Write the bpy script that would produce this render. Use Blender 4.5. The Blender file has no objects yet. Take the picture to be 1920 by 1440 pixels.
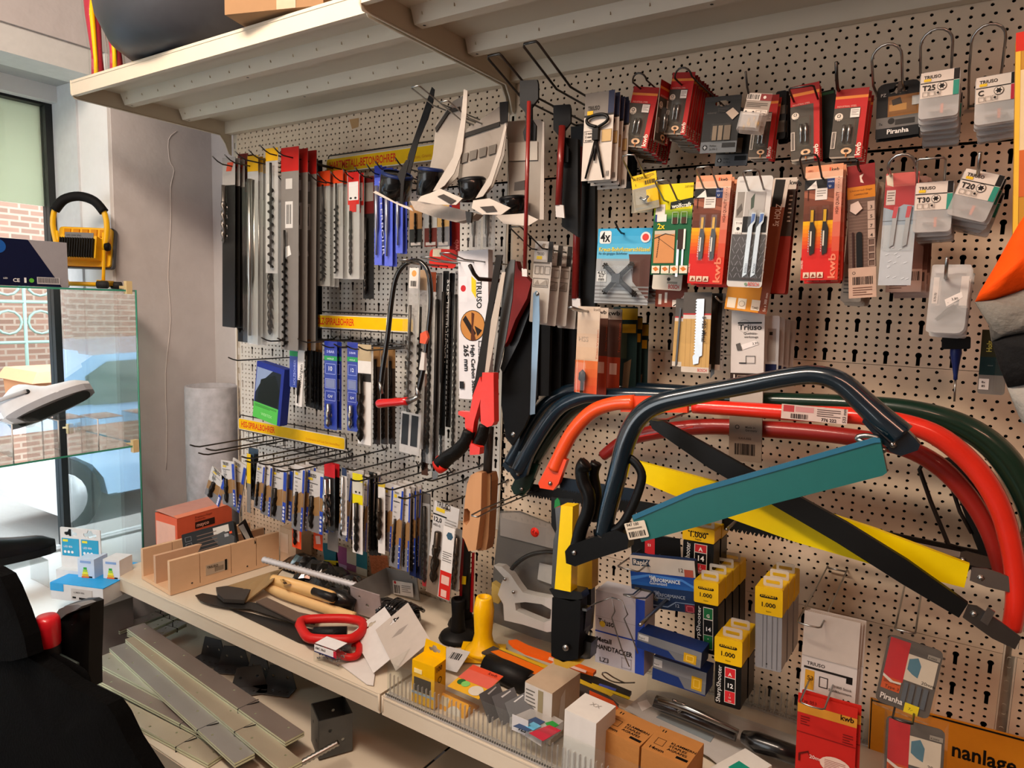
import bpy, math, random
import numpy as np
from mathutils import Vector, Matrix
from mathutils.geometry import tessellate_polygon
random.seed(7)
SC = bpy.context.scene
COL = SC.collection
# ------------------------------------------------------------------ camera
CAMP = Vector((0, -1.66, 1.6)); FPX = 1288.635
def _ray(px, py): return Vector((px-960, 720-py, -FPX))
_X = -_ray(-1036, 510); _X.normalize()
_Y = _ray(1805, 596); _Y -= _X*_Y.dot(_X); _Y.normalize()
_Z = _X.cross(_Y)
ROT = Matrix((_X, _Y, _Z))
cam = bpy.data.objects.new('camera', bpy.data.cameras.new('camera')); COL.objects.link(cam)
cam.matrix_world = Matrix.Translation(CAMP) @ ROT.to_4x4()
cam.data.sensor_width = 36; cam.data.lens = 36*FPX/1920; cam.data.clip_start = .02; cam.data.clip_end = 200
SC.camera = cam
# ------------------------------------------------------------------ world, lights, exposure
SC.view_settings.view_transform = 'Standard'; SC.view_settings.look = 'None'
SC.view_settings.exposure = 0.0; SC.view_settings.gamma = 1.0
SC.view_settings.use_curve_mapping = False
wd = bpy.data.worlds.new('world'); SC.world = wd; wd.use_nodes = True
_bg = wd.node_tree.nodes['Background']
_bg.inputs[0].default_value = (.86, .93, 1.0, 1); _bg.inputs[1].default_value = 8.0
def area(name, loc, target, sx, sy, power, col):
    l = bpy.data.lights.new(name, 'AREA'); l.shape = 'RECTANGLE'; l.size = sx; l.size_y = sy
    l.energy = power; l.color = col
    o = bpy.data.objects.new(name, l); COL.objects.link(o); o.location = loc
    d = Vector(target)-Vector(loc); o.rotation_euler = d.to_track_quat('-Z', 'Y').to_euler()
    return o
area('ceiling_light_tube', (-1.15, -1.75, 2.93), (-.75, 0, 1.1), 1.5, .25, 62, (1, .81, .65))
area('ceiling_light_tube', (.7, -2.3, 2.93), (.5, -1.6, 0), 1.5, .25, 22, (1, .5, .33))
area('cool_front_fill', (-2.1, -3.85, 1.5), (-2.1, 0, 1.5), 1.8, 1.9, 38, (.93, .97, 1))  # added cool fill from behind the camera; the front wall has no opening
SC.cycles.max_bounces = 8; SC.cycles.transparent_max_bounces = 24; SC.cycles.caustics_reflective = False
SC.cycles.caustics_refractive = False; SC.cycles.sample_clamp_indirect = 4.0
SC.cycles.use_denoising = True
# ------------------------------------------------------------------ pixel helpers (photo pixel -> point on a real plane)
def P(px, py, off=0.0):
    d = ROT @ _ray(px, py); return CAMP + d*((1.66-off)/d[1])
def PZ(px, py, z):
    d = ROT @ _ray(px, py); return CAMP + d*((z-1.6)/d[2])
def PX(px, py, x):
    d = ROT @ _ray(px, py); return CAMP + d*(x/d[0])
# ------------------------------------------------------------------ materials
def lin(h):
    h = h.lstrip('#'); h = h if len(h) == 6 else ''.join(ch*2 for ch in h); v = [int(h[i:i+2], 16)/255 for i in (0, 2, 4)]
    return tuple(c/12.92 if c <= .04045 else ((c+.055)/1.055)**2.4 for c in v)
_MC = {}
def M(h, rough=.5, metal=0.0, var=.08, bump=0.0, scale=40, stretch=None, coat=0.0, emit=0.0):
    k = (h, rough, metal, var, bump, scale, stretch, coat, emit)
    if k in _MC: return _MC[k]
    m = bpy.data.materials.new('finish_'+h.strip('#')); m.use_nodes = True
    nt = m.node_tree; b = nt.nodes['Principled BSDF']; c = lin(h)
    if scale not in (6, 9, 14) and not metal:      # goods: printed inks and plastics read a little stronger than the sampled pixels
        lm = .3*c[0]+.6*c[1]+.1*c[2]; k_ = .38+.82*min(1, max(c)/.35)**.6; c = tuple(min(.84, max(0, (lm+(x-lm)*1.02)*k_)) for x in c)
    b.inputs['Roughness'].default_value = rough; b.inputs['Metallic'].default_value = metal; b.inputs['Specular IOR Level'].default_value = .08 if rough >= .9 else (.2 if not coat else .35)
    if coat: b.inputs['Coat Weight'].default_value = coat; b.inputs['Coat Roughness'].default_value = .08
    tc = nt.nodes.new('ShaderNodeTexCoord'); n = nt.nodes.new('ShaderNodeTexNoise')
    n.inputs['Scale'].default_value = scale; n.inputs['Detail'].default_value = 3
    if stretch:
        mp = nt.nodes.new('ShaderNodeMapping'); mp.inputs['Scale'].default_value = stretch
        nt.links.new(tc.outputs['Object'], mp.inputs[0]); nt.links.new(mp.outputs[0], n.inputs['Vector'])
    else: nt.links.new(tc.outputs['Object'], n.inputs['Vector'])
    r = nt.nodes.new('ShaderNodeMix'); r.data_type = 'RGBA'
    r.inputs[6].default_value = (*[x*(1-var) for x in c], 1); r.inputs[7].default_value = (*[min(1, x*(1+var)) for x in c], 1)
    nt.links.new(n.outputs[0], r.inputs[0]); nt.links.new(r.outputs[2], b.inputs['Base Color'])
    if bump:
        bp = nt.nodes.new('ShaderNodeBump'); bp.inputs['Strength'].default_value = bump; bp.inputs['Distance'].default_value = .01
        nt.links.new(n.outputs[0], bp.inputs['Height']); nt.links.new(bp.outputs[0], b.inputs['Normal'])
    if emit:
        nt.links.new(r.outputs[2], b.inputs['Emission Color']); b.inputs['Emission Strength'].default_value = emit
    _MC[k] = m; return m
def clear(name, tint=(.97, .98, .97), refl=1.0, rough=.05, haze=0.0):
    k = ('clear', name)
    if k in _MC: return _MC[k]
    m = bpy.data.materials.new(name); m.use_nodes = True; nt = m.node_tree; nt.nodes.clear()
    o = nt.nodes.new('ShaderNodeOutputMaterial'); t = nt.nodes.new('ShaderNodeBsdfTransparent'); t.inputs[0].default_value = (*tint, 1)
    g = nt.nodes.new('ShaderNodeBsdfGlossy'); g.inputs['Roughness'].default_value = rough
    fr = nt.nodes.new('ShaderNodeLayerWeight'); fr.inputs[0].default_value = .5
    pw = nt.nodes.new('ShaderNodeMath'); pw.operation = 'POWER'; pw.inputs[1].default_value = 4.0; nt.links.new(fr.outputs[1], pw.inputs[0])
    ml = nt.nodes.new('ShaderNodeMath'); ml.operation = 'MULTIPLY_ADD'; ml.inputs[1].default_value = .7*refl; ml.inputs[2].default_value = .03*refl; ml.use_clamp = True
    nt.links.new(pw.outputs[0], ml.inputs[0]); mx = nt.nodes.new('ShaderNodeMixShader')
    nt.links.new(ml.outputs[0], mx.inputs[0]); nt.links.new(g.outputs[0], mx.inputs[2])
    src = t.outputs[0]
    if haze:
        df = nt.nodes.new('ShaderNodeBsdfDiffuse'); df.inputs[0].default_value = (.75, .75, .73, 1)
        m2 = nt.nodes.new('ShaderNodeMixShader'); m2.inputs[0].default_value = haze
        nt.links.new(t.outputs[0], m2.inputs[1]); nt.links.new(df.outputs[0], m2.inputs[2]); src = m2.outputs[0]
    nt.links.new(src, mx.inputs[1]); nt.links.new(mx.outputs[0], o.inputs[0])
    _MC[k] = m; return m
def translucent(name, h):
    m = bpy.data.materials.new(name); m.use_nodes = True; nt = m.node_tree; nt.nodes.clear(); o = nt.nodes.new('ShaderNodeOutputMaterial'); a = nt.nodes.new('ShaderNodeBsdfTranslucent'); d = nt.nodes.new('ShaderNodeBsdfDiffuse'); x = nt.nodes.new('ShaderNodeMixShader')
    n = nt.nodes.new('ShaderNodeTexNoise'); n.inputs['Scale'].default_value = 8; r = nt.nodes.new('ShaderNodeMix'); r.data_type = 'RGBA'; r.inputs[6].default_value = (*lin(h), 1); r.inputs[7].default_value = (*[c*.94 for c in lin(h)], 1); nt.links.new(n.outputs[0], r.inputs[0])
    for s in (a, d): nt.links.new(r.outputs[2], s.inputs[0])
    x.inputs[0].default_value = .4; nt.links.new(a.outputs[0], x.inputs[1]); nt.links.new(d.outputs[0], x.inputs[2]); nt.links.new(x.outputs[0], o.inputs[0]); return m
PLASTIC = clear('clear_plastic', refl=.9, rough=.08, haze=.015)
FROST = clear('frosted_plastic', (.93, .92, .93), 1.2, .2, haze=.35)
GLASS = clear('window_glass', (.95, .98, .97), 1.0, .0)
PANEG = clear('cabinet_glass', (.9, .97, .95), 5.0, .0)
STEEL = M('#9a9a98', .28, 1.0, .1)
DSTEEL = M('#4a4846', .35, 1.0, .15)
BLACK = M('#0c0c0c', .45)
WHITE = M('#e4e4e2', .5)
# ------------------------------------------------------------------ mesh builder
_TX = {}
def text_geo(s, bold):
    k = (s, bold)
    if k not in _TX:
        c = bpy.data.curves.new('t', 'FONT'); c.body = s; c.resolution_u = 2; c.offset = .022 if bold else .004
        o = bpy.data.objects.new('t', c); COL.objects.link(o)
        bpy.context.view_layer.update()
        me = bpy.data.meshes.new_from_object(o.evaluated_get(bpy.context.evaluated_depsgraph_get()))
        vs = [v.co.copy() for v in me.vertices]; fs = [tuple(p.vertices) for p in me.polygons]
        bpy.data.objects.remove(o); bpy.data.meshes.remove(me)
        xs = [v.x for v in vs] or [0]; _TX[k] = (vs, fs, min(xs), max(xs))
    return _TX[k]
class MB:
    def __init__(s): s.v = []; s.f = []; s.m = []; s.mats = []; s.T = None; s.sm = []
    def mi(s, m):
        if isinstance(m, str): m = M(m)
        if m not in s.mats: s.mats.append(m)
        return s.mats.index(m)
    def add(s, vs, fs, m, smooth=False):
        b = len(s.v); i = s.mi(m)
        for v in vs:
            v = Vector(v); s.v.append(s.T @ v if s.T is not None else v)
        for f in fs: s.f.append(tuple(b+k for k in f)); s.m.append(i); s.sm.append(smooth)
        return s
    def box(s, lo, hi, m):
        (a, b, c), (d, e, f) = lo, hi
        return s.add([(a,b,c),(d,b,c),(d,e,c),(a,e,c),(a,b,f),(d,b,f),(d,e,f),(a,e,f)],
                     [(0,3,2,1),(4,5,6,7),(0,1,5,4),(1,2,6,5),(2,3,7,6),(3,0,4,7)], m)
    def quad(s, a, b, c, d, m): return s.add([a, b, c, d], [(0,1,2,3)], m)
    def plate(s, poly, y0, y1, m, holes=(), axis='y', side=None):
        """extrude a 2D outline (x,z) between y0 and y1; holes are outlines too"""
        loops = [list(poly)] + [list(h) for h in holes]
        flat = [p for l in loops for p in l]
        tri = tessellate_polygon([[Vector((p[0], p[1], 0)) for p in l] for l in loops])
        def mk(p, y): return (p[0], y, p[1]) if axis == 'y' else ((y, p[0], p[1]) if axis == 'x' else (p[0], p[1], y))
        n = len(flat)
        vs = [mk(p, y0) for p in flat]+[mk(p, y1) for p in flat]
        s.add(vs, [tuple(t) for t in tri]+[tuple(n+k for k in reversed(t)) for t in tri], m)
        fs = []; o = 0
        for l in loops:
            k = len(l)
            fs += [(o+i, o+(i+1) % k, n+o+(i+1) % k, n+o+i) for i in range(k)]; o += k
        return s.add(vs, fs, side or m)
    def tube(s, pts, r, m, n=8, closed=False, caps=True, flat=1.0):
        pts = [Vector(p) for p in pts]; k = len(pts); rr = r if isinstance(r, (list, tuple)) else [r]*k
        vs = []; up = None
        for i, p in enumerate(pts):
            a = pts[i-1] if (i or closed) else p; b = pts[(i+1) % k] if (i < k-1 or closed) else p
            t = (b-a).normalized() if (b-a).length > 1e-9 else Vector((0, 0, 1))
            if up is None: up = t.orthogonal().normalized() if abs(t.z) > .9 else Vector((0, 0, 1))
            u = (up - t*up.dot(t));
            if u.length < 1e-6: u = t.orthogonal()
            u.normalize(); up = u; w = t.cross(u)
            for j in range(n):
                an = 2*math.pi*j/n; vs.append(p + u*(math.cos(an)*rr[i]) + w*(math.sin(an)*rr[i]*flat))
        fs = []
        for i in range(k if closed else k-1):
            for j in range(n):
                a, b = i*n+j, i*n+(j+1) % n; c, d = ((i+1) % k)*n+(j+1) % n, ((i+1) % k)*n+j
                fs.append((a, b, c, d))
        if caps and not closed: fs += [tuple(reversed(range(n))), tuple(range((k-1)*n, k*n))]
        return s.add(vs, fs, m, True)
    def lathe(s, prof, m, n=16, c=(0, 0, 0), axis='z', arc=1.0):
        vs = []; fs = []; k = len(prof); nn = n+1 if arc < 1 else n
        for i, (r, z) in enumerate(prof):
            for j in range(nn):
                a = 2*math.pi*j/n*arc; x, y = r*math.cos(a), r*math.sin(a)
                v = (x, y, z) if axis == 'z' else ((x, z, y) if axis == 'y' else (z, x, y))
                vs.append((v[0]+c[0], v[1]+c[1], v[2]+c[2]))
        for i in range(k-1):
            for j in range(nn if arc == 1 else nn-1): fs.append((i*nn+j, i*nn+(j+1) % nn, (i+1)*nn+(j+1) % nn, (i+1)*nn+j))
        return s.add(vs, fs, m, True)
    def text(s, str_, x, z, h, m, y=0.0, align='l', rot=0, bold=False, w=None, axis='y', sx=1.0):
        vs, fs, x0, x1 = text_geo(str_, bold); k = h/.72; kx = k*sx
        if w: kx = w/max(1e-6, (x1-x0))
        ox = {'l': -x0, 'c': -(x0+x1)/2, 'r': -x1}[align]
        cr, sr = math.cos(math.radians(rot)), math.sin(math.radians(rot)); out = []
        for v in vs:
            a, b = (v.x+ox)*kx, v.y*k; p, q = x+a*cr-b*sr, z+a*sr+b*cr
            out.append((p, y, q) if axis == 'y' else ((p, q, y) if axis == 'z' else (y, p, q)))
        return s.add(out, fs, m)
    def build(s, name, parent=None, mat=None):
        me = bpy.data.meshes.new(name); me.from_pydata([tuple(v) for v in s.v], [], s.f)
        for m in s.mats: me.materials.append(m)
        me.polygons.foreach_set('material_index', s.m); me.polygons.foreach_set('use_smooth', s.sm); me.update()
        o = bpy.data.objects.new(name, me); COL.objects.link(o)
        if mat is not None: o.matrix_world = mat
        if parent is not None: o.parent = parent
        return o
def tag(o, label=None, cat=None, group=None, kind=None):
    if label: o['label'] = label
    if cat: o['category'] = cat
    if group: o['group'] = group
    if kind: o['kind'] = kind
    return o
def thing(name, label, cat, mat=None, group=None):
    o = bpy.data.objects.new(name, None); COL.objects.link(o); o.empty_display_size = .02
    if mat is not None: o.matrix_world = mat if isinstance(mat, Matrix) else Matrix.Translation(mat)
    return tag(o, label, cat, group)
def dup(root, delta, label=None, group=None, rot=None):
    r = root.copy(); COL.objects.link(r)
    m = root.matrix_basis.copy()
    if rot is not None: m = m @ rot
    r.matrix_basis = Matrix.Translation(delta) @ m
    if label: r['label'] = label
    if group: r['group'] = group
    for ch in list(root.children):
        c = ch.copy(); COL.objects.link(c); c.parent = r
        for g in ch.children:
            d = g.copy(); COL.objects.link(d); d.parent = c
    return r
def struct(mb, name, parent=None):
    o = mb.build(name, parent)
    if parent is None: o['kind'] = 'structure'
    return o
def circ(x, z, r, n=12, a0=0, ry=None): return [(x+r*math.cos(a0+2*math.pi*i/n), z+(ry or r)*math.sin(a0+2*math.pi*i/n)) for i in range(n)]
def rrect(x0, z0, x1, z1, r, n=3):
    """rounded rectangle outline, counter-clockwise"""
    x0, x1 = sorted((x0, x1)); z0, z1 = sorted((z0, z1)); r = min(r, (x1-x0)/2, (z1-z0)/2)
    if r <= 0: return [(x0, z0), (x1, z0), (x1, z1), (x0, z1)]
    out = []
    for cx, cz, a in ((x1-r, z0+r, -90), (x1-r, z1-r, 0), (x0+r, z1-r, 90), (x0+r, z0+r, 180)):
        for i in range(n+1):
            t = math.radians(a+90*i/n); out.append((cx+r*math.cos(t), cz+r*math.sin(t)))
    return out
def smooth_path(pts, n=6):
    pts = [Vector(p) for p in pts]; out = []
    for i in range(len(pts)-1):
        p0 = pts[max(0, i-1)]; p1 = pts[i]; p2 = pts[i+1]; p3 = pts[min(len(pts)-1, i+2)]
        for k in range(n):
            t = k/n; out.append(.5*((2*p1)+(p2-p0)*t+(2*p0-5*p1+4*p2-p3)*t*t+(3*p1-p0-3*p2+p3)*t**3))
    return out+[pts[-1]]
# ------------------------------------------------------------------ room shell
BEIGE = M('#dac5ac', .45, var=.03, scale=6)
BEIGE2 = M('#d2c7b4', .4, var=.04, scale=9)
BEIGE_DAYLIT = M('#d6d3cc', .45, var=.03, scale=6)  # left bay panels: window daylight put into the colour as a whiter beige
PLASTER = M('#cbc6c6', .9, var=.07, bump=.35, scale=14)
PAINTW = M('#f0f1f3', .6, var=.03)
b = MB(); b.box((-3.4, -4, -.1), (3, .2, 0), M('#6d6a66', .7)); struct(b, 'floor')
b = MB(); b.box((-3.4, -4, 3.0), (3, .2, 3.1), M('#d8d2cc', .8)); struct(b, 'ceiling')
b = MB(); b.box((-2.65, .1, 0), (3, .3, 3), PLASTER); struct(b, 'wall_back')
b = MB(); b.box((-3.4, -4.1, 0), (3, -4, 3), M('#b0a396', .9)); struct(b, 'wall_front')
b = MB(); b.box((3, -4, 0), (3.1, .2, 3), M('#a5826a', .9)); struct(b, 'wall_right')
# wall beside the window: solid pier with lintel and parapet; it leans a little like the old plaster does
b = MB()
b.box((-3.12, -.3, 0), (-2.65, .3, 3), PLASTER)
b.box((-3.4, -4, 2.45), (-2.65, -.3, 3), PLASTER)
w_l = struct(b, 'wall_left')
b = MB()
cr = [P(322, 262+i*9, .12+.002*i) for i in range(0)]
pts = []
for px, py in ((330, 245), (318, 262), (316, 300), (328, 320), (318, 350), (322, 400), (318, 430), (317, 520), (318, 600), (312, 700), (311, 800), (313, 880)):
    q = PX(px, py, -2.648); pts.append(q)
b.tube(smooth_path([p_+Vector((0, (-1)**i_*.004, 0)) for i_, p_ in enumerate(pts)], 3), .0016, M('#cfc8c4', .9), 5); b.build('plaster_crack', w_l)
b = MB(); b.box((-3.4, -4, -.05), (-2.46, -.38, .5), M('#8d8a88', .7)); b.box((-3.1, -4, .5), (-2.44, -.37, .53), PAINTW); b.box((-3.4,-.38,-.05),(-2.651,-.3,.5),M('#8d8a88',.7)); struct(b, 'trim_1')
b = MB()
b.box((-3.045, -.32, .48), (-2.86, -.3, 2.45), M('#c3c6c9', .5)); b.box((-2.86, -.312, .48), (-2.652, -.3, 2.45), PAINTW)
struct(b, 'trim_2')
b = MB()
b.box((-2.82, -4, 2.36), (-2.66, -.3, 2.45), M('#c9cbca', .6)); b.box((-3.02, -4, 2.38), (-2.82, -.3, 2.45), M('#a7a8a8', .6))
b.box((-3.1, -4, 2.32), (-3.0, -.3, 2.39), PAINTW); struct(b, 'trim_3')
# window: frame, gasket, panes, blind
b = MB()
b.box((-3.1, -4, .48), (-3.04, -.3, .54), M('#b9bcbe', .4))
b.box((-3.1, -2.1, .5), (-3.04, -2.04, 2.36), M('#b9bcbe', .4))
win = struct(b, 'window_1')
b = MB(); b.box((-3.1, -.345, .5), (-3.045, -.3, 2.34), M('#3a3d3d', .4)); b.box((-3.1, -4, 2.31), (-3.045, -.345, 2.335), M('#2a2d2d', .4)); b.build('window_gasket', win)
b = MB(); b.box((-3.075, -2.04, .54), (-3.069, -.345, 2.32), GLASS); b.build('window_pane', win)
b = MB(); b.box((-3.075, -4, .54), (-3.069, -2.1, 2.32), GLASS); b.build('window_pane', win)
b = MB(); b.box((-3.09, -2.04, 1.93), (-3.088, -.3, 2.31), translucent('blind_cloth', '#e3e8d6')); b.build('window_blind', win)
# ------------------------------------------------------------------ perforated panels
DX, DZ = .02, .0167
def ring_cell(x0, z0, x1, z1, hole, cx, cz, V, Fc, IN):
    """rectangle with a star-shaped hole around (cx,cz); hole = radius function of angle"""
    cor = [math.atan2(z-cz, x-cx) for x, z in ((x0,z0),(x1,z0),(x1,z1),(x0,z1))]
    th = sorted(cor+[math.radians(a) for a in hole[1]])
    base = len(V); n = len(th)
    for t in th:
        c, s = math.cos(t), math.sin(t); r = hole[0](t); V.append((cx+r*c, 0, cz+r*s))
    for t in th:
        c, s = math.cos(t), math.sin(t); k = []
        if c > 1e-9: k.append((x1-cx)/c)
        if c < -1e-9: k.append((x0-cx)/c)
        if s > 1e-9: k.append((z1-cz)/s)
        if s < -1e-9: k.append((z0-cz)/s)
        r = min(k); V.append((cx+r*c, 0, cz+r*s))
    for i in range(n): V.append((V[base+i][0], .003, V[base+i][2]))
    for i in range(n):
        j = (i+1) % n
        Fc.append((base+i, base+n+i, base+n+j, base+j)); IN.append((base+j, base+2*n+j, base+2*n+i, base+i))
rc = (lambda t: .0034, [-135, -90, -22, 22, 90, 135, 180])
def keyr(t):
    r = .0062; a = abs(t+math.pi/2)
    if a < .7:
        w = .0036/max(1e-6, math.sin(a)) if a > .01 else 9
        d = .023/max(1e-6, math.cos(a)); r = max(r, min(w, d))
    return r
kk = math.degrees(math.atan(.0036/.023)); ke = math.degrees(math.asin(.0036/.0062))
kh = (keyr, [-90-kk, -90+kk, -90-ke, -90+ke, -10, 30, 60, 90, 120, 150, 190])
def panel(x0, x1, ztop, zbot, kind, mat, parent, xoff=0.0, koff=0):
    V = []; Fc = []; IN = []
    if kind == 'key':
        rows = int(round((ztop-zbot)/DZ)); cols = int((x1-x0)/DX); mx = (x1-x0-cols*DX)/2
        for i in range(cols):
            for r in range(rows):
                xa = x0+mx+i*DX; zt = ztop-r*DZ; kc = (i+koff) % 3 == 0; ph = r % 4
                if kc and ph == 1 and r < rows-1: ring_cell(xa, zt-2*DZ, xa+DX, zt, kh, xa+DX/2, zt-DZ*.5, V, Fc, IN)
                elif kc and ph == 2: 
                    if r-1 < rows-1: continue
                else: ring_cell(xa, zt-DZ, xa+DX, zt, rc, xa+DX/2, zt-DZ/2, V, Fc, IN)
        if mx > 1e-4:
            for a, c in ((x0, x0+mx), (x1-mx, x1)):
                n = len(V); V += [(a,0,zbot),(c,0,zbot),(c,0,ztop),(a,0,ztop)]; Fc.append((n,n+1,n+2,n+3))
    else:
        rows = int(round((ztop-zbot)/DZ)); n5 = int((x1-x0)/.1)+2; s0 = x0-xoff
        for r in range(rows):
            zt = ztop-r*DZ
            d = .1/3 if r % 2 == 0 else .02
            k = s0
            while k < x1-1e-6:
                a, c = max(k, x0), min(k+d, x1)
                if c-a > .009: ring_cell(a, zt-DZ, c, zt, rc, min(max(k+d/2, a+.0045), c-.0045), zt-DZ/2, V, Fc, IN)
                else:
                    n = len(V); V += [(a,0,zt-DZ),(c,0,zt-DZ),(c,0,zt),(a,0,zt)]; Fc.append((n,n+1,n+2,n+3))
                k += d
    me = bpy.data.meshes.new('perforated_panel'); me.from_pydata(V, [], Fc+IN); me.materials.append(mat); me.update()
    o = bpy.data.objects.new('perforated_panel', me); COL.objects.link(o); o.parent = parent
    # folded lips of the pressed panel
    e = MB(); e.box((x0, .0005, zbot), (x1, .012, zbot+.0012), mat); e.box((x0, .0005, ztop-.0012), (x1, .012, ztop), mat); e.build('folded_edge', o)
    return o
unit = thing('gondola_shelving', 'beige perforated back wall of the shop shelving holding the hooks', 'shelving', (0, 0, 0))
XL, XM, XR = -2.34, -1.10, .14
ZT, ZA, ZB, ZC = 2.24, 1.945, 1.495, .926
g = .0012
for (xa, xb, wm, ko) in ((XL, XM-.012, BEIGE_DAYLIT, 0), (XM+.012, XR-.012, BEIGE, 1), (XR+.012, XR+.8, BEIGE, 2)):
    panel(xa, xb, ZT, ZA+g, 'stag', BEIGE, unit)
    panel(xa, xb, ZA, ZB+g, 'key', wm if xa == XL else BEIGE, unit, koff=ko)
    panel(xa, xb, ZB, ZC+g, 'key' if xa == XL else 'stag', wm if xa == XL else BEIGE, unit, xoff=.03, koff=ko)
    panel(xa, xb, ZC, .65, 'key', BEIGE, unit, koff=ko)
for x in (XL-.012, XM, XR):
    b = MB()
    holes = [rrect(x-.004, z, x+.004, z+.022, .002, 1) for z in np.arange(.1, 2.2, .05)]
    b.plate([(x-.0115, .02), (x+.0115, .02), (x+.0115, 2.62), (x-.0115, 2.62)], .001, .004, BEIGE2, holes); b.box((x-.0115, .03, .02), (x+.0115, .05, 2.62), BEIGE2)
    b.build('upright', unit)
b = MB(); b.box((XL, .045, .1), (XR+1, .05, 2.6), M('#15120f', .9)); b.build('cavity_shade_sheet', unit)  # near-black sheet stands in for the shade in the cavity behind the holes
b = MB(); q_ = [P(655, 224, .0008), P(673, 221, .0008), P(672, 238, .0008), P(660, 242, .0008)]; b.add(q_, [(3,2,1,0)], M('#a5835c', .7)); b.build('tape_remnant', unit)
# ------------------------------------------------------------------ shelves
def shelf(xa, xb, zt, depth, label, ribs=True, lipz=.045, mat=BEIGE2):
    t = thing('shelf', label, 'shelf', (xa, -depth, zt))
    w = xb-xa
    b = MB(); b.T = None
    b.box((0, 0, -.002), (w, depth-.004, 0), mat)
    b.box((0, 0, -lipz), (w, .002, -.002), mat); b.box((0, .002, -lipz), (w, .014, -lipz+.002), mat)
    b.box((0, -.0015, -.008), (w, .0, -.004), mat)
    b.box((0, depth-.03, -lipz), (w, depth-.006, -.002), mat)
    b.build('deck', t)
    if ribs:
        for yy in ribs:
            b = MB(); b.plate([(yy-.028, -.002), (yy-.014, -.036), (yy+.014, -.036), (yy+.028, -.002)], .012, w-.012, mat, axis='x')
            for i in range(int(w/.09)):
                for s_ in (-.021, .021): b.box((.04+i*.09, yy+s_-.003, -.0225), (.0415+i*.09, yy+s_+.003, -.0165), mat)
            for xx in (.03, w*.5, w-.03): b.add([(xx+.004*math.cos(a), yy+.004*math.sin(a), -.0363) for a in (0, 1, 2, 3, 4, 5)], [(0,1,2,3,4,5)], BLACK)
            b.build('rib', t)
    return t
def bracket(parent, x, depth, lh=.05):
    b = MB(); z0 = -lh
    b.plate([(.0, 0), (.0, z0+.01), (.008, z0), (depth-.05, z0-.002), (depth-.028, z0-.03), (depth-.012, z0-.065), (depth-.002, z0-.07), (depth-.002, .06), (depth-.02, .06), (depth-.04, .002)], x-.0012, x+.0012, BEIGE2, axis='x')
    b.tube([(x, .0, 0), (x, 0, z0+.01), (x, .008, z0), (x, depth-.05, z0-.002), (x, depth-.028, z0-.03), (x, depth-.012, z0-.065)], .003, BEIGE2, 5)
    b.build('bracket', parent)
UD = .56
s1 = shelf(XL-.03, XM-.004, 2.245, UD, 'upper beige metal shelf over the drill bits, beside the window', (.17, .37))
bracket(s1, 0, UD); bracket(s1, XM-XL+.022, UD)
s2 = shelf(XM+.004, XR-.004, 2.25, UD+.03, 'upper beige metal shelf over the screwdriver bits and jigsaw blades', (.17, .37)); bracket(s2, 0.002, UD+.03, .055)
s3 = shelf(XL-.03, XM-.004, .65, .505, 'lower beige metal shelf carrying the mitre box and axe', None, .05); bracket(s3, XM-XL+.024, .505)
s4 = shelf(XM+.004, XR-.004, .65, .505, 'lower beige metal shelf carrying the clear tray of boxes', None, .05); bracket(s4, .002, .505)
s5 = shelf(XL-.03, XM-.004, .36, .70, 'bottom beige base shelf under the mitre box, with steel straps', None, .1)
s6 = shelf(XM+.004, XR-.004, .36, .70, 'bottom beige base shelf under the clear tray', None, .1)
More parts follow.
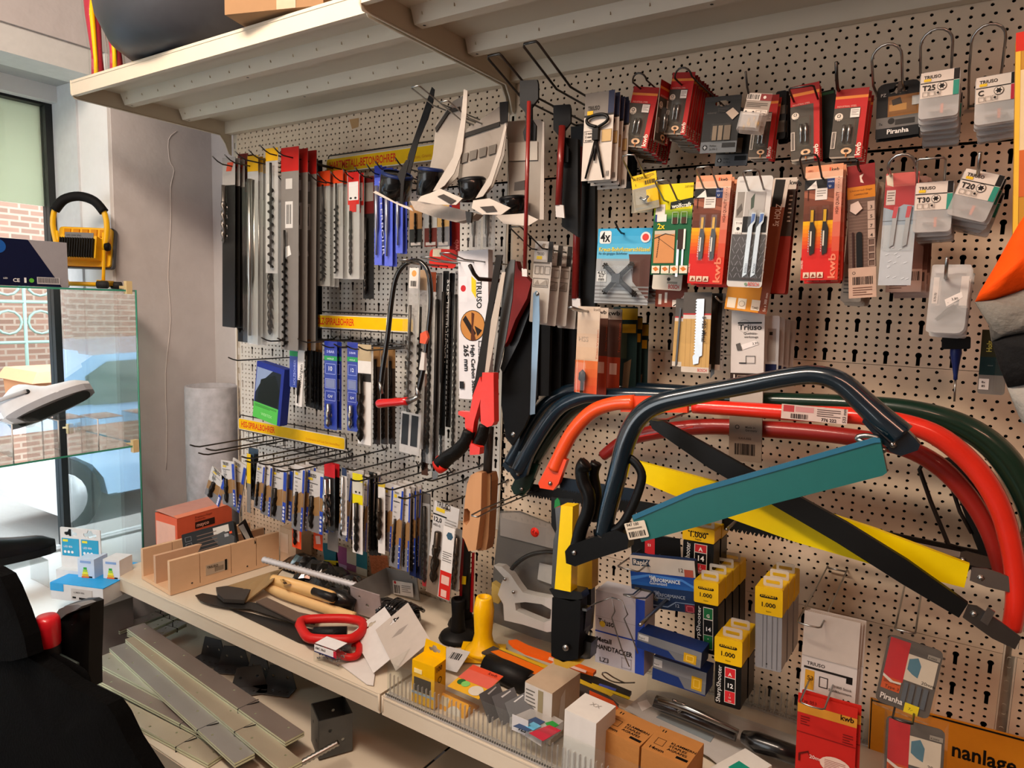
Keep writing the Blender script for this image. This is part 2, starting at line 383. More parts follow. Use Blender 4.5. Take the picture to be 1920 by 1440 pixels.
# ------------------------------------------------------------------ printed cards, hooks, blisters
def frame(tl, tr, bl):
    a, r, c = P(*tl), P(*tr), P(*bl)
    x = (r-a); z = (a-c); W0, H0 = x.length, z.length
    if H0 > W0*1.3: z.normalize(); x = (x-z*x.dot(z)).normalized(); H = H0
    else: x.normalize(); z = (z-x*z.dot(x)); H = z.length; z.normalize()
    y = z.cross(x)
    m = Matrix((x, y, z)).transposed().to_4x4(); m.translation = a
    return m, (r-a).length, H
ORD = 'second third fourth fifth sixth seventh eighth ninth tenth eleventh twelfth thirteenth fourteenth fifteenth'.split()
class Card:
    def __init__(s, W, H): s.W, s.H, s.b, s.k, s.y = W, H, MB(), 0, 0.0
    def _y(s): s.k += 1; return s.y-.00018*s.k
    def R(s, u0, v0, u1, v1, col, r=0):
        y = s._y(); W, H = s.W, s.H
        o = rrect(u0*W, -v1*H, u1*W, -v0*H, r) if r else [(u0*W,-v1*H),(u1*W,-v1*H),(u1*W,-v0*H),(u0*W,-v0*H)]
        s.b.add([(p[0], y, p[1]) for p in o], [tuple(range(len(o)))], col); return s
    def L(s, pts, col):
        y = s._y(); s.b.add([(u*s.W, y, -v*s.H) for u, v in pts], [tuple(range(len(pts)))], col); return s
    def O(s, u, v, r, col, n=14, ry=None):
        y = s._y(); s.b.add([(x, y, z) for x, z in circ(u*s.W, -v*s.H, r*s.W, n, 0, (ry or r)*s.W)], [tuple(range(n))], col); return s
    def G(s, u0, v0, u1, v1, c0, c1, n=6):
        a, b = lin(c0), lin(c1)
        h0 = [int(c0[i:i+2], 16) for i in (1, 3, 5)]; h1 = [int(c1[i:i+2], 16) for i in (1, 3, 5)]; y = s._y()
        for i in range(n):
            t = (i+.5)/n; c = '#%02x%02x%02x' % tuple(int(p+(q-p)*t) for p, q in zip(h0, h1)); va = v0+(v1-v0)*i/n; vb = v0+(v1-v0)*(i+1)/n
            s.b.add([(u0*s.W,y,-vb*s.H),(u1*s.W,y,-vb*s.H),(u1*s.W,y,-va*s.H),(u0*s.W,y,-va*s.H)], [(0,1,2,3)], c)
        return s
    def F(s, u0, v0, u1, v1, col, t=.012):
        w = t; h = t*s.W/s.H
        s.R(u0, v0, u1, v0+h, col); s.k -= 1; s.R(u0, v1-h, u1, v1, col); s.k -= 1; s.R(u0, v0, u0+w, v1, col); s.k -= 1; return s.R(u1-w, v0, u1, v1, col)
    def T(s, u, v, h, t, col, al='l', rot=0, bold=False, w=None):
        """text: baseline at (u,v), capital height h as a fraction of the card width"""
        s.b.text(t, u*s.W, -v*s.H, h*s.W, M(col) if isinstance(col, str) else col, s._y(), al, rot, bold, w*s.W if w else None); return s
    def B(s, u0, v0, u1, v1, col='#202020', n=11, bg=None):
        if bg: s.R(u0-.02, v0-.008, u1+.02, v1+.008, bg)
        y = s._y(); rd = random.Random(n); x = 0
        seq = [(rd.choice((1, 1, 2, 3)), rd.choice((1, 2))) for _ in range(n)]; tot = sum(a+c for a, c in seq)
        for a, c in seq:
            p, q = u0+(u1-u0)*x/tot, u0+(u1-u0)*(x+a)/tot; x += a+c
            s.b.add([(p*s.W,y,-v1*s.H),(q*s.W,y,-v1*s.H),(q*s.W,y,-v0*s.H),(p*s.W,y,-v0*s.H)], [(0,1,2,3)], col)
        return s
    def lines(s, u0, v0, u1, v1, n, col='#6b6762'):
        h = (v1-v0)/n
        for i in range(n): s.R(u0, v0+i*h, u0+(u1-u0)*(1 if i % 3 != 2 else .7), v0+i*h+h*.35, col); s.k -= 1
        s.k += 1; return s
def euro(cx, cz, w=.028):
    """the usual hanging slot: a rounded bar with a bump in the middle"""
    a = w/2; h = w*.11; r = w*.2
    return [(cx-a, cz-h), (cx-a+h, cz-2*h), (cx-r, cz-h*1.5), (cx-r*.6, cz-h*2.4), (cx+r*.6, cz-h*2.4), (cx+r, cz-h*1.5), (cx+a-h, cz-2*h), (cx+a, cz-h), (cx+a, cz+h*.3),
            (cx+r*1.2, cz+h*.6), (cx+r*.7, cz+h*2.4), (cx-r*.7, cz+h*2.4), (cx-r*1.2, cz+h*.6), (cx-a, cz+h*.3)]
def blister(c, u0, v0, u1, v1, d, parent, mat=None, name='blister'):
    W, H = c.W, c.H; t = min((u1-u0)*W, (v1-v0)*H)*.18; x0, x1, z0, z1 = u0*W, u1*W, -v1*H, -v0*H; y = -.002
    b = MB(); o = [(x0,z0),(x1,z0),(x1,z1),(x0,z1)]; i = [(x0+t,z0+t),(x1-t,z0+t),(x1-t,z1-t),(x0+t,z1-t)]; j = [(x0+t/3,z0+t/3),(x1-t/3,z0+t/3),(x1-t/3,z1-t/3),(x0+t/3,z1-t/3)]
    vs = [(p[0], y, p[1]) for p in o]+[(p[0], -d*.8, p[1]) for p in j]+[(p[0], -d, p[1]) for p in i]
    b.add(vs, [(k, (k+1) % 4, 4+(k+1) % 4, 4+k) for k in range(4)]+[(4+k, 4+(k+1) % 4, 8+(k+1) % 4, 8+k) for k in range(4)]+[(8,9,10,11)], mat or PLASTIC)
    return b.build(name, parent)
def hang(name, label, cat, tl, tr, bl, off, base, draw=None, n=0, step=(.001, .012, -.001), th=.0012, r=.004, slot=.05, group=None, glabel=None, extra=None, outline=None, back=None, jit=.6, offr=None, offb=None):
    m, W, H = frame((*tl, off), (*tr, off if offr is None else offr), (*bl, off if offb is None else offb))
    t = thing(name, label, cat, m); c = Card(W, H)
    o = outline(W, H) if outline else rrect(0, -H, W, 0, r)
    hs = [euro(W/2, -max(.012, slot*H), min(.03, W*.5))] if slot and W > .022 else []
    c.b.plate(o, 0, th, base, hs, side=back or base)
    if draw: draw(c)
    c.b.build('backing_card', t)
    if extra: extra(c, t)
    for i in range(n):
        q = dup(t, Vector(step)*(i+1)+Vector((random.uniform(-.002, .002), 0, random.uniform(-.003, .003))), (glabel+', '+ORD[i]+' from the front') if glabel else ('one of the cards stacked behind the '+label)[:0] or label, group or name+' stack',
                Matrix.Rotation(math.radians(random.uniform(-jit, jit)*2), 4, 'Y'))
    if n: t['group'] = group or name+' stack'
    return t, c
# ---- hooks
def hook(px, py, off, kind='single', w=.026, col=None, tip=.035, rise=.02, label=None, group=None, r=.0022, length=None):
    """front tip seen at the pixel, at distance off from the wall; the wire runs straight back to the wall"""
    p = P(px, py, off); L = length or off-.002; col = col or DSTEEL
    t = thing('wall_hook', label, 'hook', Matrix.Translation((p.x, -off+L, p.z-rise)), group)
    b = MB()
    if kind == 'single':
        b.tube([(0, 0, 0), (0, -L+tip, 0), (0, -L+tip*.5, rise*.35), (0, -L, rise)], r, col, 6); b.build('prong', t)
        b = MB(); b.tube([(-.012, -.002, .01), (0, -.006, 0), (.012, -.002, .01)], r, col, 5); b.build('mount_clip', t)
    else:
        a = w/2; f = [(-a, -L+tip*.2, rise*.8), (-a*.8, -L+.002, rise*.97), (0, -L, rise), (a*.8, -L+.002, rise*.97), (a, -L+tip*.2, rise*.8)] if kind == 'loop' else [(-a, -L+.004, rise*.93), (-a+.003, -L, rise), (a-.003, -L, rise), (a, -L+.004, rise*.93)]
        if kind == 'round': f = [(-a*math.cos(x), -L+.01-.01*math.sin(x), rise-.002+a*.9*math.sin(x)) for x in [math.pi*k/8 for k in range(9)]]
        b.tube([(-a, 0, 0), (-a, -L+tip*1.6, 0)]+f+[(a, -L+tip*1.6, 0), (a, 0, 0)], r*.85, col, 6); b.build('prong', t)
        b = MB(); b.tube([(-a, -.012, 0), (a, -.012, 0)], r, col, 5); b.build('crossbar', t)
    return t
def drill_mb(b, x, z0, z1, r, m, y=0, turns=None, shank=.28):
    """twist drill: two-flute body from z1 (tip, low) up to a plain shank ending at z0"""
    L = z0-z1; zs = z0-L*shank; n = max(10, min(40, int((zs-z1)/r/.9)));  turns = turns or (zs-z1)/(r*7)
    b.lathe([(0, z0), (r*.75, z0-.001), (r*.75, zs), (r*.9, zs-.002)], m, 8, (x, y, 0))
    vs = []; fs = []
    pr = [1, .95, .62, .5, .72, .95]*2
    for i in range(n+1):
        t = i/n; z = zs+(z1-zs)*t; a0 = t*turns*2*math.pi; k = 1 if i < n-1 else (.75 if i == n-1 else .05)
        for j, q in enumerate(pr):
            a = a0+2*math.pi*j/12; vs.append((x+r*q*k*math.cos(a), y+r*q*k*math.sin(a), z))
    for i in range(n):
        for j in range(12): fs.append((i*12+j, i*12+(j+1) % 12, (i+1)*12+(j+1) % 12, (i+1)*12+j))
    b.add(vs, fs, m, True)
def auger_mb(b, x, z0, z1, r, m, y=0):
    """wood auger: one deep screw flight around a core"""
    L = z0-z1; zs = z0-L*.25; n = 60; T = (zs-z1)/(r*2.6)
    b.lathe([(0, z0), (r*.4, z0-.001), (r*.4, zs), (r*.35, z1+.01), (0, z1-.006)], m, 8, (x, y, 0))
    vs = []; fs = []
    for i in range(n*2+1):
        t = i/(n*2); z = zs+(z1-zs)*t; a = t*T*2*math.pi
        for rr, dz in ((r*.3, r*.35), (r, r*.12), (r, -r*.12), (r*.3, -r*.35)): vs.append((x+rr*math.cos(a), y+rr*math.sin(a), z+dz))
    for i in range(n*2):
        for j in range(3): fs.append((i*4+j, i*4+j+1, i*4+5+j, i*4+4+j))
    b.add(vs, fs, m)
GOLD = M('#b58a2a', .4, .6); SILV = M('#b9bcbe', .35, .9, .1); DRILL = M('#2d2b29', .35, .8); BLUE = '#1f2f86'; RED = '#b3201d'; YEL = '#e3bd1c'
# ================================================================== A. bits, first row on the right bay
HK = dict(group='hooks over the screwdriver bits')
def bitcard(size='PZ1', stick=True):
    def d(c):
        c.R(0, .0, 1, .1, '#8f1f1c').R(0, .1, 1, .14, '#c77736').R(0, .14, 1, .27, '#a8201f').T(.08, .26, .055, 'INDUSTRIAL STEEL', '#c8a090', w=.6)
        c.R(0, .27, .8, .97, '#544d44').R(.8, .27, 1, 1, '#a31f1d').O(.17, .4, .13, '#cbbfb0').O(.17, .385, .06, '#221e1b').T(.17, .465, .075, size, '#2a2624', 'c')
        c.R(.13, .378, .21, .392, '#cbbfb0').R(.155, .365, .185, .405, '#cbbfb0')
        c.T(.95, .97, .17, 'kwb', '#d6c4b6', rot=90, bold=True, w=.42).B(.03, .62, .13, .85, '#1c1a18', 6, '#b9aea2')
        c.O(.52, .9, .17, '#c9a582', ry=.11).R(.5, .93, .55, .99, '#9a5f33').O(.52, .9, .08, '#3c2c20', ry=.05)
        if stick: c.R(.52, .29, .8, .42, '#cfc8c0').lines(.55, .31, .77, .4, 4, '#7d766f')
    def e(c, t):
        blister(c, .2, .43, .74, .84, .016, t)
        b = MB()
        for u in (.38, .55): b.lathe([(0, -.52*c.H), (.0032, -.53*c.H), (.0032, -.66*c.H), (.002, -.68*c.H), (.0026, -.76*c.H), (0, -.79*c.H)], STEEL, 6, (u*c.W, -.007, 0))
        b.build('screwdriver_bits', t)['kind'] = 'stuff'
    return d, e
def bits(label, tl, tr, bl, off, n, size, g, stick=True, **k):
    d, e = bitcard(size, stick)
    return hang('bit_card', label, 'screwdriver bits', tl, tr, bl, off, M('#8f8578', .5), d, n, (.001, .011, -.0016), extra=e, group=g, glabel='red bit card '+g, **k)
bits('red bit card leftmost of the bit row, white PZ1 roundel', (1189,162), (1238,156), (1166,274), .25, 9, 'PZ1', 'behind the leftmost red bit card')
bits('red bit card turned edgewise, in front of the biggest red stack', (1240,148), (1262,122), (1226,264), .275, 0, 'PZ2', '', offr=.235)
bits('red bit card with a yellow stripe, front of the biggest red stack', (1262,136), (1305,131), (1243,252), .24, 11, 'PZ2', 'in the biggest red bit stack')
hook(1196, 148, .30, 'round', .03, label='round-ended wire hook carrying the leftmost red bit cards', group=None, rise=.004)
hook(1278, 140, .29, 'round', .034, label='round-ended wire hook carrying the biggest red bit stack', rise=.004)
def pht(c):
    c.R(0, .0, 1, .08, '#2a2a2a').T(.1, .3, .05, 'industrial', '#5e5a55').R(0, .8, 1, 1, '#5f6468').O(.13, .9, .075, '#16181a').R(.09, .892, .17, .908, '#8a8f93').R(.115, .87, .145, .93, '#8a8f93')
    c.R(.6, .83, .96, .91, '#101214').T(.26, .89, .05, 'Phillips', '#17191b').T(.26, .95, .05, '2x PH 2', '#17191b').R(.3, .52, .42, .78, '#7a6a58').R(.46, .52, .58, .78, '#7a6a58').R(.62, .52, .8, .78, '#6a5b4b').lines(.4, .22, .7, .3, 3, '#4d4a46')
    c.L([(.62, .3), (.8, .22), (.98, .33), (.82, .43)], '#a39383')
hang('bit_card', 'black bit card with grey foot and tilted price sticker', 'screwdriver bits', (1323,183), (1390,186), (1312,288), .24, '#191919', pht, 0, extra=lambda c, t: blister(c, .26, .48, .84, .8, .012, t))
hang('bit_card', 'black bit card hanging lower behind the one with the tilted sticker', 'screwdriver bits', (1352,205), (1412,207), (1340,312), .19, '#191919', pht)
def goldbox(c):
    c.R(0, 0, 1, .55, '#8d8176').R(0, .02, .55, .18, '#c9bfb4').B(.03, .04, .5, .16, '#27231f', 12).R(.55, .02, 1, .18, '#7e2a28').O(.72, .1, .06, '#c9bfb4').lines(.05, .24, .9, .36, 3, '#5c5249').R(0, .4, .95, .54, '#c7bdb2').O(.1, .47, .05, '#222').O(.4, .47, .05, '#222').F(.5, .42, .7, .52, '#8a8077').F(.7, .42, .9, .52, '#8a8077')
def boxx(c, t):
    blister(c, 0, .5, 1, 1, .03, t, FROST, 'clear_box')
    b = MB(); rd = random.Random(3)
    for i in range(7): b.lathe([(0, .004), (.003, .003), (.0015, -.006), (0, -.008)], GOLD, 6, (c.W*rd.uniform(.25, .8), -.012, -c.H*rd.uniform(.62, .9)))
    b.build('brass_screws', t)['kind'] = 'stuff'
hang('screw_box', 'clear box of brass pieces under a grey barcode label', 'hardware pack', (1403,173), (1451,168), (1384,250), .27, '#8d8176', goldbox, 0, slot=0, extra=boxx)
bits('red bit card hanging under the clear box of brass pieces', (1418,180), (1462,170), (1403,298), .22, 2, 'PH2', 'under the clear brass box')
hang('bit_card', 'black card with two pale windows beside the brass box', 'screwdriver bits', (1455,172), (1475,166), (1452,262), .2, '#17181a', lambda c: c.R(.1, .3, .9, .48, '#6d655c').R(.1, .62, .9, .86, '#6d655c'), 3, slot=0, group='black cards beside the brass box', glabel='black card beside the clear brass box')
bits('red bit card with two tilted stickers under a squared hook', (1482,164), (1536,160), (1483,304), .24, 2, 'PZ3', 'under the squared hook', False)
hang('bit_card', 'narrow dark green-black card between two red bit cards', 'screwdriver bits', (1539,172), (1566,170), (1540,298), .2, '#15201a', lambda c: c.R(.1, .02, .9, .06, '#2f6a4a'), 2, slot=0, group='dark cards between red bit cards', glabel='dark card between two red bit cards')
bits('red bit card with stick-like hook and white price sticker', (1569,169), (1631,160), (1554,298), .25, 4, 'PZ2', 'behind the card on the bent stick hook')
def pir(c):
    c.R(.27, .25, .98, .62, '#8a5a2c').R(.3, .4, .7, .52, '#b58144').L([(.35, .32), (.55, .28), (.6, .4), (.38, .42)], '#3c2d20').R(0, .62, 1, .82, '#6e6a66').O(.36, .7, .08, '#2b2826').R(.45, .68, .9, .78, '#3b3835').T(.07, .76, .07, '7x', '#2b2826')
    c.R(0, .82, 1, 1, '#17181a').T(.27, .93, .12, 'Piranha', '#cfcac4', bold=True, w=.5).T(.1, .24, .08, 'PZ', '#a8a29a').R(.82, .3, .99, .46, '#b7b2ae').L([(.5, .0), (.62, .0), (.58, .14), (.46, .16)], '#5a4a3e')
hang('bit_card', 'black and wood-brown card hanging left of the T25 box', 'screwdriver bits', (1645,160), (1727,147), (1641,262), .22, '#1b1c1d', pir, 1, r=.012, group='black and brown bit cards', glabel='black and brown bit card left of the T25 box', extra=lambda c, t: blister(c, .25, .25, .95, .6, .014, t))
def tbox(code, colr, c2=None):
    def d(c):
        c.y = -.0165; c.k = 0
        c.R(.02, .01, .98, .56, '#bcb2a8').R(.84, .01, .98, .24, '#1d1b1a').R(.02, .23, .84, .25, '#2c2926').R(.84, .25, .98, .56, colr).T(.1, .15, .09, 'TRIUSO', '#3a332c', bold=True).R(.1, .155, .28, .21, '#c7a52a')
        c.T(.07, .4, .15, code, '#1d1b1a', bold=True).O(.56, .34, .12, '#4b4640').O(.56, .34, .105, '#bcb2a8')
        y = c._y(); c.b.add([((.56+(.09 if i % 2 == 0 else .05)*math.cos(i*math.pi/6))*c.W, y, -.34*c.H+(.09 if i % 2 == 0 else .05)*c.W*math.sin(i*math.pi/6)) for i in range(12)], [tuple(range(12))], '#161413')
        for u in (.08, .24, .4): c.F(u, .43, u+.14, .53, '#6d655d', .01)
        c.O(.47, .475, .03, '#161413')
    return d
def tx(c, t):
    W, H = c.W, c.H; b = MB(); b.plate(rrect(0, -H, W, 0, .006), -.016, 0, FROST); b.build('clear_box', t)
    b = MB(); b.box((W*.25, -.012, -H*.85), (W*.8, -.004, -H*.8), STEEL); b.box((W*.55, -.013, -H*.9), (W*.62, -.003, -H*.7), M('#b8552a', .5)); b.build('screwdriver_bits', t)
def tb(label, code, tl, tr, bl, off, n, colr, g, **k):
    return hang('bit_box', label, 'bit box', tl, tr, bl, off, FROST, tbox(code, colr), n, (.001, .022, -.004), extra=tx, slot=0, group=g, glabel='frosted bit box stacked '+g, th=.001, jit=1.5, **k)
tb('frosted bit box with a T25 label and green edge', 'T25', (1727,143), (1802,130), (1722,229), .26, 5, '#2d8270', 'behind the T25 box')
tb('frosted bit box with a red edge and a magnet symbol', 'C', (1829,152), (1908,144), (1826,240), .26, 3, '#9c2434', 'behind the red-edged box')
tb('frosted bit box with a T30 label and small price tag', 'T30', (1718,346), (1790,342), (1711,438), .27, 3, '#2d8270', 'behind the T30 box')
tb('frosted bit box with a T20 label hanging tilted', 'T20', (1811,318), (1887,330), (1773,403), .28, 4, '#2d8270', 'behind the tilted T20 box')
for x, y, w, l in ((1662,104,.045,'wire loop hook above the black and wood-brown bit card'), (1756,76,.045,'wire loop hook above the T25 box'), (1854,68,.045,'wire loop hook above the red-edged bit box')):
    hook(x, y, .31, 'round', w, STEEL, label=l, rise=.03, r=.0026)
hook(1746, 297, .33, 'square', .04, STEEL, label='squared wire hook above the T30 box', rise=.035, r=.0024)
hook(1398, 134, .30, 'single', label='bent single prong above the clear brass box', rise=.035, r=.002)
hook(1568, 116, .30, 'single', label='bent stick hook above the red bit card with the white sticker', rise=.035, r=.003)
hook(1502, 163, .29, 'square', .042, label='squared wire hook on the red card with tilted stickers', rise=.012)
hook(1838, 286, .33, 'single', label='single prong above the tilted T20 box', rise=.03, r=.003, col=STEEL)
# ================================================================== B. jigsaw blade row
def yellowcard(c):
    c.R(0, 0, 1, .36, '#cda91d').T(.06, .14, .1, 'X-TORO', '#26200c', bold=True).lines(.5, .05, .92, .16, 3, '#6d5b14').B(.5, .2, .95, .31, '#2a2410', 10).T(.15, .3, .1, '1', '#2a2410').R(0, .36, 1, 1, '#8f8979').R(.55, .45, 1, .8, '#c9a51c')
hang('drill_stop_card', 'small yellow and clear card under a round wire loop', 'hardware pack', (1183,332), (1230,321), (1190,399), .27, '#cda91d', yellowcard, 0, r=.005, extra=lambda c, t: (blister(c, .1, .4, .95, .97, .02, t), MB().tube([(.02, -.01, -.05), (.03, -.012, -.058), (.038, -.01, -.05)], .003, STEEL, 6).build('drill_stop', t)))
hang('drill_stop_card', 'yellow and clear card hanging low behind the small yellow card', 'hardware pack', (1186,340), (1226,330), (1184,400), .22, '#cda91d', yellowcard)
hook(1178, 290, .33, 'loop', .03, STEEL, label='round wire loop over the small yellow card', rise=.035)
def wolf(c):
    c.G(0, 0, 1, .28, '#cfb713', '#b9b51a', 3).G(0, .28, 1, .38, '#8fa322', '#2f7040', 5).R(0, .38, 1, 1, '#14603a').L([(.43, .2), (1, .16), (1, .24), (.43, .28)], '#17231a').T(.47, .268, .105, 'wolfcraft', '#d9d6c8', bold=True, w=.5, rot=4).T(.78, .05, .05, '2371000', '#6b6114')
    c.R(.05, .22, .3, .38, '#c9c5bd').lines(.08, .25, .27, .3, 3, '#77736c').R(.05, .33, .35, .41, '#c9c5bd').R(.05, .33, .1, .41, '#2b3f7a').T(.12, .49, .14, '2x', '#cdb62a', bold=True)
    c.R(.06, .51, .6, .87, '#b07a4c').R(.06, .51, .6, .55, '#a8a294').L([(.06, .59), (.35, .54), (.6, .57), (.6, .575), (.35, .55), (.06, .6)], '#221d16').L([(.14, .58), (.6, .72), (.6, .726), (.14, .586)], '#4d3621')
    for i in range(12): c.L([(.2-.004*i, .57+.02*i), (.17-.004*i, .58+.02*i), (.2-.004*i, .59+.02*i)], '#1c1813'); c.k -= 1
    c.k += 1
    for u in (.5, .73):
        c.F(u, .31, u+.16, .44, '#9fb59f', .012); c.R(u+.02, .37, u+.14, .44, '#4b2d1c')
    c.R(.68, .5, .83, .72, '#3e241a').R(.83, .5, .88, .72, '#cfcfc8')
    for i, u in enumerate((.04, .29, .53, .77)): c.R(u, .9, u+.21, .985, '#c9c0ae'); c.L([(u+.02, .93), (u+.11, .91), (u+.19, .94), (u+.1, .965)], '#b3662c')
    c.T(.3, .995, .035, 'Steckwerkzeuge', '#9ab59a')
hang('jigsaw_blade_card', 'green and yellow jigsaw card with a black name panel', 'jigsaw blades', (1229,347), (1301,345), (1220,515), .26, '#14603a', wolf, 0, slot=.06, extra=lambda c, t: (MB().box((.055, -.003, -.19), (.06, -.001, -.115), SILV).build('jigsaw_blade', t), MB().box((.066, -.003, -.18), (.07, -.001, -.1), SILV).build('jigsaw_blade', t)))
hang('jigsaw_blade_card', 'white-footed pale card peeking out below the green jigsaw card', 'jigsaw blades', (1232,440), (1288,438), (1222,542), .22, '#b9b2a6', lambda c: c.R(.5, .84, .85, .88, '#8a8478').T(.56, .97, .14, 'BOSCH', '#a5302c', bold=True, w=.36).O(.55, .8, .06, '#2b2926'), 0, slot=0)
hang('jigsaw_blade_card', 'rust-red card with pale saw shapes under the green jigsaw card', 'jigsaw blades', (1233,478), (1293,474), (1228,575), .19, '#7d3a28', lambda c: c.R(.1, .75, .2, .95, '#c9c2b8').R(.3, .72, .38, .92, '#c9c2b8').R(.55, .86, .85, .99, '#c9c2b8').L([(.57, .97), (.8, .88), (.8, .9), (.6, .985)], '#222').T(.97, .99, .15, 'kwb', '#c9c2b8', rot=90, bold=True), 0, slot=0)
def jigk(c):
    c.G(0, 0, 1, .16, '#c07a56', '#c4b7a6', 3).T(.7, .055, .085, 'kwb', '#2a1c18', bold=True).R(.64, .025, .68, .055, '#b8401f').T(.06, .05, .05, 'VERS', '#8d2a18').R(0, .12, .6, .21, '#2b2b2c').L([(.06, .2), (.3, .13), (.35, .2)], '#d0cbc5').R(.6, .12, .8, .21, '#263a6d').T(.62, .155, .05, 'HWX', '#b9bccb').T(.65, .195, .06, 'U', '#d9dbe3', bold=True)
    c.G(0, .21, 1, .48, '#7d4632', '#5f3325', 4).L([(0, .22), (.85, .3), (.85, .33), (0, .27)], '#8d5540').G(0, .48, .86, .72, '#cf9f18', '#b8331d', 7).R(0, .72, .86, 1, '#b2221e').G(.8, .12, 1, .75, '#b99684', '#b2402c', 5).R(.8, .75, 1, 1, '#b2301f')
    c.T(.93, .43, .085, 'HIGH QUALITY', '#4a1d15', rot=90, w=.62).R(.3, .2, .62, .3, '#c3beb8').lines(.34, .22, .58, .28, 3, '#77736d').R(.1, .21, .12, .3, '#3a1d14')
    c.T(.05, .9, .05, 'LANG PRO', '#d6c2b4', rot=90, w=.25).T(.92, .985, .19, 'kwb', '#c9735a', rot=90, bold=True, w=.7)
    for u in (.07, .26, .45): c.R(u, .93, u+.16, .98, '#c4b09c'); c.L([(u+.02, .975), (u+.08, .94), (u+.14, .97)], '#7d3a28')
    for i in range(5): c.O(.91, .12+i*.022, .012, '#2a1c18', 6)
def jblades(u1=.26, u2=.58):
    def e(c, t):
        for u in (u1, u2):
            W, H = c.W, c.H; x = u*W
            b = MB(); b.plate([(x, -.38*H), (x+.006, -.38*H), (x+.006, -.5*H), (x+.01, -.55*H), (x+.009, -.76*H), (x+.001, -.78*H), (x-.001, -.56*H), (x, -.5*H)], -.005, -.004, M('#25221f', .4, .5))
            b.plate([(x+.0005, -.385*H), (x+.0055, -.385*H), (x+.0055, -.49*H), (x+.0005, -.49*H)], -.0053, -.005, '#b58a1c'); b.plate([(x+.001, -.57*H), (x+.0035, -.57*H), (x+.0035, -.7*H), (x+.001, -.7*H)], -.0053, -.005, '#c9c2b6')
            for k in range(9): z = -.56*H-.022*H*k; b.add([(x-.001, -.0045, z), (x-.0025, -.0045, z-.006*H), (x-.0008, -.0045, z-.018*H)], [(0,1,2)], SILV)
            b.build('jigsaw_blade', t); blister(c, u-.05, .35, u+.19, .8, .009, t)
    return e
hang('jigsaw_blade_card', 'orange-red jigsaw card in the middle of its row', 'jigsaw blades', (1306,330), (1373,327), (1289,531), .27, '#b2221e', jigk, 2, (.002,.016,-.002), r=.006, slot=.075, extra=jblades(), group='orange-red jigsaw cards in mid row', glabel='red jigsaw card stacked behind the middle orange-red card')
hang('jigsaw_blade_card', 'orange-red jigsaw card further right with pale corner', 'jigsaw blades', (1511,313), (1582,304), (1501,526), .27, '#b2221e', jigk, 3, (.001,.014,-.001), r=.006, slot=.075, extra=jblades(.2, .54), group='orange-red jigsaw cards on the right', glabel='red jigsaw card stacked behind the right-hand orange-red card')
def bosch(c):
    c.R(0, 0, 1, 1, '#b4b3b0', .006).lines(.08, .04, .3, .06, 2, '#8a8886').R(.06, .14, .26, .37, '#86827c').L([(.08, .3), (.2, .24), (.24, .3), (.1, .36)], '#5e5954').R(.3, .14, .85, .4, '#989693').L([(.45, .2), (.55, .15), (.55, .28), (.47, .3)], '#4d5a50').R(.06, .4, .28, .52, '#c9c6c2').R(.28, .36, .95, .5, '#262728')
    c.T(.09, .43, .06, 'T118', '#333').O(.17, .47, .05, '#333').T(.09, .515, .04, '3-15 mm', '#333').G(.02, .52, .97, .94, '#5f5f60', '#4a4a4b', 3)
    for i in range(7):
        for j in range(8): u = .1+j*.12+(i % 2)*.05; v = .56+i*.055; s = (-1)**(i+j)*.02; c.L([(u-.035, v-s), (u+.035, v+s), (u+.038, v+s+.008), (u-.032, v-s+.008)], '#83838a'); c.k -= 1
    c.k += 1; c.T(.62, .985, .105, 'BOSCH', '#a93a38', bold=True, w=.3).O(.55, .97, .04, '#6d8a70')
def bblades(c, t):
    W, H = c.W, c.H
    for u in (.53, .76):
        b = MB(); x = u*W; y = -.006
        b.plate([(x, -.33*H), (x+.008, -.33*H), (x+.008, -.41*H), (x+.004, -.44*H), (x+.002, -.88*H), (x-.006, -.91*H), (x-.004, -.46*H), (x, -.43*H)], y, y+.001, SILV); b.plate([(x+.001, -.34*H), (x+.007, -.34*H), (x+.006, -.4*H), (x, -.43*H)], y-.0005, y, '#3c5a94')
        b.text('BOSCH', x+.001, -.87*H, .004, M('#30343a'), y-.0006, rot=88); b.build('jigsaw_blade', t)
        blister(c, u-.1, .3, u+.13, .93, .011, t)
hang('jigsaw_blade_card', 'grey-white jigsaw card with two long silver blades', 'jigsaw blades', (1383,331), (1451,325), (1362,537), .29, '#b4b3b0', bosch, 0, r=.008, slot=.085, extra=bblades)
def holz(c):
    c.R(0, 0, 1, .2, '#b9b0a6').R(.7, 0, .92, .22, '#23211f').R(.2, .2, .75, .97, '#8d7e70').R(.62, .2, 1, 1, '#7a3c22').T(.93, .34, .13, '5x HOLZ', '#cdbcae', rot=90, bold=True, w=.5).R(0, .8, .8, .995, '#c07f28').T(.96, .98, .06, '5x a 300 mm', '#cdbcae', rot=90)
    for u in (.05, .3, .62): c.R(u, .9, u+.2, .98, '#cfc3b0')
    c.O(.4, .94, .07, '#8a7d6c').O(.4, .94, .06, '#cfc3b0').T(.64, .97, .06, 'T344D', '#3a332c', w=.16).L([(.38, .25), (.43, .25), (.42, .8), (.36, .8)], '#2b2927')
hang('jigsaw_blade_card', 'long brown HOLZ card with wood-orange foot behind the silver-bladed one', 'jigsaw blades', (1397,335), (1481,331), (1358,580), .24, '#8d7e70', holz, 0, r=.008, slot=0)
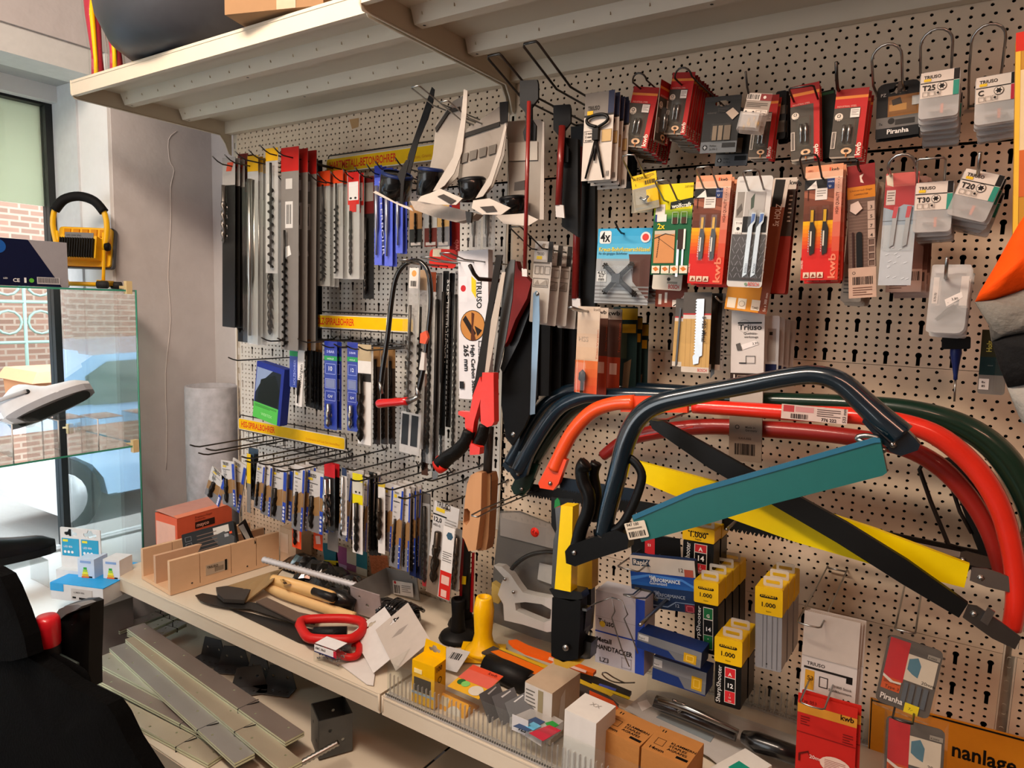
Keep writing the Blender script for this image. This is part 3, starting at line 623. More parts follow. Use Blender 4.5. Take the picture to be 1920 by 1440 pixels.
hang('jigsaw_blade_card', 'narrow red-footed card right of the brown HOLZ card', 'jigsaw blades', (1452,334), (1495,333), (1430,549), .215, '#8f2a1c', lambda c: c.R(0, 0, 1, .1, '#b9b0a6').R(0, .1, 1, .5, '#4a3a30').T(.7, .06, .2, 'kwb', '#222', bold=True).lines(.75, .15, .9, .4, 7, '#c2b3a4'), 1, slot=0, group='red-footed narrow cards', glabel='red-footed narrow card right of the HOLZ card')
for x, y, l in ((1240,338,'squared wire hook over the green jigsaw card'), (1318,313,'squared wire hook over the middle orange-red card'), (1407,320,'squared wire hook over the silver-bladed grey card')):
    hook(x, y, .34, 'square', .028, STEEL, label=l, rise=.03)
hook(1516, 290, .34, 'loop', .03, DSTEEL, label='looped wire hook over the right-hand orange-red card', rise=.03)
def sabre(c):
    c.R(0, 0, 1, .16, '#7e1d1d').L([(.45, .08), (.6, .07), (.52, .1), (.6, .14), (.48, .13)], '#c9b8aa').R(0, .16, 1, .25, '#b06a1c').T(.5, .195, .07, 'Universal-Säge', '#5a2c12', 'c', w=.8).T(.5, .225, .06, 'CARPENTER', '#5a2c12', 'c', w=.5).R(0, .25, 1, .77, '#6a5348')
    for i in range(20): c.R(.05, .28+i*.024, .7, .284+i*.024, '#7c6458'); c.k -= 1
    c.k += 1
    for i, s in enumerate('3574'): c.R(.72, .28+i*.07, .97, .345+i*.07, '#a08a7c'); c.T(.85, .335+i*.07, .13, s, '#2a1e18', 'c', bold=True)
    for i in range(4): c.F(.72, .56+i*.052, .97, .61+i*.052, '#a08a7c', .02)
    c.R(.3, .5, .52, .78, '#0d0b0a', .01).R(.15, .5, .22, .78, '#3f1f18').R(0, .77, 1, 1, '#a88d7c').O(.2, .81, .06, '#2a1e18').O(.2, .81, .04, '#a88d7c').B(.15, .84, .9, .9, '#2a1e18', 16).lines(.15, .92, .85, .99, 4, '#6d4a3c').L([(.12, .29), (.4, .27), (.55, .33), (.3, .37), (.1, .34)], '#b9a498')
hang('saw_blade_card', 'brown-grey card with 3 5 7 4 numbers, red top and black slot', 'saw blades', (1588,313), (1640,312), (1592,560), .25, '#6a5348', sabre, 0, r=.004, slot=.05)
hang('saw_blade_card', 'clear-edged card behind the brown-grey numbered one', 'saw blades', (1600,330), (1640,328), (1575,565), .2, M('#a39788', .3), lambda c: c.R(.1, .05, .9, .7, '#8a7264').lines(.1, .8, .9, .95, 5), 3, (.004,.012,-.003), slot=0, group='pale cards behind the numbered card', glabel='pale clear-edged card low behind the numbered card', extra=lambda c, t: blister(c, .1, .1, .9, .95, .01, t))
def silv(c):
    c.R(0, 0, 1, .12, '#a8504a').L([(.0, .02), (.2, .0), (.25, .12), (.05, .1)], '#c2b39f').R(0, .12, 1, .36, '#9a3134').L([(0, .3), (.3, .33), (.6, .28), (1, .3), (1, .5), (0, .48)], '#8794a0').R(0, .46, 1, 1, '#9da3a8').R(.06, .15, .33, .28, '#b9aca6').lines(.09, .17, .3, .26, 4, '#6d5a55').R(0, .42, 1, .425, '#6d7378')
    for i in range(14): u = random.Random(i).uniform(.1, .9); v = random.Random(i+50).uniform(.65, .95); c.L([(u-.05, v), (u+.05, v-.012), (u+.06, v-.004), (u-.04, v+.01)], '#b4babf'); c.k -= 1
    c.k += 1
def sbl(c, t):
    for u in (.32, .72):
        W, H = c.W, c.H; b = MB(); x = u*W; b.plate([(x, -.3*H), (x+.007, -.3*H), (x+.003, -.64*H), (x-.004, -.66*H)], -.004, -.003, SILV); b.plate([(x, -.3*H), (x+.007, -.3*H), (x+.004, -.4*H), (x-.002, -.4*H)], -.0045, -.004, '#a8444a'); b.build('jigsaw_blade', t)
hang('jigsaw_blade_card', 'crinkled red and silver card with two blades in glossy film', 'jigsaw blades', (1662,326), (1725,318), (1646,535), .27, M('#9da3a8', .25, .3), silv, 0, r=.005, slot=.06, extra=lambda c, t: (sbl(c, t), blister(c, .02, .1, .98, .68, .012, t)))
hang('jigsaw_blade_card', 'reddish clear card low behind the crinkled silver one', 'jigsaw blades', (1672,335), (1740,330), (1660,548), .2, M('#7d5a50', .4), lambda c: c.R(0, .8, 1, 1, '#a88d80').B(.6, .82, .95, .9, '#2a1e18', 9).lines(.1, .92, .6, .98, 3, '#6d4a3c'), 3, (.004,.013,-.003), slot=0, group='cards behind the silver card', glabel='reddish clear card stacked low behind the silver one')
hook(1690, 308, .33, 'round', .04, STEEL, label='round-ended wire hook over the red and silver card', rise=.006, r=.003)
hook(1607, 300, .3, 'single', label='single prong over the numbered saw blade card', rise=.01)
# clear box with price tag, screwdriver below it
def cb(c):
    c.y = -.03; c.k = 0
    c.R(.1, .2, .24, .58, '#b7b0aa').R(.78, .18, .97, .6, '#b7b0aa').T(.2, .55, .06, '0,70-70', '#3a3632', rot=88)
    c.L([(.42, .52), (.82, .4), (.86, .48), (.48, .62)], '#cfc8c2').T(.5, .575, .07, '-', '#333').T(.6, .53, .07, '3,80', '#3a3632', rot=14)
def cbx(c, t):
    W, H = c.W, c.H; b = MB(); b.plate(rrect(.02*W, -H, .98*W, -.16*H, .012), -.03, .012, FROST); b.plate(rrect(.1*W, -.2*H, .9*W, 0, .01), 0, .002, FROST, [euro(W/2, -.07*H, .03)])
    b.build('clear_box', t); b = MB(); b.tube([(.25*W, -.01, -.82*H), (.55*W, -.01, -.68*H), (.7*W, -.01, -.6*H)], [.003, .006, .004], M('#3a3836', .4, .4), 8); b.build('countersink_bit', t)
hang('clear_hanging_box', 'clear plastic box with two price tags near the orange jacket', 'plastic box', (1748,496), (1822,501), (1735,622), .26, FROST, cb, 2, (.002,.03,-.006), slot=0, extra=cbx, group='clear hanging boxes by the jacket', glabel='clear plastic box behind the price-tagged one')
hook(1776, 483, .34, 'single', STEEL and .026, label='single prong through the clear price-tagged box', rise=.03, r=.003, col=STEEL)
m_, W_, H_ = frame((1766, 632, .17), (1819, 640, .17), (1764, 752, .17))
t = thing('screwdriver', 'thin blue-handled screwdriver hanging under the clear plastic box', 'screwdriver', m_)
b = MB(); b.plate(rrect(0, -.022, W_, 0, .003), -.01, .01, BLACK); b.build('black_holder', t)
b = MB(); b.lathe([(.0, -.008), (.0085, -.01), (.0095, -.03), (.006, -.05), (.0035, -.07), (.0035, -.078), (0, -.079)], M('#1c2a63', .35), 10, (W_*.5, 0, 0)); b.build('handle', t)
b = MB(); b.tube([(W_*.5, 0, -.078), (W_*.5-.001, 0, -H_)], .0018, STEEL, 6); b.build('blade', t)
hang('wood_drill_card', 'dark green and grey card reading Holz beside the orange jacket', 'drill bits', (1842,618), (1893,624), (1832,738), .15, '#7b7670', lambda c: c.R(0, 0, 1, .42, '#3a3a1e').R(0, .42, 1, .7, '#16383a').T(.4, .34, .2, 'Holz', '#a8a04a', rot=90, bold=True, w=.5).T(.3, .56, .06, 'wood', '#7d8a84').R(.03, .76, .4, .93, '#cfc8c2').T(.2, .83, .1, '8x', '#222', 'c', bold=True).T(.2, .89, .1, '85', '#222', 'c', bold=True).R(.5, .5, 1, .52, '#16383a'), 0, slot=0, r=.005, extra=lambda c, t: blister(c, .55, .1, .97, .95, .015, t))
# ================================================================== C. cards left of the jigsaw row
def cross(c):
    c.G(0, 0, 1, .4, '#2b8cb8', '#5fa6c4', 4).R(0, .4, 1, 1, '#8f9498').L([(.6, .34), (1, .34), (1, .95), (.7, .7)], '#5c3c34')
    for i in range(5): c.R(0, .76+i*.05, 1, .78+i*.05, '#77797b'); c.k -= 1
    c.k += 1; c.R(.04, .03, .26, .2, '#c6cac9', .005).T(.15, .175, .17, '4x', '#15171a', 'c', bold=True, w=.19).T(.04, .3, .068, 'Kreuz-Bohrfutterschlüssel', '#cbb53a', bold=True, w=.94).T(.04, .345, .042, 'für alle gängigen Bohrfutter', '#1d4560', w=.54)
    c.O(.89, .12, .09, '#c9c6c4').O(.89, .12, .06, '#b83a34').R(.03, .57, .21, .71, '#b9bcbc').T(.12, .61, .055, '4-5,5', '#1a1a1a', 'c', bold=True).T(.12, .65, .055, '6-7', '#1a1a1a', 'c', bold=True).T(.12, .695, .055, 'mm', '#1a1a1a', 'c', bold=True)
def crossx(c, t):
    W, H = c.W, c.H
    for k, (u, v) in enumerate(((.22, .5), (.7, .48), (.24, .84), (.78, .86))):
        b = MB(); cx, cz = .45*W, -.66*H; b.tube([(cx, -.012, cz), (u*W, -.012, -v*H)], .0055, BLACK, 8); x, z = u*W, -v*H
        for a in range(6): an = a*math.pi/3; b.tube([(x, -.012, z), (x+.007*math.cos(an), -.012, z+.007*math.sin(an))], .0024, BLACK, 5)
        b.build('key_arm', t)
    b = MB(); b.box((.45*W-.01, -.02, -.66*H-.01), (.45*W+.01, -.005, -.66*H+.01), M('#2a2a2b', .3, .5)); b.build('hub', t)
    blister(c, .12, .4, .9, .95, .024, t)
hang('drill_chuck_key_card', 'light blue card reading 4x with a black cross key', 'drill chuck key', (1122,429), (1224,427), (1119,568), .22, '#5fa6c4', cross, 1, (.004, .032, .004), r=.005, slot=.09, extra=crossx, group='blue 4x cards', glabel='blue card behind the 4x chuck key card')
hook(1153, 416, .27, 'single', label='single black prong through the blue 4x card', rise=.02)
def csink(c):
    c.G(0, 0, 1, .62, '#b3a79a', '#b59a80', 4).G(0, .62, 1, 1, '#c06a38', '#b8401f', 4).T(.72, .05, .13, 'kwb', '#7a6d62').T(.97, .6, .07, 'Titan-Version', '#a04a2c', rot=90, w=1.2).F(.08, .6, .4, 1, '#d6b79a', .015).T(.1, .4, .2, 'HSS', '#9f9284')
def csx(c, t):
    W, H = c.W, c.H; b = MB(); b.lathe([(0, -.72*H), (.008, -.76*H), (.009, -.84*H), (.004, -.86*H), (.004, -.99*H), (0, -.99*H)], M('#2a1e19', .3, .6), 7, (.42*W, -.01, 0)); b.build('countersink_bit', t); blister(c, .08, .6, .78, .99, .022, t)
hang('countersink_card', 'beige and orange card with a countersink, front of three', 'countersink', (1084,574), (1126,574), (1077,735), .27, '#b3a79a', csink, 0, r=.001, slot=.05, extra=csx)
def cs2(c): c.R(0, 0, 1, .12, '#b7aca0').T(.3, .07, .2, 'kwb', '#2a1f1c', bold=True, w=.6).R(.08, .04, .22, .08, '#a8401f').R(0, .12, 1, .55, '#54352a').R(0, .55, 1, 1, '#8a3018').R(.5, .62, .85, .75, '#b08d80').T(.97, .5, .1, 'Titan-Version', '#8a3a20', rot=90, w=1.3)
hang('countersink_card', 'middle one of three countersink cards, showing little', 'countersink', (1108,577), (1141,577), (1104,738), .22, '#54352a', cs2, 0, r=.001, slot=.05)
hang('countersink_card', 'brown and dark orange card, rearmost of three, price sticker', 'countersink', (1128,579), (1167,579), (1122,740), .17, '#54352a', cs2, 0, r=.001, slot=.05)
hook(1070, 576, .34, 'loop', .014, STEEL, label='narrow wire loop holding the three countersink cards', rise=.008, r=.003, length=.24)
hang('drill_card', 'dim yellow and teal card behind the countersink cards', 'drill bits', (1150,575), (1196,578), (1146,735), .12, '#1c3432', lambda c: c.R(.3, .02, 1, .15, '#a8841c').R(.4, .2, .95, .3, '#a8841c').R(.3, .3, .6, .6, '#3f4e3c').L([(.5, .65), (.8, .6), (.7, .95), (.45, .95)], '#6d5a44'), 2, (.006,.02,-.02), slot=0, group='yellow and teal cards', glabel='dim yellow and teal card behind the countersinks')
def sawb(c):
    c.R(0, 0, 1, .26, '#5a5652').R(0, .26, 1, .33, '#b9b4ae').R(0, .26, 1, .28, '#9c2a2c').G(0, .33, 1, .95, '#a98a56', '#b3935c', 2)
    for u in (.12, .3, .72, .88): c.R(u, .33, u+.01, .95, '#94774a'); c.k -= 1
    c.k += 1; c.R(0, .93, 1, 1, '#b5aea2').T(.6, .985, .11, 'BOSCH', '#a83a38', bold=True, w=.34)
def sawx(c, t):
    W, H = c.W, c.H; x = .52*W; b = MB(); o = [(x+.014, -.08*H), (x+.014, -.78*H), (x+.008, -.8*H), (x+.007, -.88*H), (x-.004, -.9*H), (x-.006, -.8*H)]
    z = -.78*H
    while z < -.1*H: o += [(x-.004, z), (x-.001, z+.003)]; z += .006
    b.plate(o, -.004, -.003, SILV); b.text('S 922 Metal', x+.012, -.3*H, .008, M('#2b2b2d'), -.0045, rot=-90, bold=True); b.build('sabre_saw_blade', t)
hang('sabre_saw_blade_card', 'wood-patterned card with a silver sabre saw blade in front', 'saw blades', (1283,548), (1335,552), (1277,697), .24, '#a98a56', sawb, 0, r=.006, slot=0, extra=sawx)
hang('sabre_saw_blade_card', 'wood-patterned card peeking out left of the silver-bladed one', 'saw blades', (1268,560), (1312,562), (1260,686), .2, '#a98a56', sawb, 0, r=.006, slot=0, extra=lambda c, t: MB().plate([(.01, -.02), (.014, -.02), (.012, -.14), (.008, -.15)], -.004, -.003, DSTEEL).build('sabre_saw_blade', t))
hang('sabre_saw_blade_card', 'black and grey blade card peeking out right of the silver-bladed one', 'saw blades', (1322,550), (1361,553), (1316,692), .2, '#3a3836', lambda c: c.R(0, .93, 1, 1, '#b5aea2').R(.86, 0, 1, 1, '#8a857f').lines(.88, .3, .98, .9, 12, '#3a3836'), 0, r=.006, slot=0, extra=lambda c, t: MB().plate([(.024, -.02), (.03, -.01), (.028, -.17), (.02, -.18)], -.004, -.003, DSTEEL).build('sabre_saw_blade', t))
hook(1342, 556, .27, 'single', label='single prong over the sabre saw blade cards', rise=.01, col=STEEL)
def cop(c):
    c.R(0, 0, 1, .41, '#b9b6b3').O(.4, .1, .2, '#8f8c89').O(.4, .1, .19, '#b9b6b3').R(.2, .075, .92, .085, '#19191a').T(.22, .125, .17, 'Triuso', '#19191a', bold=True, w=.7).T(.38, .155, .07, 'Qualitäts-', '#333', w=.42).T(.4, .178, .07, 'werkzeuge', '#333', w=.42)
    c.L([(.3, .225), (.72, .195), (.84, .205), (.84, .22), (.38, .255)], '#cfcdcb').T(.66, .225, .08, '3,99', '#2b2b2b', rot=10).L([(.15, .22), (.28, .21), (.35, .26), (.2, .262)], '#5e5b58').F(.46, .295, .75, .345, '#1c1c1c', .015).R(.26, .34, .48, .347, '#1c1c1c')
    c.R(0, .41, 1, .5, '#3a2418').R(.1, .42, .14, .5, '#c9c2b8').L([(.35, .47), (.5, .43), (.52, .47)], '#b5a490').F(.22, .425, .52, .49, '#b5a490', .01).F(.56, .425, .85, .49, '#b5a490', .01).R(0, .5, 1, .7, '#a49f98').R(0, .7, 1, 1, '#7b6c5e').O(.25, .77, .07, '#3a2e25').O(.25, .77, .045, '#7b6c5e').T(.5, .775, .07, 'Made in', '#3a2e25').T(.5, .795, .07, 'Germany', '#3a2e25').B(.18, .88, .82, .955, '#201812', 18).T(.3, .85, .06, 'G.A.A.3322', '#3a2e25')
hang('coping_saw_blade_card', 'white card with coping saw drawing and brown foot', 'saw blades', (1372,583), (1434,587), (1367,862), .2, '#a49f98', cop, 0, r=.002, slot=0)
for i in range(4):
    hang('coping_saw_blade_bag', 'cloudy clear bag right of the coping saw card, '+('first', 'second', 'third', 'fourth')[i]+' from the card', 'saw blades', (1432+i*10,592+i*3), (1462+i*10,595+i*3), (1428+i*9,712+i*2), .17-.03*i, FROST, (lambda c: c.R(.2, .75, .9, 1, '#1a2450').R(.3, .2, .8, .7, '#8d8781').R(.4, .25, .6, .3, '#2b2927')), 0, slot=0, group='cloudy bags beside the Triuso card')
# nail punch card, hacksaw sleeves and the two long hooks at the top
def punch(c):
    c.R(0, 0, .8, .27, '#77716a').R(.8, 0, 1, .27, '#28304f').R(0, .25, 1, .275, '#2a2724').R(0, .275, 1, 1, '#b2aaa1').T(.12, .2, .13, 'TRIUSO', '#2a2218', bold=True, w=.4).R(.1, .205, .3, .25, '#c29c28').F(.02, .43, .34, .56, '#4d4740', .012)
    for i, s in enumerate(('2 mm', '3 mm', '4 mm')): c.T(.07, .47+i*.04, .07, s, '#2a2724', bold=True)
    c.R(.64, .43, .97, .57, '#a88d60').F(.64, .43, .97, .57, '#6d5a3c', .01).B(.85, .9, .95, .96, '#444', 5)
def punchx(c, t):
    W, H = c.W, c.H; b = MB(); cx = .48*W
    b.tube(smooth_path([(cx, -.006, -.4*H), (.2*W, -.008, -.36*H), (.16*W, -.008, -.3*H), (.4*W, -.008, -.27*H), (.7*W, -.008, -.27*H), (.86*W, -.008, -.31*H), (.8*W, -.008, -.36*H), (cx, -.006, -.41*H)], 4), .0035, BLACK, 6); b.build('pouch_tie', t)
    b = MB(); b.box((.38*W, -.012, -.55*H), (.58*W, -.001, -.42*H), M('#1e1e1f', .6)); b.build('pouch', t)
    for u, v in ((.18, .98), (.46, .78), (.8, .98)):
        b = MB(); b.tube([(.48*W, -.006, -.54*H), (u*W, -.006, -v*H)], [.0035, .0022], M('#1d1b1b', .35, .5), 7); b.build('nail_punch', t)
hang('nail_punch_card', 'white card with three black nail punches in a fan', 'nail punches', (1098,176), (1153,173), (1090,340), .3, '#b2aaa1', punch, 3, (.004,.016,-.004), r=.006, slot=.05, extra=punchx, group='nail punch cards', glabel='white card stacked behind the nail punch card')
for i in range(3): hang('saw_blade_sleeve', 'navy sleeve stepping back behind the nail punch cards, '+('first', 'second', 'third')[i]+' of three', 'saw blades', (1156+i*10,185+i*10), (1178+i*10,188+i*10), (1152+i*9,330+i*12), .22-.03*i, '#12131c', lambda c: c.R(0, 0, 1, .3, '#1a2140'), 0, slot=0, group='navy sleeves behind the nail punches')
for x, y, l in ((926,103,'long double wire hook with the red-handled black tool'), (994,80,'long double wire hook with the nail punch cards')):
    hook(x, y, .42, 'square', .035, DSTEEL, label=l, rise=.05, tip=.09, r=.0032)
# ================================================================== D. saws on the right bay
def mpp(p): return -((ROT.transposed() @ (p-CAMP)).z)/FPX
def PP(pts, off): return [P(x, y, off if len(o) == 0 else o[0]) for x, y, *o in pts]
def local(pts, o): return [p-o for p in pts]
def bow(name, label, path, off, wpx, col, ends=True, mat=None, flatR=None, n=5, group=None):
    pts = smooth_path(PP(path, off), n); o = pts[0].copy(); k = len(pts)
    ws = wpx if isinstance(wpx, (list, tuple)) else [wpx]*len(path)
    rr = []
    for i, p in enumerate(pts):
        f = i/n; a = int(min(f, len(path)-2)); w = ws[a]+(ws[a+1]-ws[a])*(f-a) if a+1 < len(ws) else ws[-1]; rr.append(w/2*mpp(p))
    t = thing(name, label, 'saw', Matrix.Translation(o), group)
    b = MB(); b.tube(local(pts, o), rr, mat or M(col, .28, 0, .05, coat=.6), 12); b.build('bow_frame', t)
    return t, o, pts
def flatend(t, o, poly, off, th, col, bolt=None, name='blade_mount', mat=None):
    q = [P(x, y, off) for x, y in poly]; b = MB(); n = len(q); m = mat or M(col, .3, 0, .05, coat=.5)
    vs = [p-o+Vector((0, -th/2, 0)) for p in q]+[p-o+Vector((0, th/2, 0)) for p in q]
    tri = tessellate_polygon([[Vector((p.x, p.z, 0)) for p in q]])
    b.add(vs, [tuple(x) for x in tri]+[tuple(n+k for k in reversed(x)) for x in tri]+[(i, (i+1) % n, n+(i+1) % n, n+i) for i in range(n)], m)
    x = b.build(name, t)
    if bolt:
        c = P(*bolt, off)-o; b = MB(); b.lathe([(0, -th/2-.005), (.004, -th/2-.005), (.0055, -th/2-.002), (.0055, th/2+.001)], STEEL, 6, (c.x, c.y, c.z), 'y'); b.build('bolt', t)
    return x
def bar(t, o, a, b_, off, w, col=None, th=.002, name='saw_blade', mat=None, teeth=0, off2=None):
    """flat straight strip between two pixels; w in pixels; teeth on the lower edge"""
    p, q = P(*a, off)-o, P(*b_, off if off2 is None else off2)-o; d = (q-p).normalized(); h = w*(mpp(P(*a, off))+mpp(P(*b_, off if off2 is None else off2)))/2
    up = Vector((0, 1, 0)).cross(d).normalized(); up = up if up.z > 0 else -up
    L = (q-p).length; o2 = [(0, h/2), (L, h/2), (L, -h/2)]
    if teeth:
        x = L; s = teeth
        while x > s: o2 += [(x-s*.5, -h/2-s*.9), (x-s, -h/2)]; x -= s
    o2.append((0, -h/2)); n = len(o2)
    tri = tessellate_polygon([[Vector((*k, 0)) for k in o2]]); b = MB()
    vs = [p+d*x+up*z+Vector((0, y, 0)) for y in (-th/2, th/2) for x, z in o2]
    b.add(vs, [tuple(x) for x in tri]+[tuple(n+k for k in reversed(x)) for x in tri]+[(i, (i+1) % n, n+(i+1) % n, n+i) for i in range(n)], mat or M(col, .4))
    return b.build(name, t)
NAVY = '#0f2636'; BGRN = '#15382a'; ORNG = '#d4421c'; REDS = '#c4281c'
t, o, _ = bow('bow_saw', 'farthest left navy bow saw at the back of the leaning bow saws', [(957,868),(972,840),(992,800),(1022,758),(1060,735),(1110,729),(1200,730),(1330,738)], .105, 26, NAVY)
flatend(t, o, [(944,872),(962,835),(985,845),(972,880),(955,885)], .105, .012, NAVY, (960,873))
t, o, _ = bow('bow_saw', 'second navy bow saw, between the rear navy one and the green one', [(972,882),(990,850),(1015,808),(1045,768),(1080,748),(1120,741),(1230,742),(1340,748)], .20, 27, '#122c3e')
flatend(t, o, [(958,885),(975,845),(1000,855),(988,892),(968,900)], .20, .012, '#122c3e', (974,888))
t, o, _ = bow('bow_saw', 'dark green bow saw whose right arm curves down at the far right', [(985,895),(1002,862),(1032,815),(1070,770),(1115,752),(1200,748),(1400,750),(1600,758),(1720,772),(1810,802),(1875,850),(1925,925),(1950,1000),(1955,1090),(1945,1190)], .155, [27,27,27,27,27,27,30,34,40,46,50,52,52,48,42], BGRN)
flatend(t, o, [(960,914),(985,862),(1012,872),(995,915),(982,930),(966,926)], .17, .012, BGRN, (981,916))
bar(t, o, (985,915), (1875,1062), .13, 24, '#20201f', teeth=.009)
t, o, _ = bow('bow_saw', 'orange bow saw, front one of the left group, screw at its end', [(1040,880),(1052,850),(1075,808),(1110,772),(1150,757),(1190,754)], .27, [26,27,27,27,27,29], ORNG, mat=M('#d24a20', .3, 0, .04, coat=.5))
flatend(t, o, [(1012,905),(1040,850),(1065,862),(1050,905),(1040,918),(1015,914)], .27, .014, ORNG, (1035,905))
bar(t, o, (1165,757), (1290,758), .27, 30, '#c8401e', .012, 'top_tube')
bar(t, o, (1050,905), (1190,928), .25, 22, '#1a2a3a', teeth=.006)
t, o, _ = bow('bow_saw', 'large red bow saw whose top bar carries a white barcode label', [(1300,762),(1400,768),(1500,775),(1610,780),(1700,795),(1770,825),(1835,885),(1878,960),(1900,1050),(1905,1120),(1897,1180)], .26, [26,28,30,32,36,40,40,38,36,34,32], REDS, mat=M('#c62a1c', .3, 0, .04, coat=.5))
bar(t, o, (1190,820), (1300,800), .27, 2, '#a02018', .004, 'inner_strut')
tl = P(1466,757,.285); tr = P(1560,765,.285); bl = P(1464,782,.285)
m_, W_, H_ = frame((1466,757,.288), (1590,768,.288), (1464,784,.288)); m2 = Matrix.Translation(-o) @ m_
c = Card(W_, H_); c.b.plate([(0, -H_), (W_, -H_), (W_, 0), (0, 0)], 0, .0006, '#b8a69e'); c.R(.03, .05, .2, .5, '#a03a3c').R(.22, .1, .5, .45, '#b07c7c').B(.15, .6, .42, .92, '#2a1e1c', 14).lines(.55, .15, .9, .7, 4, '#5e4a46').T(.62, .93, .05, '776 222', '#2a1e1c', bold=True).T(.98, .9, .05, '533 mm', '#2a1e1c', rot=90)
lab = c.b.build('barcode_label', t); lab.matrix_basis = m2
t, o, _ = bow('bow_saw', 'darker red bow saw nested inside the large red one', [(1130,855),(1165,830),(1220,812),(1320,800),(1440,805),(1560,815),(1680,835),(1755,870),(1815,930),(1855,1000),(1880,1080)], .17, [20,24,28,30,32,32,34,36,34,30,28], '#8e1f19', mat=M('#8e1f19', .4, 0, .05, coat=.3))
# blade guards and blades of the red saws
t = thing('saw_blade_guard', 'long yellow blade guard with steel end bolted beside the red arm', 'saw blade guard', Matrix.Translation(P(1200, 870, .27))); o = P(1200, 870, .27)
flatend(t, o, [(1196,864),(1280,886),(1500,944),(1640,990),(1818,1057),(1808,1100),(1640,1058),(1490,1014),(1340,960),(1212,905)], .27, .012, YEL, name='guard_shell', mat=M('#d9bf18', .4, 0, .06))
flatend(t, o, [(1822,1063),(1850,1066),(1896,1082),(1893,1110),(1850,1100),(1818,1088)], .27, .004, '', (1839,1083), 'blade_end', M('#a8a29c', .3, 1))
t = thing('saw_blade_guard', 'long black blade guard running diagonally down to the red arm', 'saw blade guard', Matrix.Translation(P(1215, 790, .31))); o = P(1215, 790, .31)
flatend(t, o, [(1215,782),(1240,786),(1320,830),(1440,897),(1590,980),(1700,1048),(1815,1130),(1798,1156),(1690,1092),(1570,1016),(1440,940),(1330,876),(1225,803)], .31, .012, '#1a1a19', name='guard_shell', mat=M('#191918', .45))
flatend(t, o, [(1815,1133),(1832,1136),(1880,1168),(1915,1195),(1903,1217),(1860,1196),(1805,1157)], .31, .004, '', (1826,1150), 'blade_end', M('#77736f', .3, 1))
flatend(t, o, [(1852,1138),(1866,1147),(1852,1172),(1838,1163)], .317, .004, '', None, 'steel_clip', M('#a8a6a4', .25, 1))
bar(t, o, (1480,972), (1800,1040), .2, 10, '#8d8680', .002, 'saw_blade')
# black framed saw behind on the right
t = thing('hacksaw', 'black wire-framed hacksaw hanging inside the red bow saw arms', 'saw', Matrix.Translation(P(1760, 900, .12))); o = P(1760, 900, .12)
b = MB(); b.tube(local(PP([(1785,860),(1730,870),(1724,880),(1745,940),(1778,1020),(1800,1028)], .12), o), .004, M('#2a221e', .5), 8); b.build('frame_rod', t)
b = MB(); b.tube(local(PP([(1792,905),(1785,915),(1800,960),(1822,1000)], .13), o), .0035, M('#2a221e', .5), 8); b.build('trigger_rod', t)
flatend(t, o, [(1778,860),(1800,856),(1840,890),(1868,960),(1880,1030),(1872,1052),(1838,1040),(1826,1010),(1800,940)], .12, .02, '#14110f', name='handle', mat=M('#14110f', .6))
bar(t, o, (1500,968), (1860,1042), .12, 10, '#211a16', .006, 'lower_rod')
flatend(t, o, [(1790,1036),(1812,1033),(1880,1050),(1878,1068),(1830,1062),(1788,1050)], .13, .004, '', (1806,1050), 'blade_end', M('#8d857c', .35, 1))
# the front navy bow saw
t, o, _ = bow('bow_saw', 'big glossy navy bow saw in front with teal blade guard', [(1130,1005),(1142,950),(1158,890),(1175,825),(1198,783),(1235,757),(1300,741),(1400,722),(1480,707),(1530,703),(1575,716),(1620,755),(1655,788),(1690,818)], .47, [30,34,37,38,38,38,37,36,36,37,40,44,50,54], NAVY, mat=M('#0a2230', .22, 0, .04, coat=1.0))
flatend(t, o, [(1632,752),(1655,758),(1716,820),(1726,832),(1722,842),(1690,853),(1670,845),(1618,790)], .47, .022, NAVY, (1676,832), mat=M('#0a2230', .25, 0, .04, coat=.8))
flatend(t, o, [(1066,1030),(1075,1018),(1160,990),(1186,1000),(1182,1025),(1120,1045),(1085,1058),(1068,1052)], .47, .03, '#131313', (1084,1032), 'blade_mount', M('#121212', .35))
b = MB(); b.tube(smooth_path(local(PP([(1163,855),(1185,862),(1200,880),(1203,900),(1192,935),(1178,965),(1165,985),(1148,996),(1115,1001)], .47), o), 3), [.009]*25, M('#151515', .4), 8, flat=.5); b.build('knuckle_guard', t)
b = MB(); b.tube(smooth_path(local(PP([(1100,868),(1091,880),(1094,905),(1104,930),(1102,960),(1090,990),(1080,1030)], .47), o), 4), [.012,.016,.016,.015,.014]+[.014]*12+[.014]*8, M('#101010', .35), 10, flat=.9); b.build('handle_grip', t)
b = MB(); b.tube(smooth_path(local(PP([(1118,868),(1112,890),(1118,930),(1110,975)], .44), o), 4), .012, M('#101010', .35), 8); b.build('rear_grip', t)
g_ = flatend(t, o, [(1188,968),(1300,920),(1640,823),(1652,826),(1664,884),(1656,890),(1450,943),(1330,980),(1206,1014)], .5, .016, '#1d6a68', name='blade_guard', mat=M('#1c6664', .4, 0, .06, coat=.2))
flatend(t, o, [(1186,966),(1300,917),(1640,820),(1650,822),(1652,829),(1640,830),(1302,926),(1190,974)], .507, .006, '#2b5a7a', name='guard_rim', mat=M('#2c6480', .4))
b = MB(); b.tube(smooth_path(local(PP([(1648,822),(1628,817),(1612,818),(1608,824),(1640,836),(1662,846)], .49), o), 3), .004, STEEL, 6); b.build('tension_lever', t)
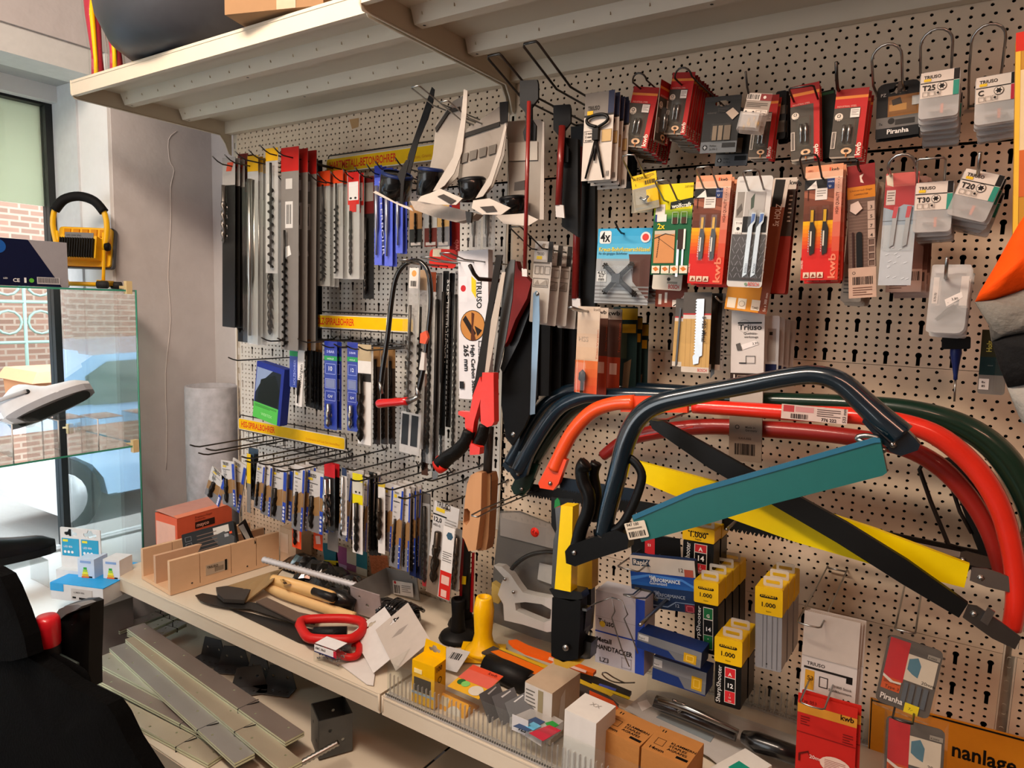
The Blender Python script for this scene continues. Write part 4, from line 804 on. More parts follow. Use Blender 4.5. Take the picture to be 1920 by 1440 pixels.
m_, W_, H_ = frame((1170,982,.512), (1208,975,.512), (1177,1013,.512)); c = Card(W_, H_); c.b.plate(rrect(0, -H_, W_, 0, .002), 0, .0006, '#bdb4a4'); c.T(.1, .22, .13, '947 100', '#222', bold=True).B(.1, .55, .9, .88, '#222', 12).R(.1, .32, .8, .4, '#7d766a')
lab = c.b.build('price_label', t); lab.matrix_basis = Matrix.Translation(-o) @ m_
hook(1212, 784, .40, 'loop', .04, STEEL, label='round wire loop carrying the black diagonal blade guard', rise=.008, r=.003)
hook(1655, 822, .40, 'loop', .03, STEEL, label='wire loop at the right end of the teal blade guard', rise=.01, r=.003, length=.3)
# yellow and black strap-bound staple hammer
t = thing('hammer_tacker', 'yellow-barred black-gripped hammer tacker hanging handle down', 'stapler', Matrix.Translation(P(1080, 940, .42))); o = P(1080, 940, .42)
b = MB(); q = PP([(1060,938),(1082,942),(1085,1110),(1062,1106),(1048,1102)], .42)
flatend(t, o, [(1058,945),(1080,947),(1076,1106),(1046,1100)], .43, .028, YEL, name='yellow_bar', mat=M('#d8b91a', .35, 0, .04, coat=.3))
flatend(t, o, [(1045,950),(1057,948),(1052,990),(1056,1000),(1044,1102),(1038,1098),(1042,1010),(1048,990)], .43, .02, '', name='steel_side', mat=M('#8d8c8a', .25, 1))
flatend(t, o, [(1036,1100),(1046,1096),(1096,1106),(1099,1118),(1078,1123),(1045,1115)], .42, .03, '#171717', name='grip_collar')
flatend(t, o, [(1042,1116),(1095,1121),(1094,1160),(1090,1230),(1062,1236),(1040,1225),(1040,1180)], .42, .03, '#0d0d0d', name='grip', mat=M('#0d0d0d', .5))
flatend(t, o, [(1044,1230),(1095,1238),(1070,1248),(1046,1240)], .42, .03, '#a8842a', name='butt')
b = MB(); c = P(1060, 1215, .445)-o; b.lathe([(0, -.002), (.006, -.002), (.007, .002)], STEEL, 10, tuple(c), 'y'); b.build('screw', t)
t = thing('hammer_tacker', 'second tacker with ochre bar partly hidden behind the yellow-barred one', 'stapler', Matrix.Translation(P(1100, 1050, .33))); o = P(1100, 1050, .33)
flatend(t, o, [(1084,1040),(1116,1045),(1116,1100),(1084,1102)], .34, .03, '#b08a2c', name='ochre_bar', mat=M('#a8812a', .35))
flatend(t, o, [(1084,1100),(1112,1098),(1112,1130),(1108,1180),(1098,1188),(1086,1180)], .34, .02, '#161616', name='grip')
t = thing('handheld_stapler', 'small black and chrome staple gun right of the tackers', 'stapler', Matrix.Translation(P(1105, 1150, .4))); o = P(1105, 1150, .4)
flatend(t, o, [(1085,1135),(1105,1142),(1102,1175),(1095,1200),(1088,1230),(1086,1180)], .4, .03, '', name='steel_head', mat=M('#2e2d2d', .25, .9))
flatend(t, o, [(1094,1195),(1115,1200),(1112,1230),(1090,1232)], .4, .03, '', name='lever', mat=M('#55524f', .25, 1))
bar(t, o, (1085,1138), (1104,1141), .42, 5, '#888', .02, 'chrome_top', STEEL)
hook(1180, 1118, .35, 'square', .03, STEEL, label='bent wire hook on the staple gun beside the Metall Handtacker box', rise=.02, length=.3)
t = thing('bit_card', 'black card with a small green emblem behind the yellow-barred tacker', 'hardware pack', Matrix.Translation(P(1034, 930, .3))); o = P(1034, 930, .3)
flatend(t, o, [(1034,932),(1075,936),(1075,1000),(1042,1000),(1034,985)], .3, .002, '#121212', name='backing_card')
flatend(t, o, [(1041,938),(1046,933),(1050,938),(1052,953),(1040,953)], .3, .004, '#1f7d3c', name='emblem')
# ================================================================== E. staple boxes on the lower right bay
def box3(tl, tr, bl, off, depth, offr=None):
    m, W, H = frame((*tl, off), (*tr, off if offr is None else offr), (*bl, off)); return m, W, H
def stanley(label, tl, tr, bl, off, letter, num, colr, h_y, n=0, g=None, kind='black', dz=0):
    m, W, H = box3(tl, tr, bl, off, .04); D = .05
    t = thing('staple_box', label, 'staple box', m); c = Card(W, H)
    c.b.plate(rrect(0, -h_y*H, W, 0, .003), 0, D, M('#cfa81c', .4)); c.R(.17, .08*h_y/.3, .82, .38*h_y, '#1a1812', .003).T(.5, .33*h_y, .1, 'STANLEY', '#cfa81c', 'c', bold=True, w=.56).T(.5, .7*h_y, .17, '1.000', '#1a1812', 'c', bold=True, w=.5).T(.5, .88*h_y, .05, 'Staples', '#3a3318', 'c')
    c.b.build('yellow_sleeve', t)
    b = MB(); b.plate(rrect(.02*W, -H, .98*W, -h_y*H, .004), .002, D-.002, M('#161615', .35) if kind == 'black' else M('#9a9ca0', .3, .3)); b.build('box_body', t)
    b = MB(); b.plate(rrect(.25*W, 0, .95*W, .02, .003), .01, .0112, FROST, [rrect(.35*W, .006, .85*W, .013, .002)]); b.build('hang_tab', t)
    c = Card(W, H); c.y = .0016
    if kind == 'black':
        v0 = h_y+.05; v1 = .97
        c.T(.22, v1, .16, 'SharpShooter', '#c4c4c0', rot=88, w=(v1-v0)*H/W).R(.38, v0, .78, v0+(v1-v0)*.95, '#c4c0b8').R(.4, v0+.01, .76, v0+(v1-v0)*.26, colr).R(.4, v0+(v1-v0)*.28, .76, v0+(v1-v0)*.62, '#141414').R(.4, v0+(v1-v0)*.63, .76, v0+(v1-v0)*.93, colr)
        c.T(.58, v0+(v1-v0)*.22, .13, letter, '#d8d4cc', 'c', bold=True).T(.6, v0+(v1-v0)*.53, .17, num, '#e4e2dc', 'c', bold=True)
        for i, s in enumerate(('4 11 140' if letter == 'G' else 'J 53 530').split()): c.T(.58, v0+(v1-v0)*(.72+i*.09), .06, s, '#d8d4cc', 'c')
    else:
        for u in (.28, .42, .62, .8): c.R(u, h_y+.01, u+.025, .98, '#6a6d72')
        c.O(.45, .93, .03, '#303030')
    c.b.build('printed_front', t)
    for i in range(n): dup(t, Vector((.001, .053, -.002))*(i+1), (g or label)+', '+ORD[i]+' from the front', 'yellow-topped staple boxes')
    return t
stanley('black staple box with green G label and number 14', (1301,1086), (1347,1097), (1301,1220), .27, 'G', '14', '#1d6a3c', .31, 3, 'yellow-topped box behind the green G one')
stanley('black staple box with red A label and number 12', (1340,1192), (1392,1204), (1338,1318), .33, 'A', '12', '#b3252b', .37, 1, 'yellow-topped box behind the lowest red-labelled one')
stanley('black staple box with red A label and number 14, pen cross on top', (1280,985), (1340,992), (1278,1075), .2, 'A', '14', '#a3252b', .28, 1, 'yellow-topped box behind the pen-crossed red one')
stanley('clear staple box showing silver staples under a yellow sleeve', (1416,1098), (1468,1106), (1414,1250), .3, '', '', '', .33, 2, 'yellow-topped box behind the clear staple box', 'clear')
def rapid(c):
    c.R(0, 0, 1, .32, '#b5aca2').R(.04, .06, .3, .2, '#2a4058').T(.06, .175, .075, 'Rapid', '#c4bdb4', bold=True).L([(.31, .06), (.27, .13), (.31, .2), (.33, .2), (.29, .13), (.33, .06)], '#2a4058').T(.76, .24, .06, '12', '#5e4a3c').R(.84, .18, .97, .32, '#9c4a38')
    c.G(0, .32, 1, .58, '#1a3c86', '#23589c', 4).L([(0, .5), (.3, .38), (.8, .42), (1, .55), (1, .5), (.8, .37), (.3, .34), (0, .42)], '#3f74b8').G(0, .58, 1, 1, '#1c3560', '#22324c', 3).L([(.05, .62), (.3, .66), (.42, .8), (.4, .86), (.05, .72)], '#56564f').L([(0, .93), (.55, .93), (.68, .82), (1, .82), (1, .835), (.69, .835), (.56, .95), (0, .95)], '#6e8096')
    c.T(.3, .41, .04, 'High', '#ccd4de', bold=True).T(.32, .47, .055, 'PERFORMANCE', '#ccd4de', bold=True, w=.45).T(.3, .53, .045, 'Galvanized', '#ccd4de').T(.36, .69, .035, 'High', '#8d99aa').T(.38, .75, .05, 'PERFORMANCE', '#8d99aa', w=.45).T(.36, .8, .04, 'Galvanized', '#8d99aa').T(.68, .92, .05, '12', '#8d99aa').R(.82, .84, .97, .98, '#7d2430').F(.84, .86, .95, .98, '#b05a60', .01)
hang('staple_card', 'blue staple card with bright wave print and grey top', 'staples', (1180,1040), (1302,1052), (1173,1132), .25, '#1c3560', rapid, 0, r=.003, slot=0, th=.018)
hook(1177, 1067, .3, 'square', .05, STEEL, label='wire hook bent over the blue wave-print staple card', rise=.0, length=.27)
def redcard(c): c.R(.1, .05, .35, .3, '#a3252b').T(.22, .22, .06, '2', '#d8d4cc', 'c')
hang('staple_card', 'black card with red patch under the teal blade guard', 'staples', (1182,1000), (1275,1010), (1180,1050), .17, '#151515', lambda c: c.L([(.3, .1), (.5, .1), (.48, .75), (.28, .65)], '#a3252b').T(.38, .4, .05, '53', '#d8d4cc', 'c'), 0, slot=0, r=.002)
def tack(c):
    c.R(0, 0, 1, .24, '#b9bac2').R(.82, 0, 1, 1, '#23409c').R(0, 0, .82, 1, '#b4b4bc', 0).R(0, .355, .82, .36, '#8f8f98').T(.06, .46, .12, 'Triuso', '#1a1a1c', bold=True, w=.33).O(.15, .45, .06, '#c7b03a').R(0, .55, .82, .57, '#23409c').T(.03, .7, .095, 'Metall', '#141416', bold=True).T(.03, .8, .095, 'HANDTACKER', '#141416', bold=True, w=.74).T(.1, .97, .09, 'LZ3', '#141416').F(.55, .83, .75, .97, '#9a9aa2', .012)
t_, c_ = hang('handtacker_box', 'white box reading Metall HANDTACKER with blue side', 'staple gun box', (1117,1105), (1208,1108), (1116,1240), .3, '#b4b4bc', tack, 0, slot=0, r=.001, th=.06)
t = thing('wire_bracket', 'thin bent wire hanger over the Metall Handtacker box', 'hook', Matrix.Translation(P(1150, 1120, .38))); o = P(1150, 1120, .38)
b = MB()
b.tube(local(PP([(1086,1146),(1120,1130),(1147,1120),(1153,1146),(1147,1158),(1165,1215),(1180,1250)], .37), o), .0015, STEEL, 5); b.tube(local(PP([(1147,1120),(1166,1126),(1177,1152),(1170,1160),(1185,1195),(1196,1225)], .37), o), .0015, STEEL, 5); b.build('bent_wire', t)['kind'] = 'stuff'
def esc(i):
    def d(c): c.R(0, 0, 1, .5, '#76797c').R(0, .5, 1, 1, '#1c3470').L([(0, .5), (.5, .55), (.62, .95), (1, .95), (1, .5)], '#6e7174').R(.02, .08, .18, .4, '#b5b5b2').T(.03, .33, .03, 'Rapid', '#222').R(.74, .3, .93, .85, '#b08a1c').F(.78, .4, .89, .75, '#d8bc5a', .008)
    return d
hang('staple_strip_box', 'slim blue and grey staple strip box, upper of two', 'staples', (1196,1185), (1316,1224), (1191,1213), .33, '#1c3470', esc(0), 0, slot=0, r=.001, th=.05)
hang('staple_strip_box', 'slim blue and grey staple strip box, lower of two', 'staples', (1225,1230), (1325,1262), (1222,1272), .3, '#1c3470', esc(1), 0, slot=0, r=.001, th=.05)
hook(1200, 1172, .4, 'single', label='chrome prong above the slim blue staple box', col=STEEL, rise=.0, r=.004, length=.38)
def kl(c):
    c.R(0, 0, 1, .5, '#aca39a').R(0, .5, 1, 1, '#b3ada8').T(.1, .6, .07, 'TRIUSO', '#2b2724', bold=True).R(.05, .62, .85, .645, '#2b2724').R(.82, .62, .93, .7, '#1d1a18').R(.08, .66, .25, .88, '#b3842a').T(.12, .77, .09, '53', '#5a3c14', bold=True).F(.34, .7, .5, .82, '#222', .014).T(.93, .78, .05, '1000 Stück', '#2b2724', 'r').T(.93, .83, .05, 'Stahlklammern', '#2b2724', 'r').T(.93, .95, .13, '10', '#1d1a18', 'r', bold=True).T(.6, .93, .05, 'mm', '#1d1a18').R(0, .5, 1, .505, '#8d857d')
hang('staple_card', 'white staple card with yellow patch and number 10', 'staples', (1509,1144), (1614,1160), (1499,1306), .31, '#aca39a', kl, 2, (.003,.006,.001), slot=.2, r=.001, group='white 10 mm staple cards', glabel='white staple card behind the number 10 one')
hook(1516, 1173, .35, 'loop', .04, STEEL, label='wire loop through the white number 10 staple card', rise=.0, r=.002)
def kw(c):
    c.R(0, 0, 1, .1, '#a8241c').R(0, .1, 1, .19, '#b07a2c').R(0, .19, 1, 1, '#a3211c').T(.05, .08, .06, 'Typ 053', '#5e1410').T(.73, .15, .1, 'kwb', '#2a1410', bold=True, w=.22).R(0, .38, 1, .39, '#7e1714').lines(.06, .22, .22, .32, 4, '#6e1814').lines(.78, .28, .95, .38, 4, '#6e1814').T(.24, .62, .07, '20mm', '#c9a8a0', bold=True).O(.68, .62, .26, '#c4ab9e', 20, .16).lines(.5, .58, .85, .68, 6, '#8d5a52').L([(.05, .6), (.22, .55), (.24, .61), (.21, .57), (.08, .61), (.08, .68), (.05, .68)], '#5e1410').L([(.05, .98), (.2, .95), (.25, 1), (.05, 1)], '#5a4a44')
hang('staple_card', 'bright red staple card at the bottom with 20mm mark', 'staples', (1497,1298), (1608,1314), (1489,1480), .36, '#a3211c', kw, 2, (.003,.008,.001), slot=.11, r=.001, group='bright red staple cards', glabel='red staple card behind the bright 20mm one')
hook(1522, 1325, .41, 'loop', .04, STEEL, label='wire loop through the bright red staple card', rise=.0, r=.002)
def pira(c):
    c.R(0, 0, 1, 1, '#625b55', .01).R(.05, .03, .42, .62, '#a8262a').R(.05, .6, .4, .78, '#b0481f').T(.08, .68, .06, '20mm x 1400', '#5e2410', w=.3).T(.12, .755, .07, 'Type 3', '#5e2410').R(.42, .18, .95, .56, '#b9ad9c').L([(.45, .25), (.6, .2), (.68, .3), (.66, .48), (.55, .45), (.45, .4)], '#4f7484').T(.74, .54, .07, '20mm', '#2b2724').R(.75, .1, .97, .16, '#8d857a').T(.77, .15, .04, 'K3003', '#2b2724').L([(.05, .56), (.25, .63), (.4, .62), (.4, .65), (.2, .66), (.05, .6)], '#c4b8ac')
    for i in range(4): c.R(.45+i*.12, .58, .53+i*.12, .88, '#5d6268')
    c.T(.08, .92, .13, 'Piranha', '#cfc6be', bold=True, w=.42)
def piram(yel):
    def d(c):
        pira(c)
        if yel: c.R(.54, .86, .8, 1.0, '#cdb620').T(.62, .95, .06, '7,-', '#4a3a18')
    return d
for i, (a, bb, cc, l, y) in enumerate((((1667,1188),(1772,1212),(1640,1312),'clear blister card with red field, staples and yellow sticker', 1), ((1662,1340),(1773,1366),(1655,1480),'clear blister card with red field below the yellow-stickered one', 0))):
    hang('staple_card', l, 'staples', a, bb, cc, .3, '#4d4742', piram(y), 0, slot=0, r=.01, extra=lambda c, t: (blister(c, -.03, -.12, 1.05, 1.04, .022, t), None))
for x, y in ((1725, 1152), (1763, 1162), (1586, 1122), (1605, 1127)):
    pass
hook(1697, 1184, .34, 'square', .03, STEEL, label='wire hook holding the upper red-fielded blister card', rise=.0)
hook(1692, 1353, .36, 'loop', .03, DSTEEL, label='wire hook holding the lower red-fielded blister card', rise=.01)
hook(1362, 993, .3, 'single', label='bright empty prong under the teal blade guard', col=STEEL, rise=.0, r=.003)
# yellow-orange warning sign
m_, W_, H_ = frame((1632,1308,.03), (1980,1400,.03), (1628,1520,.03)); t = thing('warning_sign', 'orange sign with black border reading nanlage at the lower right', 'sign', m_)
c = Card(W_, H_); c.b.plate([(0, -H_), (W_, -H_), (W_, 0), (0, 0)], 0, .003, '#c07a1c'); c.R(.008, 0, .014, 1, '#17120c').R(.008, .02, 1, .035, '#17120c')
c.b = MB(); c.k = 0; c.b.plate([(0, -H_), (W_, -H_), (W_, 0), (0, 0)], 0, .003, '#b9761e'); c.R(.005, 0, .012, 1, '#17120c').R(.005, .01, 1, .025, '#17120c').T(.48, .3, .1, 'nanlage', '#120c06', bold=True, w=.34).T(.47, .52, .1, 'n, Feue', '#120c06', bold=True, w=.4)
c.b.build('sign_plate', t)
# ================================================================== F. orange and grey work garment and yellow wrapping at the right edge
def cloth(name, label, cat, quadpts, thick, cols, folds=.01, nx=14, nz=26, seed=3):
    """hanging cloth: a closed wrinkled slab through pixel-defined corners; cols = [(v limit, material)]"""
    rd = random.Random(seed); o = quadpts[0].copy(); tl, tr, bl, br = [q-o for q in quadpts]; V = []; F_ = []; mi = []
    ph = [rd.uniform(0, 6) for _ in range(6)]
    for s in (0, 1):
        for j in range(nz+1):
            for i in range(nx+1):
                u, v = i/nx, j/nz; p = (tl*(1-u)+tr*u)*(1-v)+(bl*(1-u)+br*u)*v
                w = folds*(math.sin(u*9+ph[0]+v*2)+.6*math.sin(u*17+ph[1]-v*5)+.5*math.sin(v*14+ph[2]+u*3))
                e = math.sin(math.pi*min(1, max(0, u)))**.5
                p = p+Vector((0, (-1 if s == 0 else 1)*thick/2*e-w, 0)); V.append(p)
    n = (nx+1)*(nz+1); b = MB()
    parts = {}
    for s in (0, 1):
        for j in range(nz):
            v = (j+.5)/nz
            for k, (lim, mt) in enumerate(cols):
                if v <= lim: break
            for i in range(nx):
                a = s*n+j*(nx+1)+i; f = (a, a+nx+1, a+nx+2, a+1); parts.setdefault(k, []).append(f if s == 0 else tuple(reversed(f)))
    t = thing(name, label, cat, Matrix.Translation(o)); nm = ['cloth_panel', 'reflective_band', 'lower_cloth', 'hem', 'trim_band']
    for k in sorted(parts):
        b = MB(); idx = sorted({q for f in parts[k] for q in f}); mp = {q: i for i, q in enumerate(idx)}
        b.add([V[q] for q in idx], [tuple(mp[q] for q in f) for f in parts[k]], cols[k][1], True); b.build(nm[k % 5], t)
    return t
t = thing('work_jacket', 'orange high-visibility work jacket with grey and black panels', 'jacket', Matrix.Translation(P(1830, 560, .5))); o = P(1830, 560, .5)
def sheet(t, o, poly, off, th, mat, name):
    """padded cloth panel: outline in pixels, rounded belly towards the viewer"""
    q = [P(x, y, off) for x, y in poly]; c = sum(q, Vector())/len(q); n = len(q); b = MB(); vs = []; rings = (1.0, .93, .75, .4)
    for k, s in enumerate(rings):
        for p in q: vs.append(c+(p-c)*s-o+Vector((0, -th*(1-s**2)**.5 - (.004*math.sin(40*p.x+55*p.z) if 0 < k else 0), 0)))
    vs.append(c-o+Vector((0, -th, 0))); f = [(k*n+i, k*n+(i+1) % n, (k+1)*n+(i+1) % n, (k+1)*n+i) for k in range(3) for i in range(n)]+[(3*n+i, 3*n+(i+1) % n, 4*n) for i in range(n)]
    b.add(vs, f, mat, True)
    m = len(vs); b.add([p-o+Vector((0, .03, 0)) for p in q]+[p-o for p in q], [(n+i, n+(i+1) % n, (i+1) % n, i) for i in range(n)]+[tuple(range(n))], mat)
    return b.build(name, t)
HV = M('#ff4a12', .8, 0, .05, .2, 60); GC = M('#77736c', .9, 0, .1, .3, 120); BC = M('#1b1b1c', .85, 0, .1, .3, 90)
sheet(t, o, [(1925,398),(1910,420),(1890,455),(1865,500),(1838,545),(1828,566),(1862,562),(1900,550),(1980,520),(2090,490),(2080,340),(1990,345)], .5, .03, HV, 'orange_panel')
sheet(t, o, [(1828,566),(1862,562),(1900,550),(1980,520),(2090,490),(2095,580),(1980,610),(1920,625),(1880,632),(1860,640),(1855,610)], .5, .028, GC, 'grey_panel')
sheet(t, o, [(1860,640),(1880,632),(1980,605),(2095,575),(2100,670),(1980,700),(1930,720),(1890,727),(1875,690)], .5, .03, BC, 'black_panel')
sheet(t, o, [(1889,727),(1930,720),(1980,705),(2100,675),(2110,840),(1990,830),(1945,820),(1915,790),(1900,755)], .5, .028, M('#8d8a84', .9, 0, .1, .3, 120), 'reflective_band')
m_, W_, H_ = frame((1905,62,.35), (1975,80,.35), (1898,500,.35)); t = thing('yellow_wrapping', 'yellow and orange printed wrapping hanging at the right edge', 'packaging', m_)
c = Card(W_, H_); c.b.plate(rrect(0, -H_, W_, 0, .01), 0, .02, M('#a87a2c', .5)); c.R(.0, 0, .3, .08, '#b3281c').R(.0, .16, .3, .5, '#c4b08a').R(.02, .5, .9, .7, '#b05a2c').R(0, .08, .12, 1, '#c9a13a'); c.b.build('printed_film', t)
# ================================================================== G. yellow header signs with wire racks
def sign(label, tl, tr, bl, off, txt, sub, bars=0, rackh=.03, tw_=.5):
    m, W, H = frame((*tl, off), (*tr, off), (*bl, off)); t = thing('header_sign', label, 'sign', m); c = Card(W, H)
    c.b.plate(rrect(0, -H, W, 0, .008), 0, .003, '#c9c5b8'); c.R(.004, .06, .996, .94, '#dcae18', .007)
    c.T(.03, .74, H/W*.52, txt, '#c8301a', bold=True, w=tw_)
    if sub: c.T(.96, .74, H/W*.2, sub, '#c27a1c', 'r', w=.3)
    c.b.build('printed_plate', t)
    b = MB(); b.tube([(0, .006, -H*.9), (0, .006, -.004), (.006, .006, .01), (W-.006, .006, .01), (W, .006, -.004), (W, .006, -H*.9)], .0022, DSTEEL, 6); b.build('wire_frame', t)
    if bars:
        b = MB(); z1 = -H-.004; z2 = z1-rackh
        for z in (z1, z2): b.tube([(0, .006, z), (W, .006, z)], .0018, DSTEEL, 5)
        b.build('rack_rail', t)['kind'] = 'stuff'
        for i in range(bars+1):
            b = MB(); b.tube([(W*i/bars, .006, z1), (W*i/bars, .006, z2), (W*i/bars, .05, z2-.002)], .0016, DSTEEL, 5); b.build('rack_bar', t)
sign('yellow header sign lettered HARTMETALL-BETONBOHRER near the top shelf', (612,298), (852,264), (613,326), .05, 'HARTMETALL-BETONBOHRER', 'für Beton, Granit, Naturstein', 0, tw_=.55)
sign('yellow header sign lettered HOLZ-SPIRALBOHRER above a wire rack', (583,589), (775,597), (583,613), .09, 'HOLZ-SPIRALBOHRER', '', 10, .035, .42)
sign('yellow header sign lettered HSS-SPIRALBOHRER above the small drill rows', (447,783), (647,821), (446,804), .10, 'HSS-SPIRALBOHRER', 'Sortiment auf Lux Set bestellbar', 11, .035, .34)
# ================================================================== H. drill packs of the left bay
def pack(label, x0, x1, y0, y1, off, head, hh=.1, body='clear', drill='twist', dcol=None, n=0, step=(.002,.016,-.001), lab=None, foot=None, lean=0, du=.5, dw=.3, cat='drill bit', x2=None, grp=None, dv=(.12, .95), name='drill_pack', th=.001):
    """hanging bag or card x0..x1 wide (pixels), y0..y1 tall, with one real twisted bit in it"""
    m, W, H = frame((x0, y0, off), (x1, y0+(x1-x0)*.06, off), ((x2 or x0), y1, off)); t = thing(name, label, cat, m); c = Card(W, H)
    bc = {'clear': FROST, 'grey': M('#77736f', .4), 'dark': M('#262524', .4), 'white': M('#c9c7c4', .5), 'blue': M('#1d2f8c', .3, coat=.4), 'bluec': M('#4a5ac0', .25, coat=.5), 'silver': M('#8f8f8f', .25, .6), 'black': M('#111', .35, coat=.4)}[body] if isinstance(body, str) else body
    c.b.plate(rrect(0, -H, W, 0, .002), .0, th, bc)
    if head: c.R(0, 0, 1, hh, head); c.k += 1
    if foot: c.R(0, 1-foot[0], 1, 1, foot[1])
    if lab: lab(c)
    c.b.build('backing_card' if body not in ('clear',) else 'bag', t)
    if drill:
        b = MB(); r = dw*W/2; f = {'twist': drill_mb, 'auger': auger_mb}.get(drill)
        if f: f(b, du*W, -dv[0]*H, -dv[1]*H, r, dcol or DRILL, -r-.001)
        elif drill == 'rod': b.lathe([(0, -dv[0]*H), (r, -dv[0]*H-.002), (r, -(dv[0]*.4+dv[1]*.6)*H), (r*.5, -(dv[0]*.3+dv[1]*.7)*H), (r*.5, -dv[1]*H), (0, -dv[1]*H)], dcol or DRILL, 8, (du*W, -r-.001, 0))
        b.build('drill_bit', t)
        if body == 'clear' and W > .012:
            b = MB(); d = r*2+.003; b.add([(.001, 0, -.11*H), (.001, -d, -.14*H), (W-.001, -d, -.14*H), (W-.001, 0, -.11*H), (.001, 0, -H), (.001, -d*.8, -H*.99), (W-.001, -d*.8, -H*.99), (W-.001, 0, -H)], [(0,4,5,1),(1,5,6,2),(2,6,7,3)], PLASTIC); b.build('film', t)
    for i in range(n): dup(t, Vector(step)*(i+1), 'same pack behind the '+label.replace('the ', '', 1)[:0]+(grp or label)+', '+ORD[i]+' from the front', grp or label)
    if n: t['group'] = grp or label
    return t
barc = lambda c: (c.R(.2, .22, .7, .36, '#b9b6b2'), c.B(.28, .24, .6, .34, '#222', 8))
pack('long drill with thick black spiral and grey label, nearest the window', 417, 441, 296, 612, .26, '#8d8986', .16, 'dark', 'twist', dcol=M('#6d6864', .3, .8), dw=.26, du=.3, n=2, dv=(.16, .5), lab=lambda c: c.L([(.4, .03), (.9, .03), (.7, .08), (.3, .08)], '#a8402a'), grp='black spiral drills at the window end')
pack('long masonry drill pack with dark red header beside the window-end drill', 446, 465, 289, 640, .2, '#6e1f18', .2, 'dark', 'twist', n=2, dw=.4, grp='dark red headed long drills')
pack('long drill pack with yellow header and small white label', 464, 484, 293, 645, .24, '#b38a18', .08, 'clear', 'rod', dcol=STEEL, lab=barc, n=2, dw=.35, grp='yellow-headed long drills')
pack('long drill in clear bag behind a dull yellow header', 486, 500, 300, 640, .18, '#7a5a18', .07, 'grey', 'twist', n=1, dw=.4, grp='dull yellow headed drills')
pack('wide clear bag with auger bit under a bright yellow header', 498, 521, 279, 512, .27, '#c99a1c', .1, 'clear', 'auger', dw=.34, du=.66, lab=lambda c: c.R(.15, .28, .5, .42, '#a8a6a2'))
pack('long drill standing low behind the bright yellow header bag', 500, 522, 330, 642, .21, None, 0, 'clear', 'twist', n=1, dw=.3, grp='drills under the yellow header bag')
t = pack('wide grey card with big red header and barcode label', 527, 560, 278, 655, .26, '#9c1c18', .115, 'grey', 'auger', n=2, step=(.004,.03,0), dw=.22, du=.35, dv=(.4, .98), lab=lambda c: (c.R(.25, .26, .68, .39, '#b5b3b0'), c.B(.32, .275, .6, .37, '#222', 9), c.L([(.15, .485), (.5, .475), (.6, .52), (.2, .54)], '#c9c9c6'), c.R(.28, .15, .66, .2, '#a8a6a2')), grp='red-headed grey cards')
pack('dark long pack deep behind the red-headed grey cards', 575, 596, 300, 640, .1, '#3a3836', .1, 'dark', 'twist', n=1, dw=.4, grp='dark long packs near the upper rack')
pack('slim clear tube hanging low in front of the rack', 569, 577, 500, 632, .17, '#8a8884', .05, 'clear', 'rod', dcol=STEEL, dw=.6)
for x, y in ((398,293),(421,290),(441,284),(466,281),(487,272),(512,275)): hook(x, y, .33, 'single', label='black prong of the top row of long drills, '+['first','second','third','fourth','fifth','sixth'][[398,421,441,466,487,512].index(x)]+' from the window', rise=.018, group='prongs over the long drills')
for i, (x, y) in enumerate(((519,328),(538,326),(557,325),(578,323),(595,325),(620,322),(643,317),(665,313),(687,308),(704,303),(741,296))):
    hook(x, y, .24 if i < 4 else .22, 'single', label='black prong over the second drill row, '+(['first']+ORD)[i]+' from the left', rise=.02, group='prongs over the second drill row')
pack('clear bag with auger bit under the first orange header', 595, 619, 322, 536, .17, '#c0401c', .13, 'clear', 'auger', n=2, dw=.3, du=.6, lab=lambda c: c.R(.45, .25, .75, .5, '#8a8884'), grp='orange-headed bags')
pack('clear bag with black-tipped drill under the second orange header', 625, 643, 320, 522, .17, '#c0401c', .12, 'clear', 'auger', n=2, dw=.35, du=.5, lab=lambda c: c.R(.35, .18, .75, .5, '#9a9894'), grp='second orange-headed bags')
pack('red plastic holder with white label and face-like holes', 651, 674, 324, 523, .18, None, 0, 'clear', 'twist', n=1, dw=.22, du=.4, dv=(.36, .97), lab=lambda c: (c.R(.05, 0, .98, .3, '#a81c18'), c.R(.12, .09, .9, .26, '#c4c2c2'), c.O(.3, .24, .1, '#141414', ry=.06), c.O(.68, .24, .1, '#141414', ry=.06), c.R(.2, .3, .75, .37, '#a81c18')), grp='red plastic holders')
pack('darker red holder with grey label right of the white-labelled one', 681, 701, 332, 560, .15, None, 0, 'dark', 'twist', dw=.3, du=.4, dv=(.33, .97), lab=lambda c: (c.R(0, 0, 1, .3, '#5e1512'), c.R(.08, .05, .95, .2, '#77726c')))
def blu(c): c.T(.62, .16, .3, 'HELLERBOHR', '#9aa0c4', rot=-86, w=.75*c.H/c.W)
for i, (a, b_, y0, y1, nm) in enumerate(((702,716,311,497,'lettered'),(721,736,316,499,'plain middle'),(742,755,330,475,'shortest'))):
    pack('blue drill tube in the blue group, '+nm+' one', a, b_, y0, y1, .17, BLUE, .12, 'bluec', 'rod', dcol=M('#8d90a0', .3, .7), n=1, dw=.4, lab=blu if i == 0 else None, grp='blue tubes '+nm, dv=(.2, .9))
for i, (a, b_, y0, y1, c1, c2) in enumerate(((768,791,385,463,'#a87a4c','#3a3c38'),(796,819,380,463,'#b5b2ac','#6a2a20'),(820,842,375,463,'#b3905a','#77777a'))):
    pack('stone drill card with '+('grey pebble','red brick','speckled granite')[i]+' picture foot', a, b_, y0, y1, .19, None, 0, M(c1, .5), 'twist', dw=.18, du=.55, dv=(.2, .93), foot=(.42, c2), lab=lambda c: c.R(.1, .9, .9, .97, '#a8a09a'))
